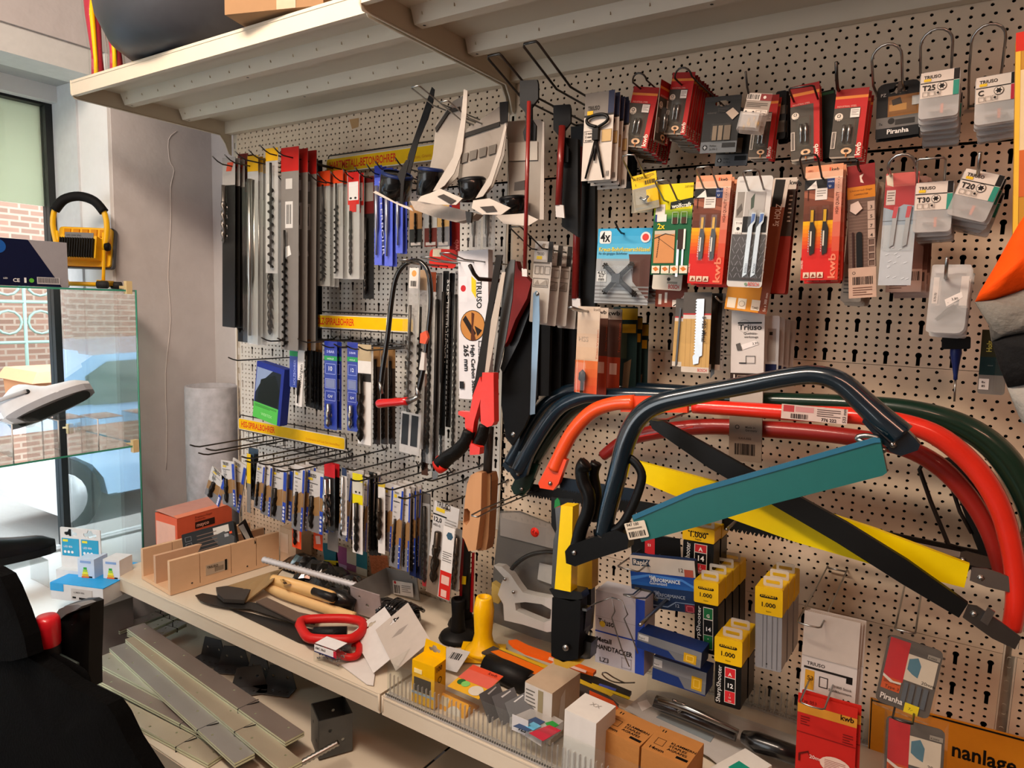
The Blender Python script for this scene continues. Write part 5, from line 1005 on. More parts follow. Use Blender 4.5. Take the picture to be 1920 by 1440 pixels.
pack('red card edge right of the granite picture card', 843, 862, 375, 483, .16, '#7a1c1a', .1, M('#8c1f1c', .5), None, lab=lambda c: (c.R(.0, .1, .22, .8, '#1f2f86'), c.T(.9, .95, .5, 'kwb', '#b5605c', rot=90, bold=True)))
hang('round_card', 'bright red card with rounded foot and price sticker', 'drill bit', (806,466), (857,468), (806,501), .2, '#b3271f', lambda c: c.R(.12, .02, .42, .42, '#b9b09a'), 0, slot=0, r=.014)
for i, (a, b_) in enumerate(((880,902),(905,928))):
    pack('clear tube with grey masonry chisel under the hole saws, '+('left','right')[i]+' one', a, b_, 396, 470, .15, None, 0, 'clear', 'rod', dcol=M('#6e6b66', .4, .6), dw=.3, dv=(.05, .92))
# third row
t, c_ = hang('mirror_screw_box', 'blue box with dark picture and bright green foot', 'hardware pack', (482,676), (534,679), (474,780), .2, BLUE, lambda c: (c.R(.03, .1, .9, .72, '#26303a'), c.L([(.03, .1), (.6, .1), (.2, .35), (.03, .55)], '#7d8fb0'), c.L([(.2, .3), (.7, .15), (.9, .4), (.85, .7), (.1, .7)], '#15211c'), c.R(.0, .72, .9, 1, '#4fae4c'), c.lines(.05, .75, .85, .8, 3, '#1d4a1c'), c.T(.3, .92, .07, 'WERTEX', '#9fd89a', w=.4)), 0, th=.03, slot=0, r=.003)
def gsb(num):
    def d(c): c.T(.5, .13, .14, 'S·BAR', '#aab2dc', 'c', bold=True, w=.6); c.R(0, .165, 1, .215, '#2f8f55'); c.T(.5, .205, .1, 'HOLZ', '#cfe8d6', 'c', w=.5); c.F(.1, .25, .9, .37, '#8d98d0', .03); c.T(.5, .33, .25, num, '#c4cbe8', 'c', bold=True); c.F(.1, .42, .9, .53, '#8d98d0', .03); c.R(.16, .43, .84, .52, '#6d789c'); c.F(.1, .56, .9, .67, '#8d98d0', .03); c.T(.5, .635, .16, 'CrV', '#c4cbe8', 'c', bold=True)
    return d
pack('left-hung blue wood drill card with green stripe beside the dark amber packs', 608, 632, 639, 803, .2, None, 0, 'blue', 'twist', dcol=STEEL, dw=.3, dv=(.7, .97), lab=gsb('10'), n=1, grp='blue cards marked 10')
pack('blue wood drill card touching the clear wallet with the thick drill', 651, 671, 641, 807, .2, None, 0, 'blue', 'twist', dcol=STEEL, dw=.35, dv=(.7, .97), lab=gsb('12'))
pack('narrow blue drill card with tilted lettering near the green-footed box', 543, 558, 631, 725, .22, None, 0, 'blue', None, lab=lambda c: (c.R(0, .28, 1, .38, '#2f8f55'), c.T(.75, .95, .3, 'HOLZBOHRER', '#8d98d0', rot=88, w=.5*c.H/c.W)))
pack('white strip card with yellow head and black lettering', 560, 572, 635, 760, .22, '#c99a1c', .15, 'white', 'rod', dw=.3, dv=(.6, .95), lab=lambda c: c.T(.7, .72, .5, 'Schlangen', '#222', rot=86, w=.35*c.H/c.W), x2=554)
for i in range(4): pack('dark drill pack with amber head, '+(['first']+ORD)[i]+' behind the white strip card', 573+i*7, 583+i*7, 636+i, 762+i*2, .2-.03*i, '#8a5a18', .16, 'dark', 'twist', dw=.45)
pack('clear wallet with one thick black wood drill', 671, 696, 645, 835, .2, '#a39478', .16, 'white', 'twist', dw=.42, du=.42, dv=(.28, .95), n=0, foot=(.02, '#8a8884'), lab=lambda c: c.R(0, .28, 1, .36, '#3a3836'))
for i in range(3): pack('brownish drill wallet right of the thick black drill, '+(['first']+ORD)[i]+' one', 700+i*14, 713+i*14, 650+i*2, 832, .16-.03*i, '#8a6a44', .2, M('#4a3d34', .35), 'twist', dw=.4)
for i, (x, y) in enumerate(((428,670),(490,633),(520,634),(558,635),(602,645),(626,645),(649,648),(672,650))):
    hook(x, y, .3 if i < 4 else .25, 'single', label='black prong over the third drill row, '+(['first']+ORD)[i]+' from the left', rise=.012, group='prongs over the third drill row')
# tall bits between the coping saw and the steel blade box
pack('tall clear sleeve with a broad grey auger bit and white label', 768, 786, 502, 838, .24, None, 0, 'clear', 'auger', dcol=M('#5d5a56', .4, .7), dw=.6, dv=(.2, .8), lab=lambda c: (c.R(0, 0, .95, .11, '#c4bfba'), c.O(.5, .03, .25, '#c98a4c'), c.B(.15, .07, .8, .1, '#222', 8)), x2=757)
pack('tall sleeve with second auger bit and tan label', 788, 802, 506, 840, .21, None, 0, 'clear', 'auger', dcol=DRILL, dw=.6, dv=(.2, .8), lab=lambda c: c.R(0, 0, .95, .11, '#9a846c'), x2=779)
for i, (a, b_, y0, y1, body, dk, l) in enumerate(((806,818,510,868,'clear','twist','clear bag with steel-shanked drill and rusty tag'),(819,829,512,900,'silver','rod','bright steel rod bit reaching low'),(831,842,508,815,'black','rod','black strip bit lettered in white along its side'),(843,853,512,800,'dark','auger','dark auger in crinkled film'),(854,864,508,860,'clear','twist','slim drill left of the white steel blade box'))):
    pack(l, a, b_, y0, y1, .19-.012*i, '#7a3a22' if i == 0 else None, .1, body, dk, dw=.6, x2=a-8, lab=(lambda c: c.T(.75, .55, .4, 'FLACHMEISSEL-SDS', '#cfcfcc', rot=88, w=.5*c.H/c.W)) if i == 2 else None)
for i, l in enumerate(('bronze-coloured socket tube hanging low','clear tube beside the bronze socket tube','flat clear bag under the black drills')):
    pack(l, 790+i*17, 802+i*16, 700+i*40, 890-i*6, .12, None, 0, 'clear' if i else M('#6a4a3c', .3, .7), 'twist', dw=.5)
hang('spade_bit_bag', 'clear twin pockets holding two grey spade bits', 'drill bit', (752,770), (790,776), (748,846), .26, FROST, lambda c: (c.R(.08, .05, .42, .8, '#33373c'), c.R(.54, .05, .88, .8, '#33373c')), 0, slot=0)
hang('steel_blade_box', 'tall white box reading High Carbon Steel Blade 265 mm', 'saw blade box', (859,471), (915,474), (861,747), .24, '#c6c6ca', lambda c: (
    c.R(.02, .17, .3, .34, '#cdccd0'), c.O(.17, .25, .09, '#b0282c'), c.T(.62, .2, .17, 'TRIUSO', '#1a1a1c', rot=-90, bold=True, w=.75), c.L([(.45, .17), (.6, .2), (.6, .32), (.45, .27)], '#c9b12a'), c.O(.48, .5, .42, '#2b2018', 24, .42), c.O(.48, .5, .4, '#a8743c', 24), c.L([(.15, .46), (.25, .43), (.6, .55), (.5, .58)], '#2b1c12'), c.L([(.45, .41), (.55, .42), (.5, .52), (.6, .6), (.42, .6), (.45, .5)], '#5c3018'), c.L([(.55, .5), (.8, .53), (.65, .57)], '#2b1c12'),
    c.T(.42, .63, .13, 'High Carbon Steel Blade', '#1a1a1c', rot=-88, bold=True, w=1.75), c.T(.18, .63, .16, '265 mm', '#1a1a1c', rot=-88, bold=True, w=.72), [c.F(.68, .6+i*.052, .95, .645+i*.052, '#4a4a4e', .02) for i in range(7)], c.O(.82, .675, .08, '#a8744c'), c.O(.82, .73, .08, '#a5a8ac'), c.L([(.74, .79), (.9, .76), (.9, .8), (.75, .81)], '#9c3a2c'), c.R(.05, .88, .2, .93, '#2b2b2e')), 0, slot=0, r=.001, th=.02)
hook(833, 474, .38, 'loop', .035, STEEL, label='wire loop in front of the white steel blade box', rise=.012, length=.24)
hook(755, 487, .36, 'loop', .03, STEEL, label='wire loop carrying the black coping saw', rise=.006, length=.26)
hook(797, 482, .36, 'loop', .03, STEEL, label='wire loop over the tan-labelled auger', rise=.006, length=.26)
hook(881, 497, .37, 'single', label='thick black prong carrying the red-handled pull saw', rise=.03, r=.005, length=.3)
# coping saw
t, o, _ = bow('coping_saw', 'black-framed coping saw with turned red handle', [(714,728),(718,690),(727,630),(735,560),(743,520),(757,498),(775,489),(792,494),(804,515),(808,560),(804,610),(796,680),(783,740)], .31, 9.5, '#101010', mat=M('#0f0f0f', .25, coat=.7))
b = MB(); q = local(PP([(716,716),(728,566)], .31), o); b.tube(q, .0009, STEEL, 5); b.build('blade_wire', t)
b = MB(); q = local(PP([(765,752),(707,757)], .31), o); d = (q[1]-q[0]).normalized(); L = (q[1]-q[0]).length
pr = [(0, .006), (.03, .012), (.18, .011), (.35, .0125), (.5, .0115), (.7, .0125), (.9, .0135), (.97, .011), (1, .002)]
b.tube([q[0]+d*(L*a) for a, _ in pr], [r*.95 for _, r in pr], M('#b0181c', .25, coat=.8), 14); b.build('handle', t)
b = MB(); b.tube(local(PP([(787,744),(765,752)], .31), o), [.005, .009], STEEL, 10); b.build('ferrule', t)
for a in (((712,716),(716,738)), ((781,724),(786,748))):
    b = MB(); b.tube(local(PP(a, .315), o), .005, STEEL, 8); b.build('blade_clip', t)
flatend(t, o, [(793,660),(799,662),(797,694),(788,693)], .315, .011, '#b5b2ae', name='barcode_tag'); flatend(t, o, [(790,625),(800,620),(804,633),(799,645),(789,643)], .32, .008, '#b8431f', name='orange_sticker')
# pull saws with red and black handles
t = thing('pull_saw', 'steel pull saw with bright red handle and curved black grip', 'saw', Matrix.Translation(P(920, 600, .34))); o = P(920, 600, .34)
flatend(t, o, [(931,478),(943,478),(921,600),(911,700),(893,742),(886,742)], .34, .003, '', name='saw_blade', mat=M('#26221f', .4, .6))
flatend(t, o, [(941,510),(948,510),(927,640),(916,700),(909,700),(921,600)], .343, .001, '', name='blade_label', mat=M('#a39a90', .5))
flatend(t, o, [(948,505),(958,487),(966,487),(961,560),(948,640),(934,700),(926,700),(938,600)], .32, .003, '', name='second_blade', mat=M('#5a5753', .3, .8))
flatend(t, o, [(909,698),(930,699),(931,790),(927,797),(918,800),(906,792),(905,760)], .36, .02, REDS, name='red_shield', mat=M('#c42a20', .35, coat=.3))
flatend(t, o, [(904,706),(908,720),(906,745),(893,790),(888,830),(904,838),(903,851),(885,852),(883,808),(876,800),(876,783),(863,776),(864,770),(885,772),(891,740)], .35, .018, REDS, name='red_guard', mat=M('#c42a20', .35, coat=.3))
for nm, path, off, r in (('black_grip', [(880,808),(873,828),(858,845),(840,858),(826,871)], .36, .02), ('second_grip', [(908,797),(903,820),(892,838)], .34, .017)):
    b = MB(); q = smooth_path(local(PP(path, off), o), 4); b.tube(q, [r*(.75+.35*i/len(q)) for i in range(len(q))], M('#151514', .5, bump=.2, scale=200), 12, flat=.7); b.build(nm, t)
b = MB(); q = local(PP([(829,868),(820,876)], .36), o); b.tube(q, [.022, .019], M('#c42a20', .35), 12, flat=.7); b.build('butt_cap', t)
b = MB(); q = local(PP([(918,800),(914,885)], .3), o); b.tube(q, .011, M('#45423f', .4, .5), 4); b.build('square_tube', t)
# beech wood handles
t = thing('wooden_marking_block', 'pair of pale beech blocks with slots and oval cut hanging low', 'wooden tool', Matrix.Translation(P(900, 950, .3))); o = P(900, 950, .3)
WD = M('#b08560', .55, 0, .12, .1, 30, (1, 1, .15))
b = MB(); q = [P(x, y, .32)-o for x, y in [(880,905),(886,890),(897,884),(907,886),(905,960),(896,1030),(882,1032),(874,1010),(870,1005),(872,975),(876,930)]]
hole = [P(x, y, .32)-o for x, y in [(874,953),(880,952),(885,958),(884,975),(878,984),(873,978)]]
b.plate([(p.x, p.z) for p in q], q[0].y-.008, q[0].y+.02, WD, [[(p.x, p.z) for p in hole]]); b.build('beech_block', t)
flatend(t, o, [(907,888),(912,884),(925,886),(928,900),(922,1005),(918,1028),(902,1030),(899,1010),(903,985),(907,960)], .29, .03, '', name='beech_block', mat=M('#8f6745', .55, 0, .12, .1, 30))
for x in (911, 921): bar(t, o, (x, 890), (x-1, 938), .308, 1.2, '#2e1d12', .0015, 'slot_line')
hook(889, 968, .4, 'square', .02, STEEL, label='bright wire hook through the beech blocks', rise=-.004, length=.32, r=.0025)
# tall red and black item under the blocks
t = thing('glass_cutter_pack', 'slim red and black lettered pack with yellow tag below the beech blocks', 'hardware pack', Matrix.Translation(P(880, 1070, .15))); o = P(880, 1070, .15)
flatend(t, o, [(865,1008),(877,1010),(872,1140),(862,1136)], .15, .006, '#a01c20', name='red_edge'); flatend(t, o, [(872,1014),(882,1016),(878,1142),(867,1140)], .158, .008, '#232120', name='black_case'); flatend(t, o, [(886,1036),(889,1036),(886,1148),(882,1146)], .14, .006, '#b3202a', name='red_edge'); flatend(t, o, [(867,1080),(874,1081),(873,1096),(866,1095)], .17, .002, '#d0b41c', name='yellow_tag')
# ---------------- big dark blades, cases and red bars between the two bays
t = thing('saw_case', 'black hand saw sheath with a punched hole hanging over the bay joint', 'saw', Matrix.Translation(P(980, 700, .15))); o = P(980, 700, .15)
flatend(t, o, [(955,600),(1012,575),(1010,740),(985,800),(962,835),(950,820),(942,760),(944,680)], .15, .01, '#0d0c0c', name='sheath', mat=M('#0f0e0e', .6)); b = MB(); c = P(961, 815, .157)-o; b.lathe([(0, 0), (.006, 0), (.008, .003)], STEEL, 10, tuple(c), 'y'); b.build('eyelet', t)
t = thing('saw_case', 'row of black blade cases right of the pale blue saw blade', 'saw blade case', Matrix.Translation(P(1040, 660, .1))); o = P(1040, 660, .1)
for i, (a, b_, y1) in enumerate(((1014,1034,742),(1036,1056,738),(1058,1082,735))): flatend(t, o, [(a,600),(b_,602),(b_-3,y1),(a-6,y1)], .14-.03*i, .012, '#131212', name='case', mat=M('#131212', .55))
for i, (x0, y0, x1, y1, off, w, l) in enumerate(((990,152,984,505,.38,8,'nearest, slim red bar'),(1052,198,1047,385,.27,13,'middle, thick red bar'),(1084,238,1078,560,.17,14,'rear, dark red bar'))):
    p0 = P(x0, y0, off); t = thing('hacksaw', 'red bar tool under a black hanger, '+l, 'saw', Matrix.Translation(p0)); o = p0; s = (1, .95, .9)[i]
    hg = [(-14,0),(18,-2),(20,6),(20,34),(8,50),(8,72),(16,84),(15,112),(-6,112),(-8,96),(-2,82),(-4,60),(-14,48)]
    flatend(t, o, [(x0+a*s, y0+b_*s) for a, b_ in hg], off, .006, '#17181b', name='hanger', mat=M('#17181b', .45))
    b = MB(); q = local(PP([(x0+2, y0+38), (x1, y1)], off+.012), o); b.tube(q, w/2*mpp(p0), M('#7c1f1c', .35, coat=.3), 8); b.build('red_bar', t)
    if i: flatend(t, o, [(x0+6,y0+60),(x0+34,y0+64),(x0+34,y1+60),(x0+4,y1+40)], off-.02, .014, '#0f0f10', name='blade_sleeve', mat=M('#101011', .5))
    b = MB(); flatend(t, o, [(x1-5,y1-2),(x1+(10 if i else 5),y1),(x1+(12 if i else 5),y1+(24 if i else 14)),(x1-4,y1+(22 if i else 13))], off+.014, .004, '#b3aeaa', name='white_label')
t = thing('red_saw', 'dark red curved saw frame crossing behind the bay joint', 'saw', Matrix.Translation(P(970, 560, .2))); o = P(970, 560, .2)
flatend(t, o, [(958,492),(972,490),(976,505),(1000,530),(992,560),(970,600),(955,640),(948,650),(950,600),(965,545),(955,515)], .2, .02, '#7c1c1a', name='red_frame', mat=M('#741b18', .45))
flatend(t, o, [(1000,540),(1008,548),(975,640),(945,700),(940,690),(962,620)], .18, .01, '#141211', name='dark_edge')
flatend(t, o, [(970,560),(1000,548),(1000,700),(955,740),(950,650)], .12, .008, '#121111', name='dark_sheath')
def jb(c): c.R(.75, 0, 1, .25, '#3a3836').R(.1, .12, .7, .22, '#b8b4ae').T(.15, .17, .14, 'TRIUSO', '#4a443c', bold=True, w=.4).R(.15, .18, .45, .22, '#c4ac3a').R(0, .25, .9, .27, '#6d6862').F(.1, .3, .35, .4, '#77726c', .02).F(.4, .3, .6, .4, '#77726c', .02).F(.65, .3, .95, .4, '#77726c', .02).F(.05, .45, .9, .56, '#5e5a55', .02).L([(.1, .54), (.3, .47), (.4, .53), (.8, .46), (.85, .54)], '#8a857e')
t, c_ = hang('bow_saw_blade_card', 'white card with a long pale blue toothed blade below', 'saw blades', (1004,452), (1038,454), (992,603), .24, '#a8a49e', jb, 4, (.008,.03,-.004), r=.003, slot=.03, group='white bow blade cards', glabel='white blade card behind the pale blue blade')
o = P(1006, 548, .26); t = thing('toothed_saw', 'long pale blue toothed blade hanging from a white card', 'saw blade', Matrix.Translation(o))
flatend(t, o, [(1000,550),(1006,545),(1011,550),(1012,600),(1003,776),(994,778),(998,640)], .262, .0015, '', name='blade', mat=M('#7f98ad', .35, .4))
b = MB(); c = P(1006, 551, .266)-o; b.lathe([(0, 0), (.004, 0), (.005, .002)], STEEL, 10, tuple(c), 'y'); b.build('rivet', t)
hook(966, 425, .36, 'square', .03, DSTEEL, label='double wire hook holding the white bow blade cards', rise=.04, tip=.06)
# ---------------- hole saws in cardboard sleeves
SL = M('#8f8880', .7); SLd = M('#2b2928', .6)
def holesaw(label, back, strap, foot, cup, off, dark=False, bar_=None, prints=None):
    o = P(*cup[:2], off); t = thing('hole_saw', label, 'hole saw', Matrix.Translation(o))
    flatend(t, o, back, off-.04, .002, '', name='back_card', mat=SLd if dark else SL)
    flatend(t, o, strap, off+.04, .002, '', name='front_strap', mat=SLd if dark == 1 else M('#9f9890', .7))
    if foot: flatend(t, o, foot, off+.045, .003, '', name='bottom_flap', mat=M('#aea69d', .7))
    b = MB(); r = cup[2]*mpp(o); h = cup[3]*mpp(o); b.lathe([(0, h/2), (r*.25, h/2), (r*.3, h/2-.001), (r*.95, h/2-.001), (r, h/2-.004), (r, -h/2), (r*.93, -h/2), (r*.92, h/2-.01), (0, h/2-.01)], M('#121315', .25, .4, coat=.5), 28)
    k = b.build('cup', t); k.rotation_euler = (math.radians(cup[4]), math.radians(cup[5]), 0)
    b = MB(); b.lathe([(r*1.02, h/2-.006), (r*1.04, h/2-.002), (r*.9, h/2+.002), (r*.85, h/2+.001)], M('#1a2a5a' if cup[5] > 0 else '#1c1e22', .4), 28); k = b.build('rim', t); k.rotation_euler = (math.radians(cup[4]), math.radians(cup[5]), 0)
    if prints:
        for (a, mt) in prints: flatend(t, o, a, off-.036, .002, '', name='print_patch', mat=M(mt, .6))
    if bar_: flatend(t, o, bar_, off+.048, .0015, '', name='barcode', mat=M('#4a4440', .6))
holesaw('hole saw in a dark sleeve seen edge-on, nearest the window', [(810,163),(815,168),(812,192),(803,222),(786,262),(776,300),(768,330),(760,330),(766,290),(792,215)], [(745,328),(762,300),(768,300),(758,340),(755,388),(750,388),(752,345)], [(700,361),(722,372),(755,388),(775,396),(772,390),(740,378),(705,358)], (742,348,30,44,10,20), .30, 1)
holesaw('hole saw in a grey card sleeve, left of the widest one', [(812,290),(818,232),(850,190),(868,180),(868,260),(860,330),(838,352),(800,372),(803,330)], [(870,167),(877,170),(875,212),(867,285),(852,325),(834,348),(822,356),(812,358),(850,295),(864,230)], [(808,362),(826,354),(868,372),(856,384),(822,384),(783,377),(790,368)], (806,342,24,50,6,10), .34, 0, [(820,368),(832,364),(855,376),(845,383)], [([(816,240),(840,205),(862,200),(862,206),(842,212),(818,248)], '#3a3632')])
holesaw('hole saw in the widest grey card sleeve with icon rows', [(864,250),(937,200),(952,192),(952,225),(946,290),(925,350),(905,372),(866,372),(866,300)], [(948,230),(950,240),(940,290),(922,345),(906,368),(892,372),(918,330),(938,270)], [(888,376),(918,372),(958,390),(940,403),(905,402),(885,390)], (886,356,26,40,6,-4), .33, 0, [(900,388),(925,386),(932,396),(912,398)], [([(864,252),(937,228),(937,236),(864,260)], '#3a3632'), ([(937,192),(953,190),(952,228),(938,232)], '#2b2827')]+[([(x,y),(x+14,y-4),(x+12,y+13),(x-1,y+17)], '#6e6861') for x, y in ((864,290),(881,284),(899,279),(917,274))])
holesaw('hole saw in the rearmost grey sleeve beside the red bar tool', [(950,228),(1012,224),(1020,230),(1018,330),(1016,412),(1000,410),(955,396),(953,300)], [(1018,228),(1021,230),(1020,412),(1012,412),(1014,330)], [(930,404),(985,400),(1010,412),(990,424),(945,420)], (962,385,25,30,6,-4), .27, 0, [(965,342),(984,338),(984,356),(964,358)], [([(955,268),(1008,265),(1008,300),(955,302)], '#a19a91')])
for i, (x, y) in enumerate(((778,162),(832,190))): hook(x, y, .42, 'square', .025, STEEL, label='wire hook carrying the '+('left','middle')[i]+' hole saw sleeves', rise=.02, tip=.05)
o = P(830, 400, .33); t = thing('cardboard_sleeve', 'crumpled pale cardboard base hanging below the hole saws', 'packaging', Matrix.Translation(o))
flatend(t, o, [(776,378),(810,380),(860,392),(900,402),(890,412),(862,418),(820,408),(785,395)], .33, .03, '', name='cardboard', mat=M('#9a9087', .8, bump=.3)); flatend(t, o, [(874,396),(886,398),(884,418),(876,418)], .35, .006, '#161616', name='black_tab')
# ================================================================== I. small drill rows at the lower left
def tri(c):
    c.R(0, 0, 1, .45, '#b6b4b2').L([(0, .5), (.8, .38), (.8, .7), (0, .78)], '#8a6a44').R(.82, .05, 1, 1, '#24409c').R(.82, .4, 1, .62, '#8a6a44').L([(0, .78), (.8, .7), (.8, 1), (0, 1)], '#77777a').T(.15, .1, .14, 'TRIUSO', '#3a3a2c', bold=True, w=.45).R(.15, .11, .4, .15, '#c4aa2c').R(.1, .19, .7, .2, '#2a2a2a')
    for i in range(3): c.T(.2, .27+i*.06, .12, ('5,5', 'mm', '93')[i], '#3a3836')
    for i in range(4): c.O(.91, .72+i*.07, .06, '#b8bcd0', 8)
sd = [(398,873,425,866,384,925,.30),(414,862,438,878,418,945,.30),(437,858,463,864,424,945,.28),(482,866,497,868,476,950,.27),(494,867,511,871,489,962,.26),(506,871,538,883,503,968,.25),
      (574,880,607,889,572,992,.23),(552,870,572,874,547,990,.25),(643,884,661,890,634,1008,.23),(684,889,692,893,678,1032,.22),(722,903,738,908,717,1030,.2),(738,908,757,916,730,1060,.2),(756,914,770,918,752,1068,.19)]
for i, (a, b_, c0, d0, e0, f0, off) in enumerate(sd):
    hang('drill_card', ('white, brown and blue drill card, '+(['first']+ORD)[i]+' from the left in the small drill rows'), 'drill bit', (a, b_), (c0, d0), (e0, f0), off, '#a3a09c', tri, 2 if i > 2 else 0, (.003,.02,.001), slot=.03, r=.001, th=.004, group='white brown and blue drill cards', glabel='drill card behind the %s one of the row' % ('first second third fourth fifth sixth seventh eighth ninth tenth eleventh twelfth thirteenth'.split()[i]),
         extra=lambda c, t: (lambda b: (drill_mb(b, c.W*.4, -.4*c.H, -.95*c.H, c.W*.12, DRILL, -.004), b.build('drill_bit', t)))(MB()))
pack('yellow-hung grey drill tube among the white cards', 463, 470, 850, 960, .28, '#c9a91c', .5, 'grey', None); pack('black ribbed hanger with thick black drill', 466, 484, 838, 935, .22, None, 0, 'black', 'twist', dw=.5)
pack('orange footed card hanging low in the small drill row', 548, 565, 900, 1025, .2, None, 0, M('#b5b1ac', .5), 'twist', dw=.3, foot=(.42, '#c8431f'), lab=lambda c: c.L([(.2, .75), (.8, .7), (.8, .9), (.3, .88)], '#c9a59a')); pack('second orange footed card right of the first', 588, 605, 905, 1028, .17, None, 0, M('#b5b1ac', .5), None, foot=(.32, '#c8431f'), lab=lambda c: c.L([(.2, .8), (.7, .78), (.8, .9), (.3, .92)], '#c9a59a'))
pack('red-headed black pack with bright spiral drill', 608, 628, 867, 992, .24, '#a8181f', .2, 'black', 'twist', dcol=STEEL, dw=.45, du=.4, n=1, grp='red-headed black packs', dv=(.22, .97))
pack('white-wrapped spiral drill beside the red-headed pack', 641, 650, 876, 1002, .25, '#2b3a5a', .12, 'white', 'twist', dcol=SILV, dw=.6); pack('grey oval loop handle hanging under the red-headed pack', 614, 634, 985, 1030, .18, None, 0, 'grey', None)
pack('yellow topped drill card with two printed eyes', 661, 680, 886, 1035, .25, '#c9bc1c', .38, 'white', 'twist', dw=.4, du=.6, dv=(.35, .97), lab=lambda c: (c.R(.0, .1, 1, .26, '#b8b5a8'), c.O(.35, .23, .1, '#222', ry=.08), c.O(.7, .23, .08, '#222', ry=.08)))
for i in range(3): pack('black drill wallet, '+(['first']+ORD)[i]+' of three beside the yellow topped card', 692+i*7, 700+i*7, 884+i*2, 1040, .21-.02*i, None, 0, 'black', 'twist', dw=.5)
pack('clear card with thick brown-black drill', 709, 722, 904, 1036, .22, '#b39a2c', .06, 'white', 'twist', dcol=M('#3a322a', .35, .7), dw=.7, dv=(.2, .8))
for i in range(4): pack('navy and black drill card, '+(['first']+ORD)[i]+' of four in shadow', 768+i*9, 780+i*9, 912+i*4, 1078+i*4, .17-.025*i, '#26314a', .12, 'dark', 'twist', dw=.4, foot=(.25, '#1c2a5c'))
pack('long drill with red tag end left of the 12.0 card', 792, 806, 925, 1098, .14, '#6a6560', .1, 'clear', 'twist', dw=.5, foot=(.08, '#a8181f'))
def tw(c): tri(c); c.T(.12, .33, .2, '12,0', '#222', bold=True)
hang('drill_card', 'large white card marked 12,0 with a thick drill', 'drill bit', (815,938), (862,950), (798,1108), .19, '#b6b4b2', lambda c: (c.R(0, .6, .5, 1, '#7a6a5c'), c.T(.1, .05, .17, 'TRIUSO', '#222', bold=True, w=.55), c.R(.1, .06, .45, .1, '#c4aa2c'), c.R(0, .13, .55, .145, '#222'), c.T(.05, .21, .15, '12,0', '#222', bold=True), c.T(.05, .26, .08, 'HSS-G', '#222'), c.lines(.5, .15, .95, .3, 5, '#8d8a86')), 0, slot=.03, r=.001, extra=lambda c, t: (lambda b: (drill_mb(b, c.W*.32, -.3*c.H, -.86*c.H, c.W*.14, M('#3a322a', .35, .7), -.008), b.build('drill_bit', t)))(MB()))
pack('white drill card with hexagon picture and red foot', 832, 853, 985, 1118, .22, None, 0, 'white', None, foot=(.38, '#b3221c'), lab=lambda c: (c.O(.6, .12, .3, '#3a5a70', 6), c.lines(.1, .35, .9, .5, 5), c.R(.15, .68, .85, .8, '#c9a59a'), c.R(.2, .88, .7, .98, '#c9a59a')), x2=822)
pack('clear tube with bright twist drill right of the red-footed hexagon card', 855, 868, 990, 1105, .2, None, 0, 'grey', 'twist', dcol=M('#5d544c', .3, .8), dw=.6, x2=846)
for i, (x, y, l) in enumerate(((356,834,.36),(386,841,.36),(372,849,.36),(453,856,.33),(460,864,.33),(486,868,.32),(507,872,.33),(519,881,.31),(541,878,.33),(580,868,.32),(648,878,.3),(657,899,.3),(722,915,.3),(747,932,.3),(828,938,.3),(700,904,.28),(680,893,.29),(796,898,.26))):
    hook(x, y, l, 'single', label='black prong of the small drill rows, '+('first second third fourth fifth sixth seventh eighth ninth tenth eleventh twelfth thirteenth fourteenth fifteenth sixteenth seventeenth eighteenth'.split())[i]+' from the window', rise=.012, group='prongs of the small drill rows', r=.0026)
for i, (a, b_, y0, y1, c1, c2) in enumerate(((604,630,1018,1063,'#2c6470','#c4ac2c'),(630,650,1022,1068,'#8a4a72','#a08aa0'),(650,668,1025,1068,'#a8a08c','#7a4a60'),(668,688,1030,1075,'#2c6a74','#a8a08c'))):
    pack('small '+('teal','magenta','cream','dark teal')[i]+' bagged pack low on the wall behind the threaded rod', a, b_, y0, y1, .05, None, 0, M(c1, .5), None, foot=(.3, c2), cat='hardware pack', name='hardware_bag')
pack('copper coloured wire coil pack behind the steel bracket', 692, 726, 1040, 1075, .05, None, 0, M('#a8603c', .4, .4, .3, .3, 90), None, cat='wire coil', name='wire_coil')
# ================================================================== J. things on the lower shelf, left bay
def lay(t, o, poly, z, th, col, name, mat=None):
    """plate lying flat: outline given by pixels on the plane z"""
    q = [PZ(x, y, z)-o for x, y in poly]; n = len(q); tri_ = tessellate_polygon([[Vector((p.x, p.y, 0)) for p in q]]); b = MB()
    vs = q+[p+Vector((0, 0, th)) for p in q]
    b.add(vs, [tuple(x) for x in tri_]+[tuple(n+k for k in reversed(x)) for x in tri_]+[(i, (i+1) % n, n+(i+1) % n, n+i) for i in range(n)], mat or M(col, .5)); return b.build(name, t)
def zt(pts, z, o): return [PZ(x, y, (e[0] if e else z))-o for x, y, *e in pts]
PINE = M('#c4a383', .6, 0, .08, .05, 25, (1, .15, 1)); PINE2 = M('#b8967a', .6, 0, .08, .05, 25, (1, .15, 1))
A = Vector((-2.02, -.492, .652)); Bv = Vector((-1.985, -.105, .652)); Cv = Vector((-2.225, -.492, .652))
ex = (Bv-A).normalized(); ey = (Cv-A); ey = (ey-ex*ey.dot(ex)).normalized(); ez = Vector((0, 0, 1))
mm = Matrix((ex, ey, ez)).transposed().to_4x4(); mm.translation = A; L = (Bv-A).length; Wd = .2
t = thing('mitre_box', 'pale wooden mitre box with sawn slots on the lower shelf', 'mitre box', mm)
b = MB(); b.box((0, 0, 0), (L, Wd, .012), PINE); b.build('base_board', t)
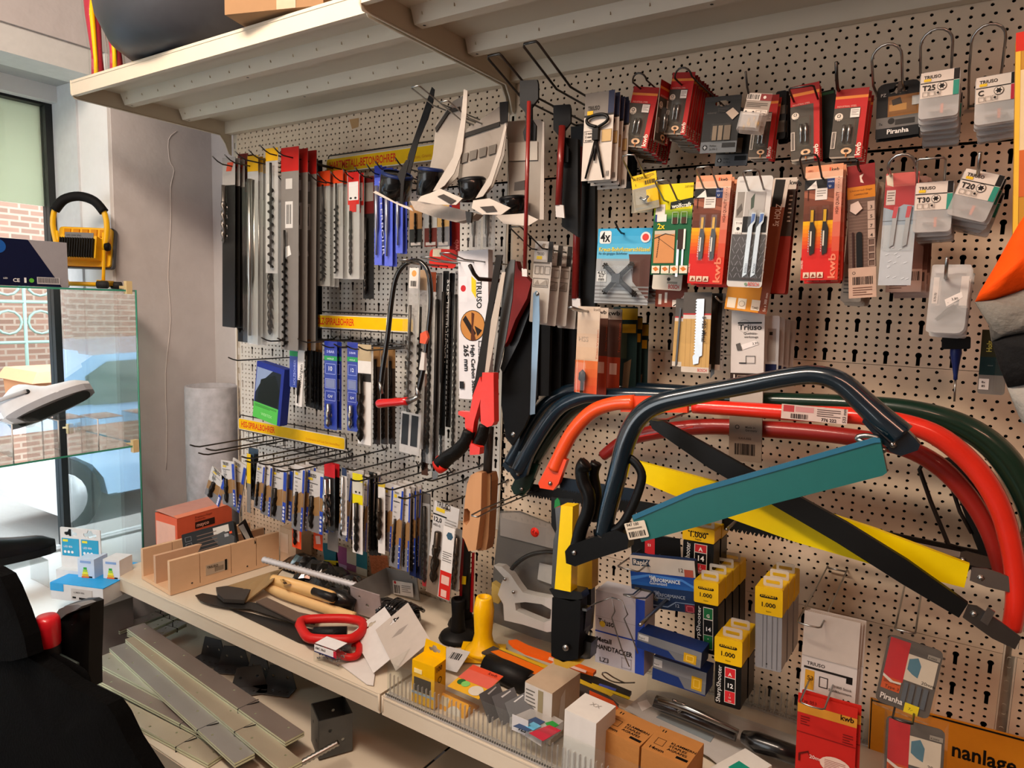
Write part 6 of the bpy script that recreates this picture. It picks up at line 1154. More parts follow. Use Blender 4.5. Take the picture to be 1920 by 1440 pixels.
for i, y in enumerate((0, Wd*.48, Wd-.014)):
    h = .112 if i == 0 else .105; b = MB(); sl = [L*.25, L*.53, L*.77] if i != 1 else []
    x0 = 0
    for s_ in sl+[L]:
        b.box((x0, y, .012), (s_-(.0012 if s_ < L else 0), y+.014, h), PINE if i != 1 else PINE2); x0 = s_+.0012
    for s_ in sl: b.box((s_-.0012, y+.001, .012), (s_+.0012, y+.013, .03), M('#7a5a40', .8))
    w_ = b.build('side_wall', t)
    if i == 0:
        b = MB(); b.box((L*.3, -.0008, .03), (L*.5, 0, .065), M('#a59684', .6)); b.box((L*.47, -.001, .03), (L*.49, -.0006, .068), BLACK); b.text('TRIUSO', L*.31, .052, .008, BLACK, -.0012, bold=True)
        for k in range(8): b.box((L*.38+k*.004, -.001, .036), (L*.38+k*.004+.0015, -.0009, .052), BLACK)
        b.build('barcode_label', t)
        for xx in (.18, .68): b = MB(); b.lathe([(0, -.001), (.003, -.001), (.003, 0)], DSTEEL, 8, (L*xx, 0, .02), 'y'); b.build('screw', t)
o = PZ(345, 1045, .652); o.y = -.22; o.x = -2.255
t = thing('cardboard_box', 'orange and white cardboard box with a dark name label behind the mitre box', 'box', Matrix.Translation((-2.238, -.335, .652)) @ Matrix.Rotation(math.radians(93), 4, 'Z'))
b = MB(); OR = M('#c2593e', .6); b.box((0, 0, 0), (.225, .125, .168), OR); b.build('carton', t)
b = MB(); b.box((-.001, .01, .0), (0, .12, .14), M('#c9a090', .6)); b.quad((0, -.001, .168), (.225, -.001, .168), (.225, .02, .174), (0, .02, .174), M('#cf8066', .5)); b.quad((0, .001, .1685), (.225, .001, .1685), (.225, .125, .176), (0, .125, .176), M('#b98a80', .5)); b.build('lid_flap', t)
b = MB(); b.box((.07, -.0012, .112), (.15, -.0004, .136), M('#3a2420', .5)); b.text('mayco', .075, .118, .014, M('#c99a8a'), -.002, bold=True); b.text('Premium-Nagel', .07, .15, .008, M('#7a3424'), -.001); b.text('Drahtstifte', .07, .141, .007, M('#7a3424'), -.001); b.box((0, -.0008, .05), (.225, -.0003, .082), M('#b84a30', .5)); b.build('printed_lettering', t)
def dset(c):
    c.R(.05, .08, .95, .92, '#1d1e1f').R(.6, .08, .9, .35, '#a8a49e').L([(.55, .4), (.8, .3), (.98, .6), (.95, .9), (.7, .9)], '#4a4c4e')
    for i in range(5): c.R(.28, .2+i*.14, .66, .23+i*.14, '#6b5548')
    for i in range(3): c.F(.06, .15+i*.25, .18, .33+i*.25, '#6d6f73', .008)
    c.R(.9, .38, .95, .46, '#b8431f').R(.8, .42, .88, .54, '#8a8d90')
hang('drill_set_case', 'black drill set case leaning in the wooden mitre box', 'drill set', (340,1003), (437,976), (360,1048), .36, '#17181a', dset, 0, slot=0, r=.004, th=.025, offr=.25)
hang('label_card', 'white and black slim card leaning beside the drill set', 'hardware pack', (446,985), (462,980), (466,1030), .2, '#151515', lambda c: c.L([(.0, .05), (.6, .1), (.7, .95), (.3, .9)], '#b5b3ac'), 0, slot=0)
t = thing('cardboard_box', 'small plain cardboard box standing at the wall behind the mitre box', 'box', Matrix.Translation((-1.985, -.10, .652)))
b = MB(); b.box((0, 0, 0), (.085, .07, .13), M('#b59a80', .8)); b.build('carton', t); b = MB(); b.box((.002, -.0008, .04), (.045, 0, .11), M('#c4ab94', .7)); b.build('paper_label', t)
# saws with red handles lying on the shelf
SB = M('#3d3b39', .35, .7)
def dhandle(label, blade, bz, ring, grip, hz, hr=.011, extra=None):
    o = PZ(*ring[0], hz); t = thing('hand_saw', label, 'saw', Matrix.Translation(o))
    lay(t, o, blade, bz, .0018, '', 'saw_blade', SB)
    b = MB(); q = zt(ring, hz, o); b.tube(smooth_path(q+[q[0]], 3)[:-1], hr, M('#b0201f', .4), 8, closed=True); b.build('red_handle', t)
    b = MB(); b.tube(zt(grip, hz+.001, o), hr*1.25, M('#19191a', .5, bump=.2, scale=200), 12); b.build('black_grip', t)
    return t, o
t, o = dhandle('hand saw with red handle and black grip on top, lying on shelf', [(366,1117),(380,1113),(425,1121),(470,1130),(535,1139),(565,1162),(560,1172),(470,1143),(425,1140),(395,1134),(375,1127)], .662,
    [(562,1172),(568,1163),(600,1160),(650,1160),(678,1166),(681,1180),(668,1193),(648,1199),(592,1198),(574,1192)], [(588,1187),(650,1186)], .69, .0135)
t, o = dhandle('hand saw whose red handle peeks out under the first', [(430,1143),(470,1150),(600,1185),(610,1197),(600,1216),(560,1205),(500,1176)], .653,
    [(605,1202),(640,1205),(672,1208),(670,1228),(650,1232),(630,1222)], [(632,1217),(655,1219)], .668, .01)
t = thing('axe', 'axe with pale wooden handle, black collar and brown paper sheath', 'axe', PZ(560, 1100, .70)); o = PZ(560, 1100, .70)
b = MB(); q = smooth_path(zt([(512,1087,.70),(530,1092,.705),(565,1102,.71),(605,1114,.715),(625,1120,.718)], 0, o), 4); b.tube(q, [.017+.004*math.sin(i/len(q)*3.1) for i in range(len(q))], M('#cfa76c', .45, 0, .1, .05, 20, (1, 6, 1), .3), 12, flat=.75); b.build('wooden_handle', t)
b = MB(); q = zt([(588,1108,.72),(626,1121,.722)], 0, o); b.tube(q, [.012, .013], M('#2c2b2b', .35), 10); b.build('collar', t)
b = MB(); q = zt([(615,1112,.715),(640,1125,.70),(664,1137,.685)], 0, o); b.tube(q, [.022, .03, .024], M('#161617', .35, coat=.3), 10, flat=.8); b.build('black_sheath', t)
flat_ = PZ(545, 1085, .722)
m_ = Matrix.Translation(PZ(528, 1086, .722)-o) @ Matrix.Rotation(math.radians(-24), 4, 'Z'); b = MB(); b.box((0, -.006, 0), (.05, .016, .0006), M('#b8935c', .5)); b.text('TRIUSO', .002, 0, .006, BLACK, .0008, axis='z', bold=True); b.box((.028, -.004, .0005), (.046, .006, .001), M('#4a3626', .5)); b.build('paper_label', t).matrix_basis = m_
t = thing('hammer', 'lower pale wooden tool handle under the axe', 'axe', PZ(560, 1125, .675)); o = PZ(560, 1125, .675)
b = MB(); q = smooth_path(zt([(500,1098,.675),(530,1113,.675),(580,1130,.675),(640,1150,.675),(665,1158,.672)], 0, o), 4); b.tube(q, .0165, M('#c9a877', .5, 0, .1, .05, 20, (1, 6, 1)), 12, flat=.8); b.build('wooden_handle', t)
t = thing('paper_sheath', 'folded brown paper sheath around the axe blade', 'packaging', PZ(450, 1110, .7)); o = PZ(450, 1110, .7)
PAP = M('#8d7452', .8, bump=.2, scale=30); b = MB(); q = zt([(408,1104,.662),(505,1073,.70),(530,1066,.72),(512,1087,.715),(497,1100,.69),(455,1133,.662),(425,1124,.668)], 0, o)
b.add(q, [(0,1,6),(1,5,6),(1,4,5),(1,2,3),(1,3,4)], PAP); q2 = [v-Vector((0, 0, .004)) for v in q]; b.add(q2, [(6,1,0),(6,5,1),(5,4,1),(3,2,1),(4,3,1)], PAP); b.add(q+q2, [(i, (i+1) % 7, 7+(i+1) % 7, 7+i) for i in range(7)], PAP); b.build('paper', t)
lay(t, o, [(405,1108),(425,1105),(470,1112),(458,1132),(420,1130),(408,1120)], .668, .012, '#4e4c4a', 'axe_blade', M('#4a4846', .4, .6))
lay(t, o, [(480,1130),(500,1122),(560,1150),(600,1158),(590,1172),(550,1165)], .664, .004, '#6a5c50', 'cardboard_slip', M('#6a5a50', .7))
# threaded rod, bracket, coils, sockets
t = thing('threaded_rod', 'thick galvanised threaded rod pointing left over the axe', 'threaded rod', PZ(497, 1050, .765)); o = PZ(497, 1050, .765)
p, q = zt([(493,1049,.765),(668,1098,.735)], 0, o); d = q-p; n = 56; pts_ = [p+d*(i/n) for i in range(n+1)]
b = MB(); b.tube(pts_, [.0115 if i % 2 else .0085 for i in range(n+1)], M('#c2c2c6', .45, .3, .1), 10); b.build('rod', t)
t = thing('post_bracket', 'bent galvanised steel bracket with drilled holes and white label', 'post bracket', PZ(657, 1099, .745)); o = PZ(657, 1099, .745)
ZN = M('#8f8f8f', .4, .5, .18, .1, 20); p0 = o.copy(); p1 = PZ(712, 1116, .745); up = Vector((0, 0, -.078)); p2 = PX(725, 1064, p0.x+.02); 
bk0 = Vector((p0.x+.03, p0.y+.12, .775)); 
def face(t, o, pts, th, mat, name, holes=()):
    q = [v-o for v in pts]; c_ = (q[1]-q[0]).normalized(); nrm = (q[1]-q[0]).cross(q[-1]-q[0]).normalized(); n = len(q)
    v3 = nrm.cross(c_); flat = [((v-q[0]).dot(c_), (v-q[0]).dot(v3)) for v in q]; b = MB()
    m = Matrix((c_, nrm, v3)).transposed().to_4x4(); m.translation = q[0]; b.T = m
    b.plate(flat, -th/2, th/2, mat, [circ(flat[0][0]+(flat[1][0]-flat[0][0])*u+(flat[-1][0]-flat[0][0])*v, flat[0][1]+(flat[1][1]-flat[0][1])*u+(flat[-1][1]-flat[0][1])*v, r, 10) for u, v, r in holes]); return b.build(name, t)
face(t, o, [p0, p1, PZ(718, 1167, .66), PZ(662, 1147, .66)], .004, M('#b5a9aa', .4, .5, .15), 'front_plate', [(.3, .3, .005), (.55, .55, .006), (.85, .78, .005)])
bkA = P(657, 1099, -p0.y); bkB = P(725, 1064, .06); bkC = P(781, 1076, .06); bkD = P(787, 1126, .06); bkE = P(735, 1112, .06)
face(t, o, [bkB, bkC, bkD, bkE], .004, ZN, 'back_plate', [(.85, .18, .005)]); b = MB(); b.add([v-o for v in (bkA, bkB, bkE, P(664, 1146, -p0.y))], [(0,1,2,3)], ZN); b.build('middle_plate', t)
m_, W_, H_ = frame((736,1088,.07), (773,1094,.07), (741,1114,.07)); c = Card(W_, H_); c.b.plate([(0, -H_), (W_, -H_), (W_, 0), (0, 0)], 0, .001, '#b3afac'); c.O(.12, .12, .06, '#a02a2c').B(.05, .3, .35, .9, '#222', 7).lines(.45, .25, .9, .8, 4, '#77736f'); lb = c.b.build('paper_label', t); lb.matrix_basis = Matrix.Translation(-o) @ m_
for i, (x, y, l) in enumerate(((728,1150,.06),(742,1160,.08),(760,1150,.08))):
    o = PZ(x, y, .68+.012*i); t = thing('shiny_bag', 'crinkled glossy black bag of hardware in front of the steel bracket, '+('lowest','middle','upper')[i], 'hardware pack', Matrix.Translation(o) @ Matrix.Rotation(-.5+.2*i, 4, 'Z'))
    b = MB(); rd = random.Random(i)
    for k in range(9):
        z0 = .01*math.sin(k); pts_ = [Vector((k*.011-.05, -.035+.012*j, .022*math.sin(math.pi*(j+.5)/7)+rd.uniform(0, .006))) for j in range(7)]
        b.tube(pts_, .0055, M('#202021', .12, .6, coat=1), 6)
    b.build('crinkled_film', t)['kind'] = 'stuff'; b = MB(); b.lathe([(0, -.012), (.05, -.012), (.045, .012), (0, .02)], M('#121213', .3, coat=.5), 14); k = b.build('filling', t); k.scale = (1.1, .75, .8)
for i, (x, y, z1) in enumerate(((560,1075,.70),(585,1088,.70),(600,1100,.70),(640,1085,.71))):
    o = Vector((-1.86+.09*i, -.10-.015*i, .67)); t = thing('shiny_bag', 'dark glossy film bag lying at the wall behind the threaded rod, '+(['first']+ORD)[i]+' one', 'hardware pack', Matrix.Translation(o) @ Matrix.Rotation(.7*i, 4, 'Z'))
    b = MB(); rd = random.Random(i+9); n1, n2 = 9, 7; vs = []
    for j in range(n2):
        for k in range(n1): u, v = k/(n1-1), j/(n2-1); vs.append(((u-.5)*.15, (v-.5)*.10, .045*math.sin(math.pi*u)*math.sin(math.pi*v)+rd.uniform(-.006, .006)))
    b.add(vs, [(j*n1+k, j*n1+k+1, (j+1)*n1+k+1, (j+1)*n1+k) for j in range(n2-1) for k in range(n1-1)], M('#232324', .15, .5, coat=1)); b.add([(x_, y_, -.015) for x_, y_, _ in vs], [(j*n1+k, (j+1)*n1+k, (j+1)*n1+k+1, j*n1+k+1) for j in range(n2-1) for k in range(n1-1)], '#232324'); b.build('crinkled_film', t)
for i, (x, y, dx, h, r) in enumerate(((858,1195,-.012,.115,.021),(872,1170,0,.15,.02))):
    o = PZ(x, y, .655); t = thing('rubber_plunger', 'black rubber tube handle standing on the shelf, '+('front open one','rear taller one')[i], 'tool handle', Matrix.Translation(o))
    b = MB(); b.lathe([(0, 0), (r*1.1, 0), (r, h*.3), (r*.85, h*.6), (r, h*.97), (r*.95, h), (r*.6, h), (r*.55, h-.03), (0, h-.03)], M('#1a1a1b', .55), 16); b.build('tube', t)
    b = MB(); b.lathe([(0, 0), (r*2.6, 0), (r*2.3, .012), (r*1, .022)], M('#1d1d1e', .5), 18); b.build('flange', t)
o = PZ(905, 1228, .655); t = thing('trowel', 'bright yellow plastic trowel handle standing upright on its base', 'tool handle', Matrix.Translation(o))
b = MB(); YP = M('#d9a80c', .35, coat=.3); h = .165; b.lathe([(0, .012), (.05, .012), (.046, .02), (.03, .035), (.024, .06), (.0265, .1), (.028, .13), (.0225, h-.004), (.02, h), (.013, h), (.012, h-.02), (0, h-.02)], YP, 22); b.build('grip', t)
b = MB(); b.T = Matrix.Rotation(.5, 4, 'Z'); b.box((-.06, -.045, 0), (.06, .045, .012), YP); b.build('foot', t)
o = PZ(615, 1252, .652); t = thing('screw_tin', 'small clear box of screws with white label at the shelf edge', 'screw box', Matrix.Translation(o+Vector((-.055, .0, 0))) @ Matrix.Rotation(.08, 4, 'Z'))
b = MB(); b.box((0, 0, 0), (.085, .05, .05), PLASTIC); b.build('clear_case', t)
b = MB(); rd = random.Random(4)
for i in range(60):
    x, y, z = rd.uniform(.006, .079), rd.uniform(.006, .044), rd.uniform(.004, .026); a = rd.uniform(0, 3.1); b.tube([(x, y, z), (x+.007*math.cos(a), y+.005*math.sin(a), z+rd.uniform(-.002, .003))], [.0022, .0008], STEEL, 5)
b.build('screws', t)['kind'] = 'stuff'
b = MB(); b.box((.004, -.001, .028), (.075, 0, .048), WHITE); b.box((.004, -.0012, .028), (.075, -.0006, .031), '#24306a'); b.box((.07, -.0012, .03), (.08, -.0006, .048), '#b0283a'); b.box((.004, .002, .0502), (.075, .045, .051), '#cfcfd2'); b.text('ABC 30x3', .008, .038, .006, BLACK, -.0016, bold=True); b.build('paper_label', t)
# ================================================================== K. ribbed clear tray and its contents (right bay)
t = thing('clear_shelf_divider', 'long ribbed clear plastic riser along the front shelf edge', 'shelf divider', Matrix.Translation((-1.085, -.5, .652)))
def riser(t, Lr, H, y, ribs_to):
    b = MB(); b.box((0, y, 0), (Lr, y+.002, H), PLASTIC); b.build('clear_wall', t)
    n = int(Lr/.0125)
    me = None
    for i in range(min(n, 100)):
        if me is None:
            b = MB(); b.box((-.0009, y+.002, .006), (.0009, y+.007, ribs_to), FROST); r_ = b.build('rib', t); me = r_.data; r_.location.x = .006
        else: r_ = bpy.data.objects.new('rib', me); COL.objects.link(r_); r_.parent = t; r_.location.x = .006+i*.0125
    b = MB(); b.box((0, y-.006, 0), (Lr, y+.012, .004), FROST); b.build('base_strip', t)
    b = MB()
    for i in range(n*2): b.box((i*.00625, y-.006, .004), (i*.00625+.003, y-.003, .008), STEEL)
    b.build('price_rail_teeth', t)['kind'] = 'stuff'
riser(t, 1.2, .085, 0, .055); b = MB(); b.box((0, .002, 0), (.002, .09, .085), PLASTIC); b.build('end_wall', t); b = MB(); b.box((.36, -.0015, .05), (.4, -.0005, .085), '#b9b9bb'); b.text('925', .375, .056, .01, BLACK, -.002, bold=True); b.build('price_ticket', t)
t = thing('clear_shelf_divider', 'ribbed clear plastic riser along the wall at the back', 'shelf divider', Matrix.Translation((-1.085, -.022, .652))); riser(t, 1.2, .06, 0, .055)
def boxtop(a, b_, c, ztop, h, name, label, cat, mat, extra=None, side=None):
    p, q, r = PZ(*a, ztop), PZ(*b_, ztop), PZ(*c, ztop); x = (q-p); W = x.length; x.normalize(); y = r-p; y = y-x*y.dot(x); D_ = y.length; y.normalize(); z = x.cross(y)
    m = Matrix((x, y, z)).transposed().to_4x4(); m.translation = p-Vector((0, 0, h)); t = thing(name, label, cat, m)
    b = MB(); b.box((0, 0, 0), (W, D_, h), mat); b.build('carton', t)
    if extra: b = MB(); extra(b, W, D_, h); b.build('printed_lettering', t)
    return t, W, D_
KR = M('#a06e3c', .75, 0, .06, .1, 60)
def krp(b, W, D, h):
    z = h+.0006; b.box((.03*W, .93*D, h), (.035*W, .94*D, z), BLACK)
    for i in range(2): b.box(((.12+.06*i)*W, .82*D, h), ((.14+.06*i)*W, .9*D, z), BLACK)
    b.text('KLAMMERN', .45*W, .5*D, .007, BLACK, z, axis='z', bold=True); b.text('STAPLES', .45*W, .38*D, .007, BLACK, z, axis='z', bold=True); b.text('AGRAFES', .45*W, .26*D, .007, BLACK, z, axis='z', bold=True); b.text('14mm', .12*W, .1*D, .009, BLACK, z, axis='z', bold=True); b.box((.7*W, .12*D, h), (.95*W, .2*D, z), BLACK)
    for k in ((.14,.3,.34,.31),(.14,.55,.34,.56),(.14,.3,.15,.56),(.33,.3,.34,.56)): b.box((k[0]*W, k[1]*D, h), (k[2]*W, k[3]*D, z), M('#5a3c20'))
boxtop((1119,1361), (1199,1400), (1168,1331), .75, .095, 'staple_carton', 'left brown kraft staple carton with 14mm print', 'box', KR, krp)
boxtop((1203,1401), (1288,1438), (1244,1363), .75, .095, 'staple_carton', 'right brown kraft staple carton with 14mm print', 'box', KR, krp)
boxtop((1059,1330), (1118,1357), (1106,1303), .785, .13, 'white_carton', 'plain white carton left of the kraft cartons', 'box', M('#c4c3c0', .6), lambda b, W, D, h: b.text('XX', .4*W, .6*D, .012, M('#8f8d8a'), h+.0006, axis='z'))
def bg(b, W, D, h):
    b.box((0, -.0008, h*.15), (W*1.0, 0, h*.98), M('#b3afa9', .6)); b.box((W*.5, -.0016, h*.4), (W*.68, -.0006, h*.95), M('#8a7f62', .6)); rd = random.Random(2)
    for i in range(9): b.box((W*.05, -.0016, h*(.3+.07*i)), (W*(.25+.2*rd.random()), -.0007, h*(.32+.07*i)), M('#6b6862', .6)); 
    b.quad((W+.0006, D*.2, h*.1), (W+.0006, D*.45, h*.2), (W+.0006, D*.45, h*.9), (W+.0006, D*.3, h*.8), M('#b9b1a6'))
boxtop((985,1277), (1036,1300), (1054,1247), .775, .12, 'label_carton', 'beige carton with a torn white label on its left side', 'box', M('#a3917c', .7), bg)
t, W, D_ = boxtop((773,1236), (815,1251), (800,1223), .76, .105, 'yellow_nail_box', 'bright yellow box marked 100 with a dark window', 'box', M('#cf9f12', .45), lambda b, W, D, h: (b.text('100', W+.001, h*.85, .012, BLACK, D*.2, axis='y') if 0 else None, b.box((W*.1, -.001, h*.3), (W*.85, 0, h*.62), M('#4a4030', .3)), b.box((W*.1, -.001, h*.72), (W*.45, 0, h*.82), M('#d8c890')), b.box((0, -.0006, h*.22), (W, 0, h*.28), M('#8fa3b0'))))
b = MB(); b.text('100', D_*.15, .088, .012, M('#5a2c0c'), W+.001, axis='x', bold=True); b.lathe([(.006, 0), (.008, 0)], M('#3a2008'), 12, (W+.001, D_*.45, .065), 'x'); b.build('printed_number', t)
b = MB(); b.T = Matrix.Translation((0, D_, .105)); b.plate([(0, 0), (W, 0), (W, .03), (W*.1, .035)], -.001, 0, M('#cfa312', .45), [euro(W*.5, .016, W*.5)]); b.build('hang_flap', t)
def flapcard(label, tl, tr, bl, off, col, offb=None, offr=None, draw=None, name='hang_card', s=.2, r=.001):
    return hang(name, label, 'packaging', tl, tr, bl, off, col, draw, 0, slot=s, r=r, offb=offb, offr=offr)
flapcard('white euro-slot card leaning furthest left in the clear tray', (659,1187), (722,1170), (700,1262), .36, '#bdbab8', .46, .33, s=.13)
flapcard('greige euro-slot card with two slots leaning beside the white one', (704,1181), (768,1160), (742,1258), .38, '#a39a92', .47, .35, lambda c: c.L([(.25, .4), (.5, .36), (.75, .4), (.5, .46)], '#8a827b'), s=.12)
o = PZ(690, 1262, .653); t = thing('hang_card', 'white card lying flat on the shelf beside the clear tray', 'packaging', Matrix.Translation(o)); lay(t, o, [(640,1248),(682,1235),(705,1250),(700,1286),(688,1284)], .653, .002, '', 'card', M('#c4c1bf', .6))
flapcard('red yellow and green card lying back in the clear tray', (887,1246), (944,1268), (862,1296), .36, '#c79a2c', .46, .36, lambda c: (c.R(0, 0, 1, .2, '#c2482f'), c.T(.6, .14, .12, 'kwb', '#7a2018', bold=True), c.R(0, .2, 1, .6, '#c05a4c'), c.O(.2, .7, .12, '#2c6a34'), c.O(.35, .72, .12, '#6fae5c'), c.O(.75, .8, .2, '#b9b4a8')), s=.12)
for i, (a, b_, c_, n_) in enumerate((((898,1302),(936,1280),(908,1362),'left'),((922,1306),(964,1288),(930,1366),'middle'),((946,1318),(988,1296),(950,1370),'right'))):
    flapcard(n_+' one of three grey flap cards in the clear tray', a, b_, c_, .47-.01*i, '#5e5e60', .48, .42, lambda c: c.L([(.35, .12), (.8, .05), (.82, .09), (.4, .17)], '#a8a8a8'), s=0)
hang('yellow_nail_card', 'yellow boxes standing inside the clear tray front', 'box', (812,1290), (880,1322), (810,1348), .45, '#c28a1c', lambda c: (c.R(.1, .1, .5, .4, '#b5aa8c'), c.O(.7, .6, .2, '#b9b4a8')), 0, slot=0, th=.05, offb=.48)
o = PZ(1000, 1370, .69); t = thing('plug_card', 'clear case with blue red and green label in the clear tray', 'hardware pack', Matrix.Translation(o))
lay(t, o, [(955,1362),(1005,1340),(1056,1368),(1015,1400)], .70, .02, '', 'clear_case', FROST); lay(t, o, [(962,1362),(1004,1345),(1022,1354),(990,1372)], .722, .001, '#3a4f74', 'label_blue'); lay(t, o, [(1022,1356),(1036,1352),(1048,1360),(1032,1368)], .722, .001, '#2f8a3c', 'label_green'); lay(t, o, [(992,1375),(1030,1360),(1052,1370),(1018,1390)], .7225, .001, '#a3283a', 'label_red'); lay(t, o, [(985,1362),(1000,1354),(1015,1362),(1000,1370)], .7228, .001, '#5aa3c9', 'label_print')
hang('clear_pack', 'black and white clear pack lying behind the yellow box', 'hardware pack', (842,1212), (882,1222), (836,1255), .28, '#a8a8a8', lambda c: c.B(.3, .2, .8, .5, '#222', 8), 0, slot=0, offb=.34, r=.003)
# orange saw blade packs behind the cartons
t = thing('saw_blade_pack', 'grey and yellow pack with orange toothed saw drawing', 'saw blades', PZ(1000, 1240, .70)); o = PZ(1000, 1240, .70)
lay(t, o, [(903,1226),(925,1215),(1130,1300),(1160,1325),(1150,1350),(1120,1330),(1000,1265)], .69, .006, '', 'pack_body', M('#4a4644', .4)); lay(t, o, [(920,1222),(935,1219),(1030,1258),(1016,1270),(985,1258)], .6965, .001, '#c9641c', 'orange_print'); lay(t, o, [(935,1217),(940,1215),(1062,1262),(1150,1302),(1146,1306),(1056,1268)], .6968, .0012, '#b89a2c', 'yellow_stripe'); lay(t, o, [(1105,1295),(1150,1315),(1165,1335),(1150,1345),(1105,1312)], .6965, .001, '#c2481c', 'orange_print')
b = MB()
for i in range(16):
    p = PZ(945+i*5.2, 1241+i*2.1, .6985)-o; b.add([p, p+Vector((.012, -.003, 0)), p+Vector((.002, -.022, 0))], [(0,1,2)], M('#4a4644'))
b.build('tooth_print', t)['kind'] = 'stuff'
t = thing('saw_blade_pack', 'bright orange arrow-ended blade sheath at the back of the tray', 'saw blades', PZ(1000, 1225, .71)); o = PZ(1000, 1225, .71)
lay(t, o, [(953,1206),(968,1204),(990,1215),(1060,1240),(1118,1262),(1112,1268),(1050,1250),(985,1228),(962,1215)], .71, .008, '', 'sheath', M('#c9561c', .4)); lay(t, o, [(1030,1232),(1100,1258),(1098,1262),(1028,1237)], .7185, .0008, '#c9a59a', 'print')
t = thing('saw_blade_pack', 'black pack with yellow stripe and small print right of the carton', 'saw blades', PZ(1140, 1290, .68)); o = PZ(1140, 1290, .68)
lay(t, o, [(1060,1255),(1120,1275),(1184,1302),(1178,1312),(1105,1285),(1058,1270)], .685, .008, '', 'pack_body', M('#1d1b1e', .35)); lay(t, o, [(1110,1281),(1182,1308),(1180,1312),(1108,1285)], .6935, .001, '#b39a1c', 'yellow_stripe'); lay(t, o, [(1124,1282),(1156,1292),(1154,1296),(1122,1286)], .6935, .001, '#3a4a9c', 'print')
b = MB(); o2 = PZ(935, 1250, .68); t = thing('black_sleeve', 'black rolled sleeve lying under the orange saw packs', 'tool handle', Matrix.Translation(o2)); b.tube(zt([(912,1248,.68),(950,1262,.68),(990,1280,.68)], 0, o2), .03, M('#19191a', .5), 14); b.build('sleeve', t)
o2 = PZ(1150, 1278, .72); t = thing('wire_loop', 'thin steel wire loop standing up behind the staple gun pack', 'hook', Matrix.Translation(o2)); b = MB(); b.tube(smooth_path(zt([(1190,1280,.70),(1160,1280,.71),(1142,1275,.72),(1129,1264,.735),(1136,1261,.74),(1150,1270,.73),(1170,1280,.71)], 0, o2), 3), .0018, STEEL, 6); b.build('bent_wire', t)
# big staple gun blister pack
t = thing('staple_gun_pack', 'chrome and black staple gun in a large clear blister pack', 'staple gun', PZ(1320, 1360, .67)); o = PZ(1320, 1360, .67)
lay(t, o, [(1172,1330),(1215,1295),(1260,1300),(1500,1385),(1560,1420),(1560,1480),(1400,1480),(1330,1420)], .665, .002, '', 'backing_card', M('#a9a8a6', .5))
lay(t, o, [(1195,1318),(1213,1312),(1222,1325),(1204,1334)], .6672, .0008, '#d0d0d0', 'slot_print'); lay(t, o, [(1230,1345),(1240,1338),(1340,1380),(1332,1392)], .6672, .0008, '#7d8a92', 'printed_lettering')
b = MB(); q = zt([(1228,1318,.70),(1300,1345,.70),(1380,1378,.70)], 0, o); b.tube(q, .016, M('#77787c', .25, .9, .1), 4); b.build('magazine', t)
b = MB(); q = zt([(1235,1312,.725),(1290,1328,.735),(1385,1372,.725)], 0, o); b.tube(q, [.006, .009, .005], STEEL, 8); b.build('lever', t)
b = MB(); q = zt([(1232,1306,.72),(1285,1322,.74)], 0, o); b.tube(q, .004, STEEL, 6); b.tube(zt([(1262,1312,.74),(1285,1325,.72),(1270,1335,.71)], 0, o), .004, STEEL, 6); b.build('spring_arm', t)
b = MB(); q = zt([(1395,1382,.715),(1420,1392,.72),(1460,1405,.72),(1500,1420,.72)], 0, o); b.tube(q, [.014, .021, .019, .019], M('#161617', .3, coat=.5), 14); b.build('grip', t)
b = MB(); W0 = [PZ(x, y, .668)-o for x, y in ((1210,1305),(1240,1298),(1500,1390),(1500,1450),(1370,1400),(1235,1345))]; W1 = [v*.96+Vector((0, 0, .075)) for v in W0]; b.add(W0+W1, [(i, (i+1) % 6, 6+(i+1) % 6, 6+i) for i in range(6)]+[(6,7,8,9,10,11)], PLASTIC); b.build('blister', t)
t, W, D_ = boxtop((1330,1440), (1380,1475), (1385,1395), .71, .055, 'small_white_box', 'white box with teal print cut by the bottom picture edge', 'box', M('#c4c4c0', .6), lambda b, W, D, h: b.box((W*.3, D*.3, h), (W*.8, D*.6, h+.0006), M('#1d8a74')))
# caulking / shear tool in a big grey blister hanging at the bay joint
t = thing('staple_gun_pack', 'grey metal tool in a clear pack with round red price sticker', 'staple gun', P(985, 1080, .14)); o = P(985, 1080, .14)
flatend(t, o, [(938,958),(975,958),(1042,985),(1050,1180),(1046,1208),(1000,1195),(922,1165),(925,1075)], .12, .002, '', name='backing_card', mat=M('#6c6764', .4))
flatend(t, o, [(938,962),(975,961),(1040,986),(1042,1030),(938,1004)], .125, .001, '', name='header_print', mat=M('#8d8783', .5))
AL = M('#c4c1bd', .35, .2, .08); q = [P(x, y, .17)-o for x, y in [(930,1058),(945,1060),(962,1075),(975,1095),(985,1108),(1000,1112),(1042,1120),(1046,1180),(1030,1182),(985,1168),(950,1160),(948,1130),(938,1112),(945,1090),(950,1080)]]
hole = [P(x, y, .17)-o for x, y in [(970,1128),(990,1126),(1020,1130),(1038,1140),(1036,1160),(1024,1164),(990,1150),(972,1142)]]
b = MB(); b.plate([(p.x, p.z) for p in q], q[0].y-.012, q[0].y+.012, AL, [[(p.x, p.z) for p in hole]]); b.build('tool_body', t)
b = MB(); b.tube(smooth_path(local(PP([(948,1085),(965,1060),(990,1042),(1020,1035),(1045,1036)], .16), o), 4), .006, M('#3a3836', .3, .8), 8); b.build('spring_arch', t)
flatend(t, o, [(926,1090),(940,1100),(946,1118),(938,1130),(925,1125)], .15, .02, '', name='yellow_side', mat=M('#a88f4c', .5))
flatend(t, o, [(1012,1055),(1042,1062),(1042,1098),(1008,1086)], .13, .003, '', name='paper_label', mat=M('#a3a09c', .6))
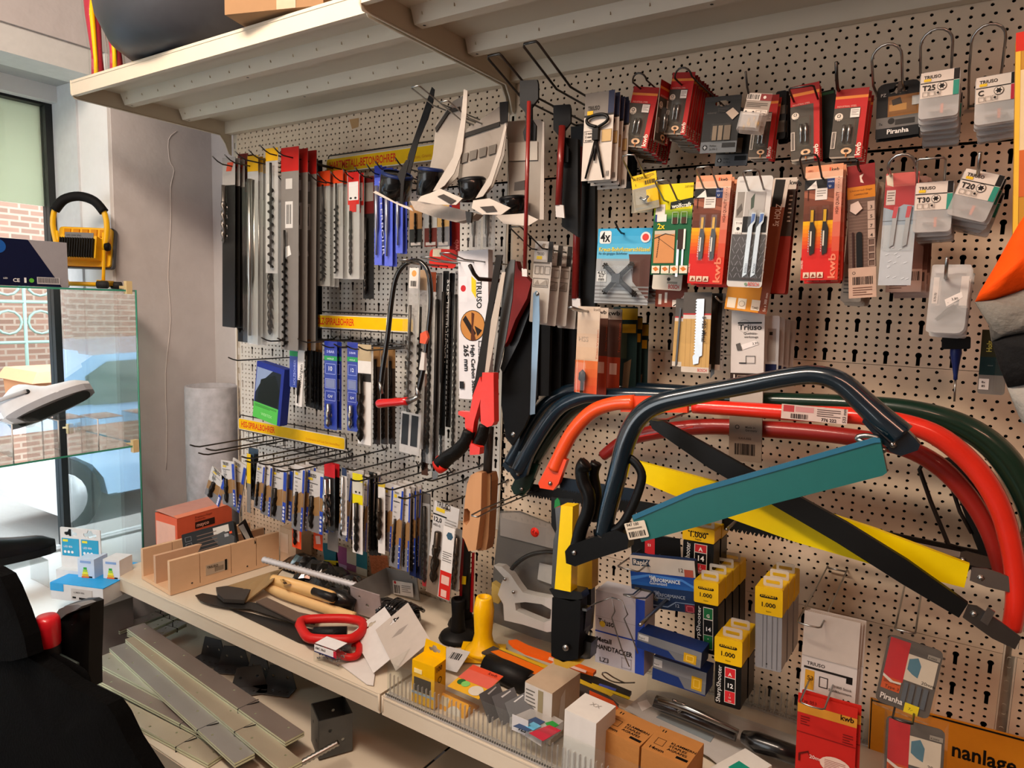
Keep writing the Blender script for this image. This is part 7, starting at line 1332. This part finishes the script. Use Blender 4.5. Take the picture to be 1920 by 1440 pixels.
b = MB(); c_ = P(1003, 998, .19)-o; b.lathe([(0, -.001), (.0125, -.001), (.0125, 0)], M('#c8281c', .5), 24, tuple(c_), 'y'); b.text('2,95', c_.x, c_.z-.004, .008, BLACK, c_.y-.0014, 'c', -30); b.build('price_sticker', t)
for x, y in ((947,1086),(963,1110)): b = MB(); c_ = P(x, y, .19)-o; b.lathe([(0, -.003), (.004, -.003), (.005, 0)], STEEL, 10, tuple(c_), 'y'); b.build('rivet', t)
b = MB(); x0, x1 = P(924, 1000, .12).x-o.x, P(1048, 1000, .12).x-o.x; z0, z1 = P(980, 1195, .12).z-o.z, P(980, 962, .12).z-o.z; b.box((x0, -.05, z0), (x1, .018, z1), PLASTIC); b.build('blister', t)
# ================================================================== L. steel goods on the base shelf
ZY = [M('#b3a792', .4, .4, .25, .05, 6), M('#8d8078', .42, .4, .25, .05, 6), M('#b5b4a6', .35, .4, .2, .05, 6), M('#9c9994', .4, .4, .2, .05, 6)]
def strap(i, a, b_, z, w, label):
    """pair of flat plated hinge straps tied together"""
    p, q = PZ(*a, z), PZ(*b_, z); d = (q-p); L = d.length; d.normalize(); n = Vector((0, 0, 1)).cross(d); m = Matrix((d, n, Vector((0, 0, 1)))).transposed().to_4x4(); m.translation = p
    t = thing('steel_strap', label, 'steel strap', m)
    for k in range(2):
        b = MB(); h = [circ(L*u, w*(.3 if j % 2 else .7), .0035, 8) for j, u in enumerate((.05, .18, .34, .5, .66, .82, .95))]; b.plate([(0, 0), (L, 0), (L, w), (0, w)], k*.0075, k*.0075+.0055, ZY[i % 4], h, axis='z', side=M('#d4dcc0', .3, .3)); b.build('plate', t)
    b = MB(); u = L*.76; b.tube([(u, -.003, -.001), (u, -.003, .012), (u, w+.003, .012), (u, w+.003, -.001)], .0018, BLACK, 5, closed=True); b.tube([(u, w*.4, .012), (u+.02, w*.9, .018)], .0015, BLACK, 5); b.build('cable_tie', t)
st = [((168,1320),(390,1440),.363,.055,'lowest plated strap, furthest to the front left'),((160,1270),(405,1400),.376,.055,'plated strap fanned second from the front'),((172,1245),(430,1382),.389,.055,'plated strap fanned third, pale green edge'),
      ((205,1222),(440,1440),.402,.055,'plated strap crossing steeply over the fan, tied near its end'),((235,1205),(530,1455),.415,.055,'plated strap lying long across the middle of the fan'),((238,1185),(535,1400),.428,.058,'topmost plated strap, brownish, nearest the wall')]
for i, (a, b_, z, w, l) in enumerate(st): strap(i, a, b_, z, w, l)
for i, (a, b_) in enumerate((((225,1190),(330,1150)),((255,1200),(345,1160)),((270,1215),(350,1175)))):
    strap(i+1, a, b_, .37+.012*i, .05, 'short dark strap pointing to the wall behind the fan, '+('upper','middle','lower')[i])
for i, (x, y, r_) in enumerate(((355,1240,.2),(395,1262,.5),(440,1275,.1),(430,1310,.9),(480,1300,.4))):
    o = PZ(x, y, .365); t = thing('angle_bracket', 'dark drilled angle bracket under the lower shelf, '+(['first']+ORD)[i]+' from the left', 'angle bracket', Matrix.Translation(o) @ Matrix.Rotation(r_, 4, 'Z'))
    hs = [circ(.02+.025*k, .02, .004, 8) for k in range(4)]; DB = M('#5e6062', .4, .5); b = MB(); b.plate([(0, 0), (.11, 0), (.11, .05), (0, .05)], 0, .003, DB, hs, axis='z'); b.build('leaf', t); b = MB(); b.plate([(0, 0), (.11, 0), (.09, .07), (.02, .07)], .05, .053, DB, [circ(.03, .035, .005, 8), circ(.08, .035, .005, 8)]); b.build('leaf', t)
o = PZ(640, 1420, .365); t = thing('post_anchor', 'square galvanised post base with drilled sides under the tray shelf', 'post base', Matrix.Translation(o+Vector((-.06, .02, 0))) @ Matrix.Rotation(-.5, 4, 'Z'))
ZG = M('#5c5f61', .4, .8, .12)
for k in range(4):
    b = MB(); b.T = Matrix.Rotation(k*math.pi/2, 4, 'Z') @ Matrix.Translation((0, -.045, 0)); b.plate([(-.045, 0), (.045, 0), (.045, .11), (-.045, .11)], -.0015, .0015, ZG, [circ(-.015, .075, .005, 8), circ(.02, .04, .005, 8)]); b.build('side_plate', t)
o = PZ(555, 1435, .42); t = thing('threaded_rod', 'ridged steel rod pointing at the square post base', 'threaded rod', Matrix.Translation(o)); b = MB(); p, q = zt([(520,1455,.40),(635,1392,.44)], 0, o); b.tube([p+(q-p)*(i/30) for i in range(31)], [.009 if i % 2 else .0068 for i in range(31)], STEEL, 8); b.build('rod', t)
# ================================================================== M. upper shelf load
TUB = M('#4a4b50', .4, 0, .12)
t = thing('rubber_tub', 'large black rubber mortar tub overhanging the upper shelf', 'tub', Matrix.Translation((-1.90, -.40, 2.251)) @ Matrix.Rotation(math.radians(0), 4, 'X'))
b = MB(); b.lathe([(0, .0), (.165, .0), (.215, .012), (.255, .04), (.285, .1), (.3, .2), (.315, .42), (.33, .44), (.33, .45), (.3, .45), (.285, .3), (.24, .06), (0, .03)], TUB, 48); b.build('tub_body', t)
b = MB(); b.lathe([(.15, .001), (.155, -.0005), (.16, .001)], M('#26272b', .5), 48); b.build('base_ring', t)
t = thing('cardboard_box', 'brown taped cardboard box on the upper shelf beside the black tub', 'box', Matrix.Translation((-1.45, -.60, 2.252)) @ Matrix.Rotation(.3, 4, 'Z'))
b = MB(); CB = M('#8f6f50', .8); b.box((-.06, 0, 0), (.2, .36, .3), CB); b.build('carton', t); b = MB(); b.box((.08, -.001, 0), (.13, .0, .3), M('#a89078', .3)); b.build('packing_tape', t)
t = thing('cardboard_box', 'dark box on the upper shelf right of the brown one', 'box', Matrix.Translation((-1.27, -.45, 2.25))); b = MB(); b.box((0, 0, 0), (.1, .35, .25), M('#2b2724', .7)); b.build('carton', t)
for i, (x0, x1, x2, c) in enumerate(((176,182,186,'#a8283c'),(190,196,202,'#a8283c'),(207,214,222,'#b52c44'))):
    o = PZ(x1, 146, 2.25); o = PX(x1, 146, -2.36+.04*i); t = thing('wrapped_brush', 'red and yellow striped bristle bundle wrapped in clear film, '+('left','middle','right')[i]+' one', 'brush', Matrix.Translation(Vector((-2.325+.055*i, -.50+.03*(i % 2), 2.252))))
    b = MB(); b.tube([(0, 0, 0), (-.004, 0, .08), (-.02, 0, .2), (-.03, 0, .34)], [.02, .016, .022, .026], M(c, .4), 10); b.build('red_bristles', t); b = MB(); b.tube([(.012, -.012, 0), (.012, -.012, .06), (.0, -.012, .2), (-.01, 0, .3)], [.007, .006, .008, .007], M('#e0b51c', .4), 8); b.build('yellow_stripe', t)
    b = MB(); b.tube([(0, 0, 0), (-.004, 0, .08), (-.02, 0, .2), (-.03, 0, .34)], [.026, .024, .028, .034], PLASTIC, 8); b.build('film', t)
t = thing('bristle_tuft', 'small yellow bristle tuft between the bundles and the tub', 'brush', Matrix.Translation((-2.14, -.47, 2.27))); b = MB(); rd = random.Random(3)
for i in range(24): a = rd.uniform(0, 6.28); b.tube([(0, 0, 0), (.03*math.cos(a), .03*math.sin(a)*.6, rd.uniform(-.015, .03))], [.004, .002], M('#e6c81c', .4), 5)
b.build('bristles', t)['kind'] = 'stuff'
# roll of felt standing behind the shelf end
t = thing('felt_roll', 'tall grey speckled roll standing in the corner by the plaster wall', 'roll', Matrix.Translation((-2.50, -.02, 0)))
b = MB(); b.lathe([(0, 0), (.10, 0), (.10, 1.235), (.097, 1.24), (.088, 1.24), (.086, 1.2), (0, 1.2)], M('#a3a4aa', .75, 0, .35, .25, 30), 36); b.build('outer_roll', t)
b = MB(); b.lathe([(.03, 1.2), (.06, 1.205), (.085, 1.2)], M('#6f6a68', .8), 24); b.build('inner_layer', t)
b = MB()
for x in (-2.452, -2.425): b.tube([(x, .07, .3), (x, .07, 2.2)], .011, M('#bdbab8', .5), 10)
for i, x in enumerate((-2.452, -2.425)):
    b = MB(); b.tube([(x, .07, 0), (x, .07, 1.52)], .011, M('#c4c2c0', .5), 10); tag(b.build('wall_pipe'), 'white pipe in the corner behind the grey roll, '+('left','right')[i]+' of two', 'pipe')
# ================================================================== N. glass display case in the window bay
t = thing('display_case', 'glass display case with green-edged shelves in the window bay', 'display case', (-2.45, -.34, 0))
GE = M('#3f8f78', .2, coat=.5)
def gslab(name, x0, y0, x1, y1, z, th=.006):
    b = MB(); b.box((x0+2.45, y0+.34, z), (x1+2.45, y1+.34, z+th), PANEG); s_ = b.build(name, t)
    b = MB(); b.box((x1+2.45-.001, y0+.34, z), (x1+2.45+.0015, y1+.34, z+th), GE); b.box((x0+2.45, y1+.34, z), (x1+2.45, y1+.342, z+th), GE); b.build('polished_edge', t)
gslab('glass_shelf', -2.9, -2.6, -2.452, -.352, 1.604); gslab('glass_shelf', -2.95, -2.6, -2.452, -.352, 1.05)
b = MB(); v = [Vector((-2.455, -.345, .53)), Vector((-2.452, -.34, 1.61)), Vector((-3.0, -.34, 1.61)), Vector((-3.0, -.34, .53))]; o = Vector((-2.45, -.34, 0)); b.add([p-o for p in v]+[p-o+Vector((0, .006, 0)) for p in v], [(0,1,2,3),(7,6,5,4),(0,4,5,1),(1,5,6,2)], PANEG); b.build('end_pane', t)
b = MB(); b.tube([Vector((-2.452, -.341, .53))-o, Vector((-2.452, -.337, 1.61))-o], .0032, GE, 4); b.build('polished_edge', t)
IV = M('#c9b487', .4)
for z, y, x in ((1.595, -.36, -2.452), (1.03, -.355, -2.452), (1.03, -.355, -2.93)):
    b = MB(); b.box((x+2.45-.012, y+.34-.012, z), (x+2.45+.006, y+.34+.008, z+.045), IV); b.box((x+2.45-.05, y+.34-.008, z+.018), (x+2.45, y+.34+.004, z+.028), IV); b.build('corner_clip', t)
# floodlight
t = thing('floodlight', 'yellow portable work floodlight with black foam carry handle', 'floodlight', Matrix.Translation((-2.66, -.415, 1.611)) @ Matrix.Rotation(math.radians(40), 4, 'Z'))
YF = M('#e0a81a', .35, coat=.3); FB = M('#151516', .7)
b = MB(); b.box((-.085, -.05, .012), (.085, .05, .022), YF); b.box((-.085, -.05, .012), (-.07, .05, .03), YF); b.box((.07, -.05, .012), (.085, .05, .03), YF); b.build('base_frame', t)
for y in (-.055, .055):
    b = MB(); b.tube([(-.1, y, .014), (.1, y, .014)], .007, YF, 10); b.build('skid_tube', t)
    for s_ in (-1, 1): b = MB(); b.tube([(s_*.075, y, .014), (s_*.108, y, .014)], .0135, M('#3a3a3b', .6), 12); b.build('rubber_foot', t)
for s_ in (-1, 1): b = MB(); b.tube(smooth_path([(s_*.07, 0, .02), (s_*.075, 0, .1), (s_*.078, 0, .2)], 2), .006, YF, 8); b.build('yoke', t)
b = MB(); b.tube(smooth_path([(-.078, 0, .14), (-.09, 0, .22), (-.078, 0, .28), (-.04, 0, .315), (0, 0, .322), (.04, 0, .315), (.078, 0, .28), (.09, 0, .22), (.078, 0, .14)], 3), .0095, YF, 10); b.build('carry_loop', t)
b = MB(); b.tube(smooth_path([(-.082, 0, .272), (-.05, 0, .309), (0, 0, .323), (.05, 0, .309), (.082, 0, .272)], 4), .0165, FB, 12); b.build('foam_grip', t)
hd = MB(); hd.T = Matrix.Translation((0, .01, .15)) @ Matrix.Rotation(math.radians(-12), 4, 'X')
hd.plate(rrect(-.095, -.072, .095, .078, .012), .03, .05, M('#55575a', .4)); hd.plate(rrect(-.09, -.068, .09, .074, .01), .018, .031, YF); hd.build('lamp_head', t)
for i in range(5):
    b = MB(); b.T = hd.T; b.box((-.07+.03*i, .012, .04), (-.05+.03*i, .018, .066), M('#b97c12', .5)); b.build('rib_pocket', t)
b = MB(); b.T = hd.T
b.box((-.06, -.03, -.05), (.06, .018, .03), YF); b.build('driver_housing', t)
for i in range(14): b = MB(); b.T = hd.T; b.box((-.056+.0082*i, -.045, -.05), (-.052+.0082*i, -.03, .018), FB); b.build('cooling_fin', t)
b = MB(); b.T = hd.T; b.box((-.045, -.032, .02), (.05, -.0302, .04), M('#77797c', .4)); b.text('LED 20W IP65', -.04, .026, .006, BLACK, -.0325); b.build('rating_label', t)
b = MB(); b.lathe([(0, 0), (.014, 0), (.016, .006), (.014, .014), (0, .015)], FB, 8, (.082, 0, .15), 'x'); b.build('clamp_knob', t)
# blue and grey LED box
m_, W_, H_ = frame((-62,426,.79), (127,440,.60), (-62,522,.79)); m_, W_, H_ = frame((-60,428,.80), (127,442,.58), (-60,524,.80))
t = thing('led_light_box', 'dark blue and grey printed carton on the top glass shelf', 'box', Matrix.Translation((-2.475, -.545, 1.611)) @ Matrix.Rotation(math.radians(86), 4, 'Z'))
b = MB(); Lb, Hb = .42, .145; b.box((-Lb, 0, 0), (0, .07, Hb), M('#8f8d92', .5)); b.build('carton', t)
b = MB(); DBL = M('#121a3e', .4); b.add([(-Lb, -.0008, Hb), (-.11, -.0008, Hb), (-.02, -.0008, 0), (-.22, -.0008, 0), (-.3, -.0008, Hb*.55), (-Lb, -.0008, Hb*.75)], [(0,5,4,3,2,1)], DBL); b.build('blue_print', t)
b = MB(); b.lathe([(0, -.0012), (.02, -.0012), (.021, -.0011)], M('#1c4f96', .4), 20, (-.19, 0, Hb*.82), 'y')
b.text('CE', -.155, .012, .011, WHITE, -.0016, bold=True); b.text('LED', -.18, .02, .005, WHITE, -.0016); b.lathe([(0, -.0015), (.007, -.0015)], M('#5aa83c'), 14, (-.105, 0, .018), 'y')
b.box((-.125, -.0015, .01), (-.119, -.0012, .026), WHITE); b.box((-.09, -.0016, .008), (-.025, -.0012, .03), M('#a8a6aa'))
for k in range(14): b.box((-.086+k*.0042, -.0019, .012), (-.086+k*.0042+.0018, -.0016, .028), BLACK)
b.build('printed_symbols', t)
# clogs and shoes on the middle shelf, risers
t = thing('clog', 'grey and white rubber clog tilted on a clear riser', 'shoe', Matrix.Translation((-2.60, -.56, 1.205)) @ Matrix.Rotation(math.radians(70), 4, 'Z') @ Matrix.Rotation(math.radians(-24), 4, 'Y') @ Matrix.Rotation(math.radians(-38), 4, 'X'))
def shoe(t, Ls, col, sole, heel=0.0, open_=True):
    n = 16; b = MB(); vs = []; k = 14
    for i in range(n+1):
        u = i/n; w = .046*(math.sin(math.pi*min(1, max(.0, (u*.9+.08))))**.45)*(1 if u < .6 else 1.12-.2*(u-.6)); h = .04+.05*math.exp(-((u-.28)/.2)**2)*(1-heel)+.03*(1-u)+(.05*heel if u < .35 else 0)
        if u > .85: h *= 1-(u-.85)*3.2
        if u > .9: w *= 1-(u-.9)*3
        for j in range(k+1):
            a = math.pi*j/k; vs.append((u*Ls-Ls/2, w*math.cos(a), .012+max(0, h)*math.sin(a)**.7))
    b.add(vs, [(i*(k+1)+j, (i+1)*(k+1)+j, (i+1)*(k+1)+j+1, i*(k+1)+j+1) for i in range(n) for j in range(k)]+[tuple(range(k+1))], col, True); b.build('upper', t)
    o_ = [(u*Ls-Ls/2, .05*(math.sin(math.pi*min(1, max(0, u*.92+.05)))**.4)*(1 if u < .93 else .7)) for u in [i/14 for i in range(15)]]
    b = MB(); b.plate(o_+[(x, -y) for x, y in reversed(o_)], -.012, .014, sole, axis='z'); b.build('sole', t)
shoe(t, .27, M('#cdced2', .45), M('#8f8f94', .5)); b = MB(); b.plate(rrect(-.11, -.035, .12, .035, .03), -.0145, -.0118, M('#34312f', .7), axis='z'); b.build('tread', t)
for s_ in (-1, 1): b = MB(); b.lathe([(0, 0), (.009, 0), (.009, .004), (0, .006)], M('#3a3c40', .4), 12, (-.04, s_*.046, .06), 'y'); b.build('strap_rivet', t)
b = MB(); b.tube(smooth_path([(-.04, -.05, .06), (-.13, -.035, .075), (-.145, 0, .08), (-.13, .035, .075), (-.04, .05, .06)], 4), .008, M('#a8a8ac', .45), 8, flat=.4); b.build('heel_strap', t)
for i, (x, y, col, l) in enumerate(((-2.52, -.93, '#1a1a1b', 'black and green shoe cut by the left picture edge, middle glass shelf'), (-2.75, -.66, '#1e1f21', 'black leather shoe on a low clear stand above the white window floor'))):
    z = (1.06, .60)[i]; t = thing('shoe', l, 'shoe', Matrix.Translation((x, y, z+.06)) @ Matrix.Rotation(math.radians((60, 80)[i]), 4, 'Z') @ Matrix.Rotation(math.radians((-20, 0)[i]), 4, 'Y')); shoe(t, .29, M(col, .4), M(('#1d7a24', '#19191a')[i], .5), .8)
for i, (y0, x0, h) in enumerate(((-.72, -2.50, .115), (-.56, -2.56, .1), (-.46, -2.5, .1))):
    t = thing('clear_riser', 'clear acrylic shoe riser on the middle glass shelf, '+('front','middle','rear')[i]+' one', 'display stand', Matrix.Translation((x0, y0, 1.057)))
    b = MB(); AC = clear('acrylic', (.93, .94, .93), 2.0, .02, .1); EW = M('#d9dcdb', .3)
    b.box((-.12, 0, 0), (0, .003, h), AC); b.box((-.12, 0, h), (0, .09, h+.003), AC); b.box((-.12, .087, 0), (0, .09, h), AC); b.build('bent_sheet', t); b = MB(); b.tube([(0, .0015, 0), (0, .0015, h), (-.12, .0015, h), (-.12, .0015, 0)], .0022, EW, 5); b.build('bright_edge', t)
# things on the window floor
t = thing('clear_riser', 'low clear stand under the black leather shoe by the window', 'display stand', Matrix.Translation((-2.68, -.76, .532))); b = MB(); b.box((-.14, 0, .1), (0, .2, .104), clear('acrylic')); b.build('top_sheet', t)
for y_ in (0, .196): b = MB(); b.box((-.14, y_, 0), (0, y_+.004, .1), clear('acrylic')); b.build('side_sheet', t)
t = thing('white_cloth_pack', 'crumpled white plastic-wrapped pack on the middle glass shelf', 'packaging', Matrix.Translation((-2.62, -.86, 1.058)))
b = MB(); rd = random.Random(8); n1 = 10; vs = [((k/9-.5)*.2, (j/9-.5)*.22, .03*math.sin(math.pi*k/9)*math.sin(math.pi*j/9)+rd.uniform(0, .012)) for j in range(10) for k in range(10)]; b.add(vs, [(j*10+k, j*10+k+1, j*10+k+11, j*10+k+10) for j in range(9) for k in range(9)], M('#c9cacb', .3, coat=.4)); b.build('film', t)
t = thing('blue_carton', 'flat light blue carton with white sides on the window floor', 'box', Matrix.Translation(PX(125, 1126, -2.40)) @ Matrix.Rotation(math.radians(22), 4, 'Z')); 
b = MB(); b.box((-.06, 0, 0), (.14, .22, .055), M('#c2c5c8', .5)); b.box((-.061, -.001, .03), (-.01, .22, .0552), M('#2b8fc9', .45)); b.box((-.061, .0, .0548), (.141, .221, .057), M('#2b90cc', .45)); b.build('carton', t); b = MB(); b.box((.02, -.0015, .006), (.1, -.0008, .045), M('#b0aeac')); b.box((.05, -.002, .01), (.09, -.0014, .017), BLACK); b.box((.025, -.002, .012), (.038, -.0014, .018), BLACK); b.text('LUMEN 806', .03, .03, .006, M('#666'), -.002); b.build('printed_label', t)
def bulbbox(x, y, rz, lab, blue):
    t = thing('light_bulb_box', lab, 'bulb box', Matrix.Translation((x, y, .61)) @ Matrix.Rotation(math.radians(rz), 4, 'Z'))
    b = MB(); b.box((0, 0, 0), (.062, .062, .095), M('#b7c6d8' if blue else '#c9ccd0', .4)); b.build('carton', t); b = MB()
    for i, cc in enumerate(('#2f9a3c', '#9ac43c', '#e6d83c', '#e6a82c', '#d8602c', '#c8302c')): b.box((.022-.002*i, -.001, .058-.008*i), (.034+.002*i, -.0004, .065-.008*i), M(cc, .5))
    b.box((.01, -.001, .08), (.05, -.0004, .088), M('#7d9ac4')); b.box((.042, -.001, .03), (.054, -.0004, .035), BLACK)
    b.build('energy_label', t)
bx = PX(118, 1058, -2.40); bulbbox(-2.43, -.575, 24, 'open bluish bulb box, left of the pair on the blue carton', True); bulbbox(-2.355, -.53, 24, 'white bulb box with energy label, right of the pair', False)
t = thing('bulb_twin_pack', 'tall white card with two hanging slots and blue bulb labels', 'bulb box', Matrix.Translation((-2.545, -.575, .59)) @ Matrix.Rotation(math.radians(24), 4, 'Z'))
b = MB(); b.plate(rrect(0, 0, .155, .2, .004), 0, .003, M('#c9cbcc', .4), [euro(.04, .182, .05), euro(.115, .182, .05)]); b.box((.005, -.03, 0), (.15, 0, .06), M('#c4c6c8', .4)); b.build('backing_card', t)
for i in range(2):
    b = MB(); b.box((.006+.075*i, -.0012, .1), (.072+.075*i, -.0002, .162), M('#2a8fb5', .45)); b.box((.01+.075*i, -.0016, .15), (.03+.075*i, -.0011, .158), M('#cfc83c')); b.text('LED 806', .014+.075*i, .13, .007, WHITE, -.002)
    for k in range(3): b.lathe([(0, -.0018), (.005, -.0018)], WHITE, 10, (.018+.075*i+.014*k, 0, .114), 'y')
    b.build('blue_label', t)
t = thing('white_flat_box', 'white box with grey end poking out behind the lower shelf corner', 'box', Matrix.Translation((-2.47, -.52, .60)) @ Matrix.Rotation(math.radians(40), 4, 'Z')); b = MB(); b.box((0, 0, 0), (.16, .05, .035), M('#c9c6c4', .5)); b.box((-.001, -.001, .0), (.035, .051, .034), M('#5a5a5c', .5)); b.build('carton', t); b = MB(); b.tube([(-.02, -.01, .02), (.01, -.012, .014), (.03, -.012, .02)], .002, BLACK, 6); b.build('tie', t)
# ================================================================== O. dark garments and boots in the lower left foreground
BK = M('#060606', 1, 0, .15, .25, 140); BK2 = M('#0a0a0b', 1, 0, .15, .25, 140); BKR = M('#1a1a1c', .45)
t = thing('black_jacket', 'black jacket hanging close at the lower left with a strap', 'jacket', Matrix.Translation(P(60, 1250, 1.05))); o = P(60, 1250, 1.05)
sheet(t, o, [(-60,1130),(0,1192),(45,1228),(90,1256),(130,1286),(170,1306),(200,1322),(216,1345),(238,1392),(300,1490),(300,1600),(100,1700),(-150,1700)], 1.05, .01, BK, 'torso')
sheet(t, o, [(-80,1050),(-20,1070),(0,1082),(12,1105),(30,1150),(45,1195),(52,1232),(20,1240),(-60,1240)], 1.07, .008, BK2, 'collar')
b = MB(); q = smooth_path(local(PP([(28,1206),(60,1214),(100,1232),(140,1252),(163,1272),(166,1310)], 1.0), o), 4); b.tube(q, .011, BK2, 8, flat=.5); b.build('strap', t)
b = MB(); q = local(PP([(110,1228),(145,1246)], .985), o); b.tube(q, .005, M('#3c4744', .5), 6); b.build('buckle', t)
for i, (poly, off, l) in enumerate((([(113,1148),(122,1136),(140,1129),(160,1128),(169,1132),(168,1180),(166,1240),(167,1290),(140,1285),(134,1230),(130,1185),(117,1165)], .93, 'black rubber boot shaft with grey inner rim behind the jacket'),)):
    o = P(*poly[0], off); t = thing('rubber_boot', l, 'boot', Matrix.Translation(o)); sheet(t, o, poly, off, .04, M('#151516', .4), 'shaft'); flatend(t, o, [(116,1150),(124,1138),(140,1131),(160,1129),(167,1132),(155,1140),(138,1147),(125,1158)], off+.02, .03, '', name='inner_rim', mat=M('#77787a', .6))
o = P(90, 1205, 1.0); t = thing('spray_can', 'bright red plastic cap of a black can beside the boot', 'can', Matrix.Translation(o)); r = 22*mpp(o)
b = MB(); b.lathe([(0, .062), (r*.75, .062), (r*.95, .055), (r, .04), (r*.97, 0), (r*.9, -.005)], M('#b51a24', .35, coat=.3), 24); b.build('cap', t); b = MB(); b.lathe([(r*.9, 0), (r*.95, -.02), (r*.9, -.16), (0, -.16)], M('#222', .4), 24); b.build('can_body', t)
# ================================================================== P. street outside the window
def bricks(name, mat_b, mat_m, lw, lh):
    m = bpy.data.materials.new(name); m.use_nodes = True; nt = m.node_tree; bs = nt.nodes['Principled BSDF']; bs.inputs['Roughness'].default_value = .9
    tc = nt.nodes.new('ShaderNodeTexCoord'); mp = nt.nodes.new('ShaderNodeMapping'); br = nt.nodes.new('ShaderNodeTexBrick'); mp.inputs['Rotation'].default_value = (math.radians(90), 0, math.radians(90))
    sp = nt.nodes.new('ShaderNodeSeparateXYZ'); cb_ = nt.nodes.new('ShaderNodeCombineXYZ'); nt.links.new(tc.outputs['Object'], sp.inputs[0]); nt.links.new(sp.outputs[1], cb_.inputs[0]); nt.links.new(sp.outputs[2], cb_.inputs[1]); nt.links.new(cb_.outputs[0], br.inputs[0])
    br.inputs['Color1'].default_value = (*lin(mat_b), 1); br.inputs['Color2'].default_value = (*[c*.7 for c in lin(mat_b)], 1); br.inputs['Mortar'].default_value = (*lin(mat_m), 1); br.inputs['Scale'].default_value = 1; br.inputs['Brick Width'].default_value = lw; br.inputs['Row Height'].default_value = lh; br.inputs['Mortar Size'].default_value = .012
    nt.links.new(br.outputs[0], bs.inputs['Base Color']); bp = nt.nodes.new('ShaderNodeBump'); bp.inputs['Strength'].default_value = .4; nt.links.new(br.outputs[1], bp.inputs['Height']); bp.invert = True; nt.links.new(bp.outputs[0], bs.inputs['Normal']); return m
b = MB(); b.box((-30, -30, -.3), (-3.4, 20, -.25), M('#9a9794', .9, 0, .1)); struct(b, 'street')
b = MB(); b.box((-9.6, -20, -.25), (-9.2, 12, 6), bricks('old_brick', '#8a6656', '#947f70', .21, .07)); tag(b.build('brick_building'), 'brown brick building across the street beyond the window', 'building')
t = thing('iron_fence', 'pale green iron fence with ring pattern in front of the brick building', 'fence', (-8.2, -2, -.25)); FG = M('#7b8f85', .5); b = MB()
for k in range(28):
    b2 = MB(); b2.tube([(0, k*.3, 0), (0, k*.3, 2.1)], .018, FG, 6); b2.build('post', t)
for z in (.15, 1.3, 1.72, 2.1): b2 = MB(); b2.tube([(0, 0, z), (0, 8.2, z)], .018, FG, 5); b2.build('rail', t)
me = None
for k in range(27):
    for z in (1.51, 1.91):
        if me is None: b2 = MB(); b2.tube([(0, .12*math.cos(a*math.pi/6), .12*math.sin(a*math.pi/6)) for a in range(12)], .014, FG, 5, closed=True); r_ = b2.build('ring', t); me = r_.data
        else: r_ = bpy.data.objects.new('ring', me); COL.objects.link(r_); r_.parent = t
        r_.location = (0, k*.3+.15, z)
t = thing('wheelie_bin', 'salmon-brown wheelie bin standing on the street', 'bin', (-7.4, 1.5, -.25)); BN = M('#b07a58', .6)
b = MB(); b.add([(-.25, -.25, 0), (.25, -.25, 0), (.25, .25, 0), (-.25, .25, 0), (-.33, -.3, 1.0), (.33, -.3, 1.0), (.33, .3, 1.0), (-.33, .3, 1.0)], [(0,3,2,1),(0,1,5,4),(1,2,6,5),(2,3,7,6),(3,0,4,7)], BN); b.build('bin_body', t)
b = MB(); b.add([(-.38, -.34, 1.0), (.38, -.34, 1.0), (.38, .36, 1.0), (-.38, .36, 1.0), (-.34, -.28, 1.1), (.34, -.28, 1.1), (.34, .3, 1.1), (-.34, .3, 1.1)], [(0,3,2,1),(0,1,5,4),(1,2,6,5),(2,3,7,6),(3,0,4,7),(4,5,6,7)], M('#c08a68', .6)); b.build('lid', t)
def car(label, x, y, col, rz):
    t = thing('car', label, 'car', Matrix.Translation((x, y, -.25)) @ Matrix.Rotation(math.radians(rz), 4, 'Z')); CM = M(col, .25, .2, .02, coat=1)
    pr = [(-2.1, .3), (-2.15, .62), (-2.0, .86), (-1.55, .98), (-.95, 1.38), (.5, 1.45), (1.35, 1.15), (1.75, 1.0), (2.05, .9), (2.12, .55), (2.05, .28)]
    arch = lambda cx: [(cx+.36*math.cos(a), .28+.36*math.sin(a)) for a in [math.pi*k/8 for k in range(9)]]
    o_ = pr+arch(1.3)+arch(-1.3); b = MB(); b.plate(o_, -.8, .8, CM); b.build('car_body', t)
    wn = [(-1.35, 1.0), (-.85, 1.33), (.0, 1.37), (.0, 1.0)]; w2 = [(.06, 1.0), (.06, 1.37), (.5, 1.38), (1.2, 1.1), (1.2, 1.0)]
    for s_ in (-.81, .8):
        for w_ in (wn, w2): b = MB(); b.plate(w_, s_, s_+.012, M('#5a6a66', .1, coat=1)); b.build('side_window', t)
    for cx in (1.3, -1.3):
        for s_ in (-.72, .72):
            b = MB(); b.lathe([(0, -.1), (.3, -.1), (.31, -.06), (.31, .06), (.3, .1), (0, .1)], M('#1d1d1e', .7), 24, (cx, s_, .31), 'y'); w_ = b.build('tyre', t)
            b = MB(); b.lathe([(0, -.11), (.05, -.115), (.2, -.105), (.205, -.1)], M('#a8aaad', .3, .8), 20, (cx, s_, .31), 'y'); b.lathe([(0, .11), (.05, .115), (.2, .105), (.205, .1)], M('#a8aaad', .3, .8), 20, (cx, s_, .31), 'y'); b.build('wheel_rim', t)
    for s_ in (-.7, .55): b = MB(); b.box((-2.16, s_, .62), (-2.1, s_+.15, .95), M('#b3221f', .3)); b.build('tail_light', t)
    for s_ in (-.7, .5): b = MB(); b.box((2.06, s_, .62), (2.13, s_+.2, .76), M('#d0d4d6', .2)); b.build('headlight', t)
car('white parked car close to the shop window', -5.6, 2.6, '#d8dadc', 92)
car('pale blue parked car seen mirrored in the glass end pane', -6.3, -2.6, '#8fb0d0', -90)
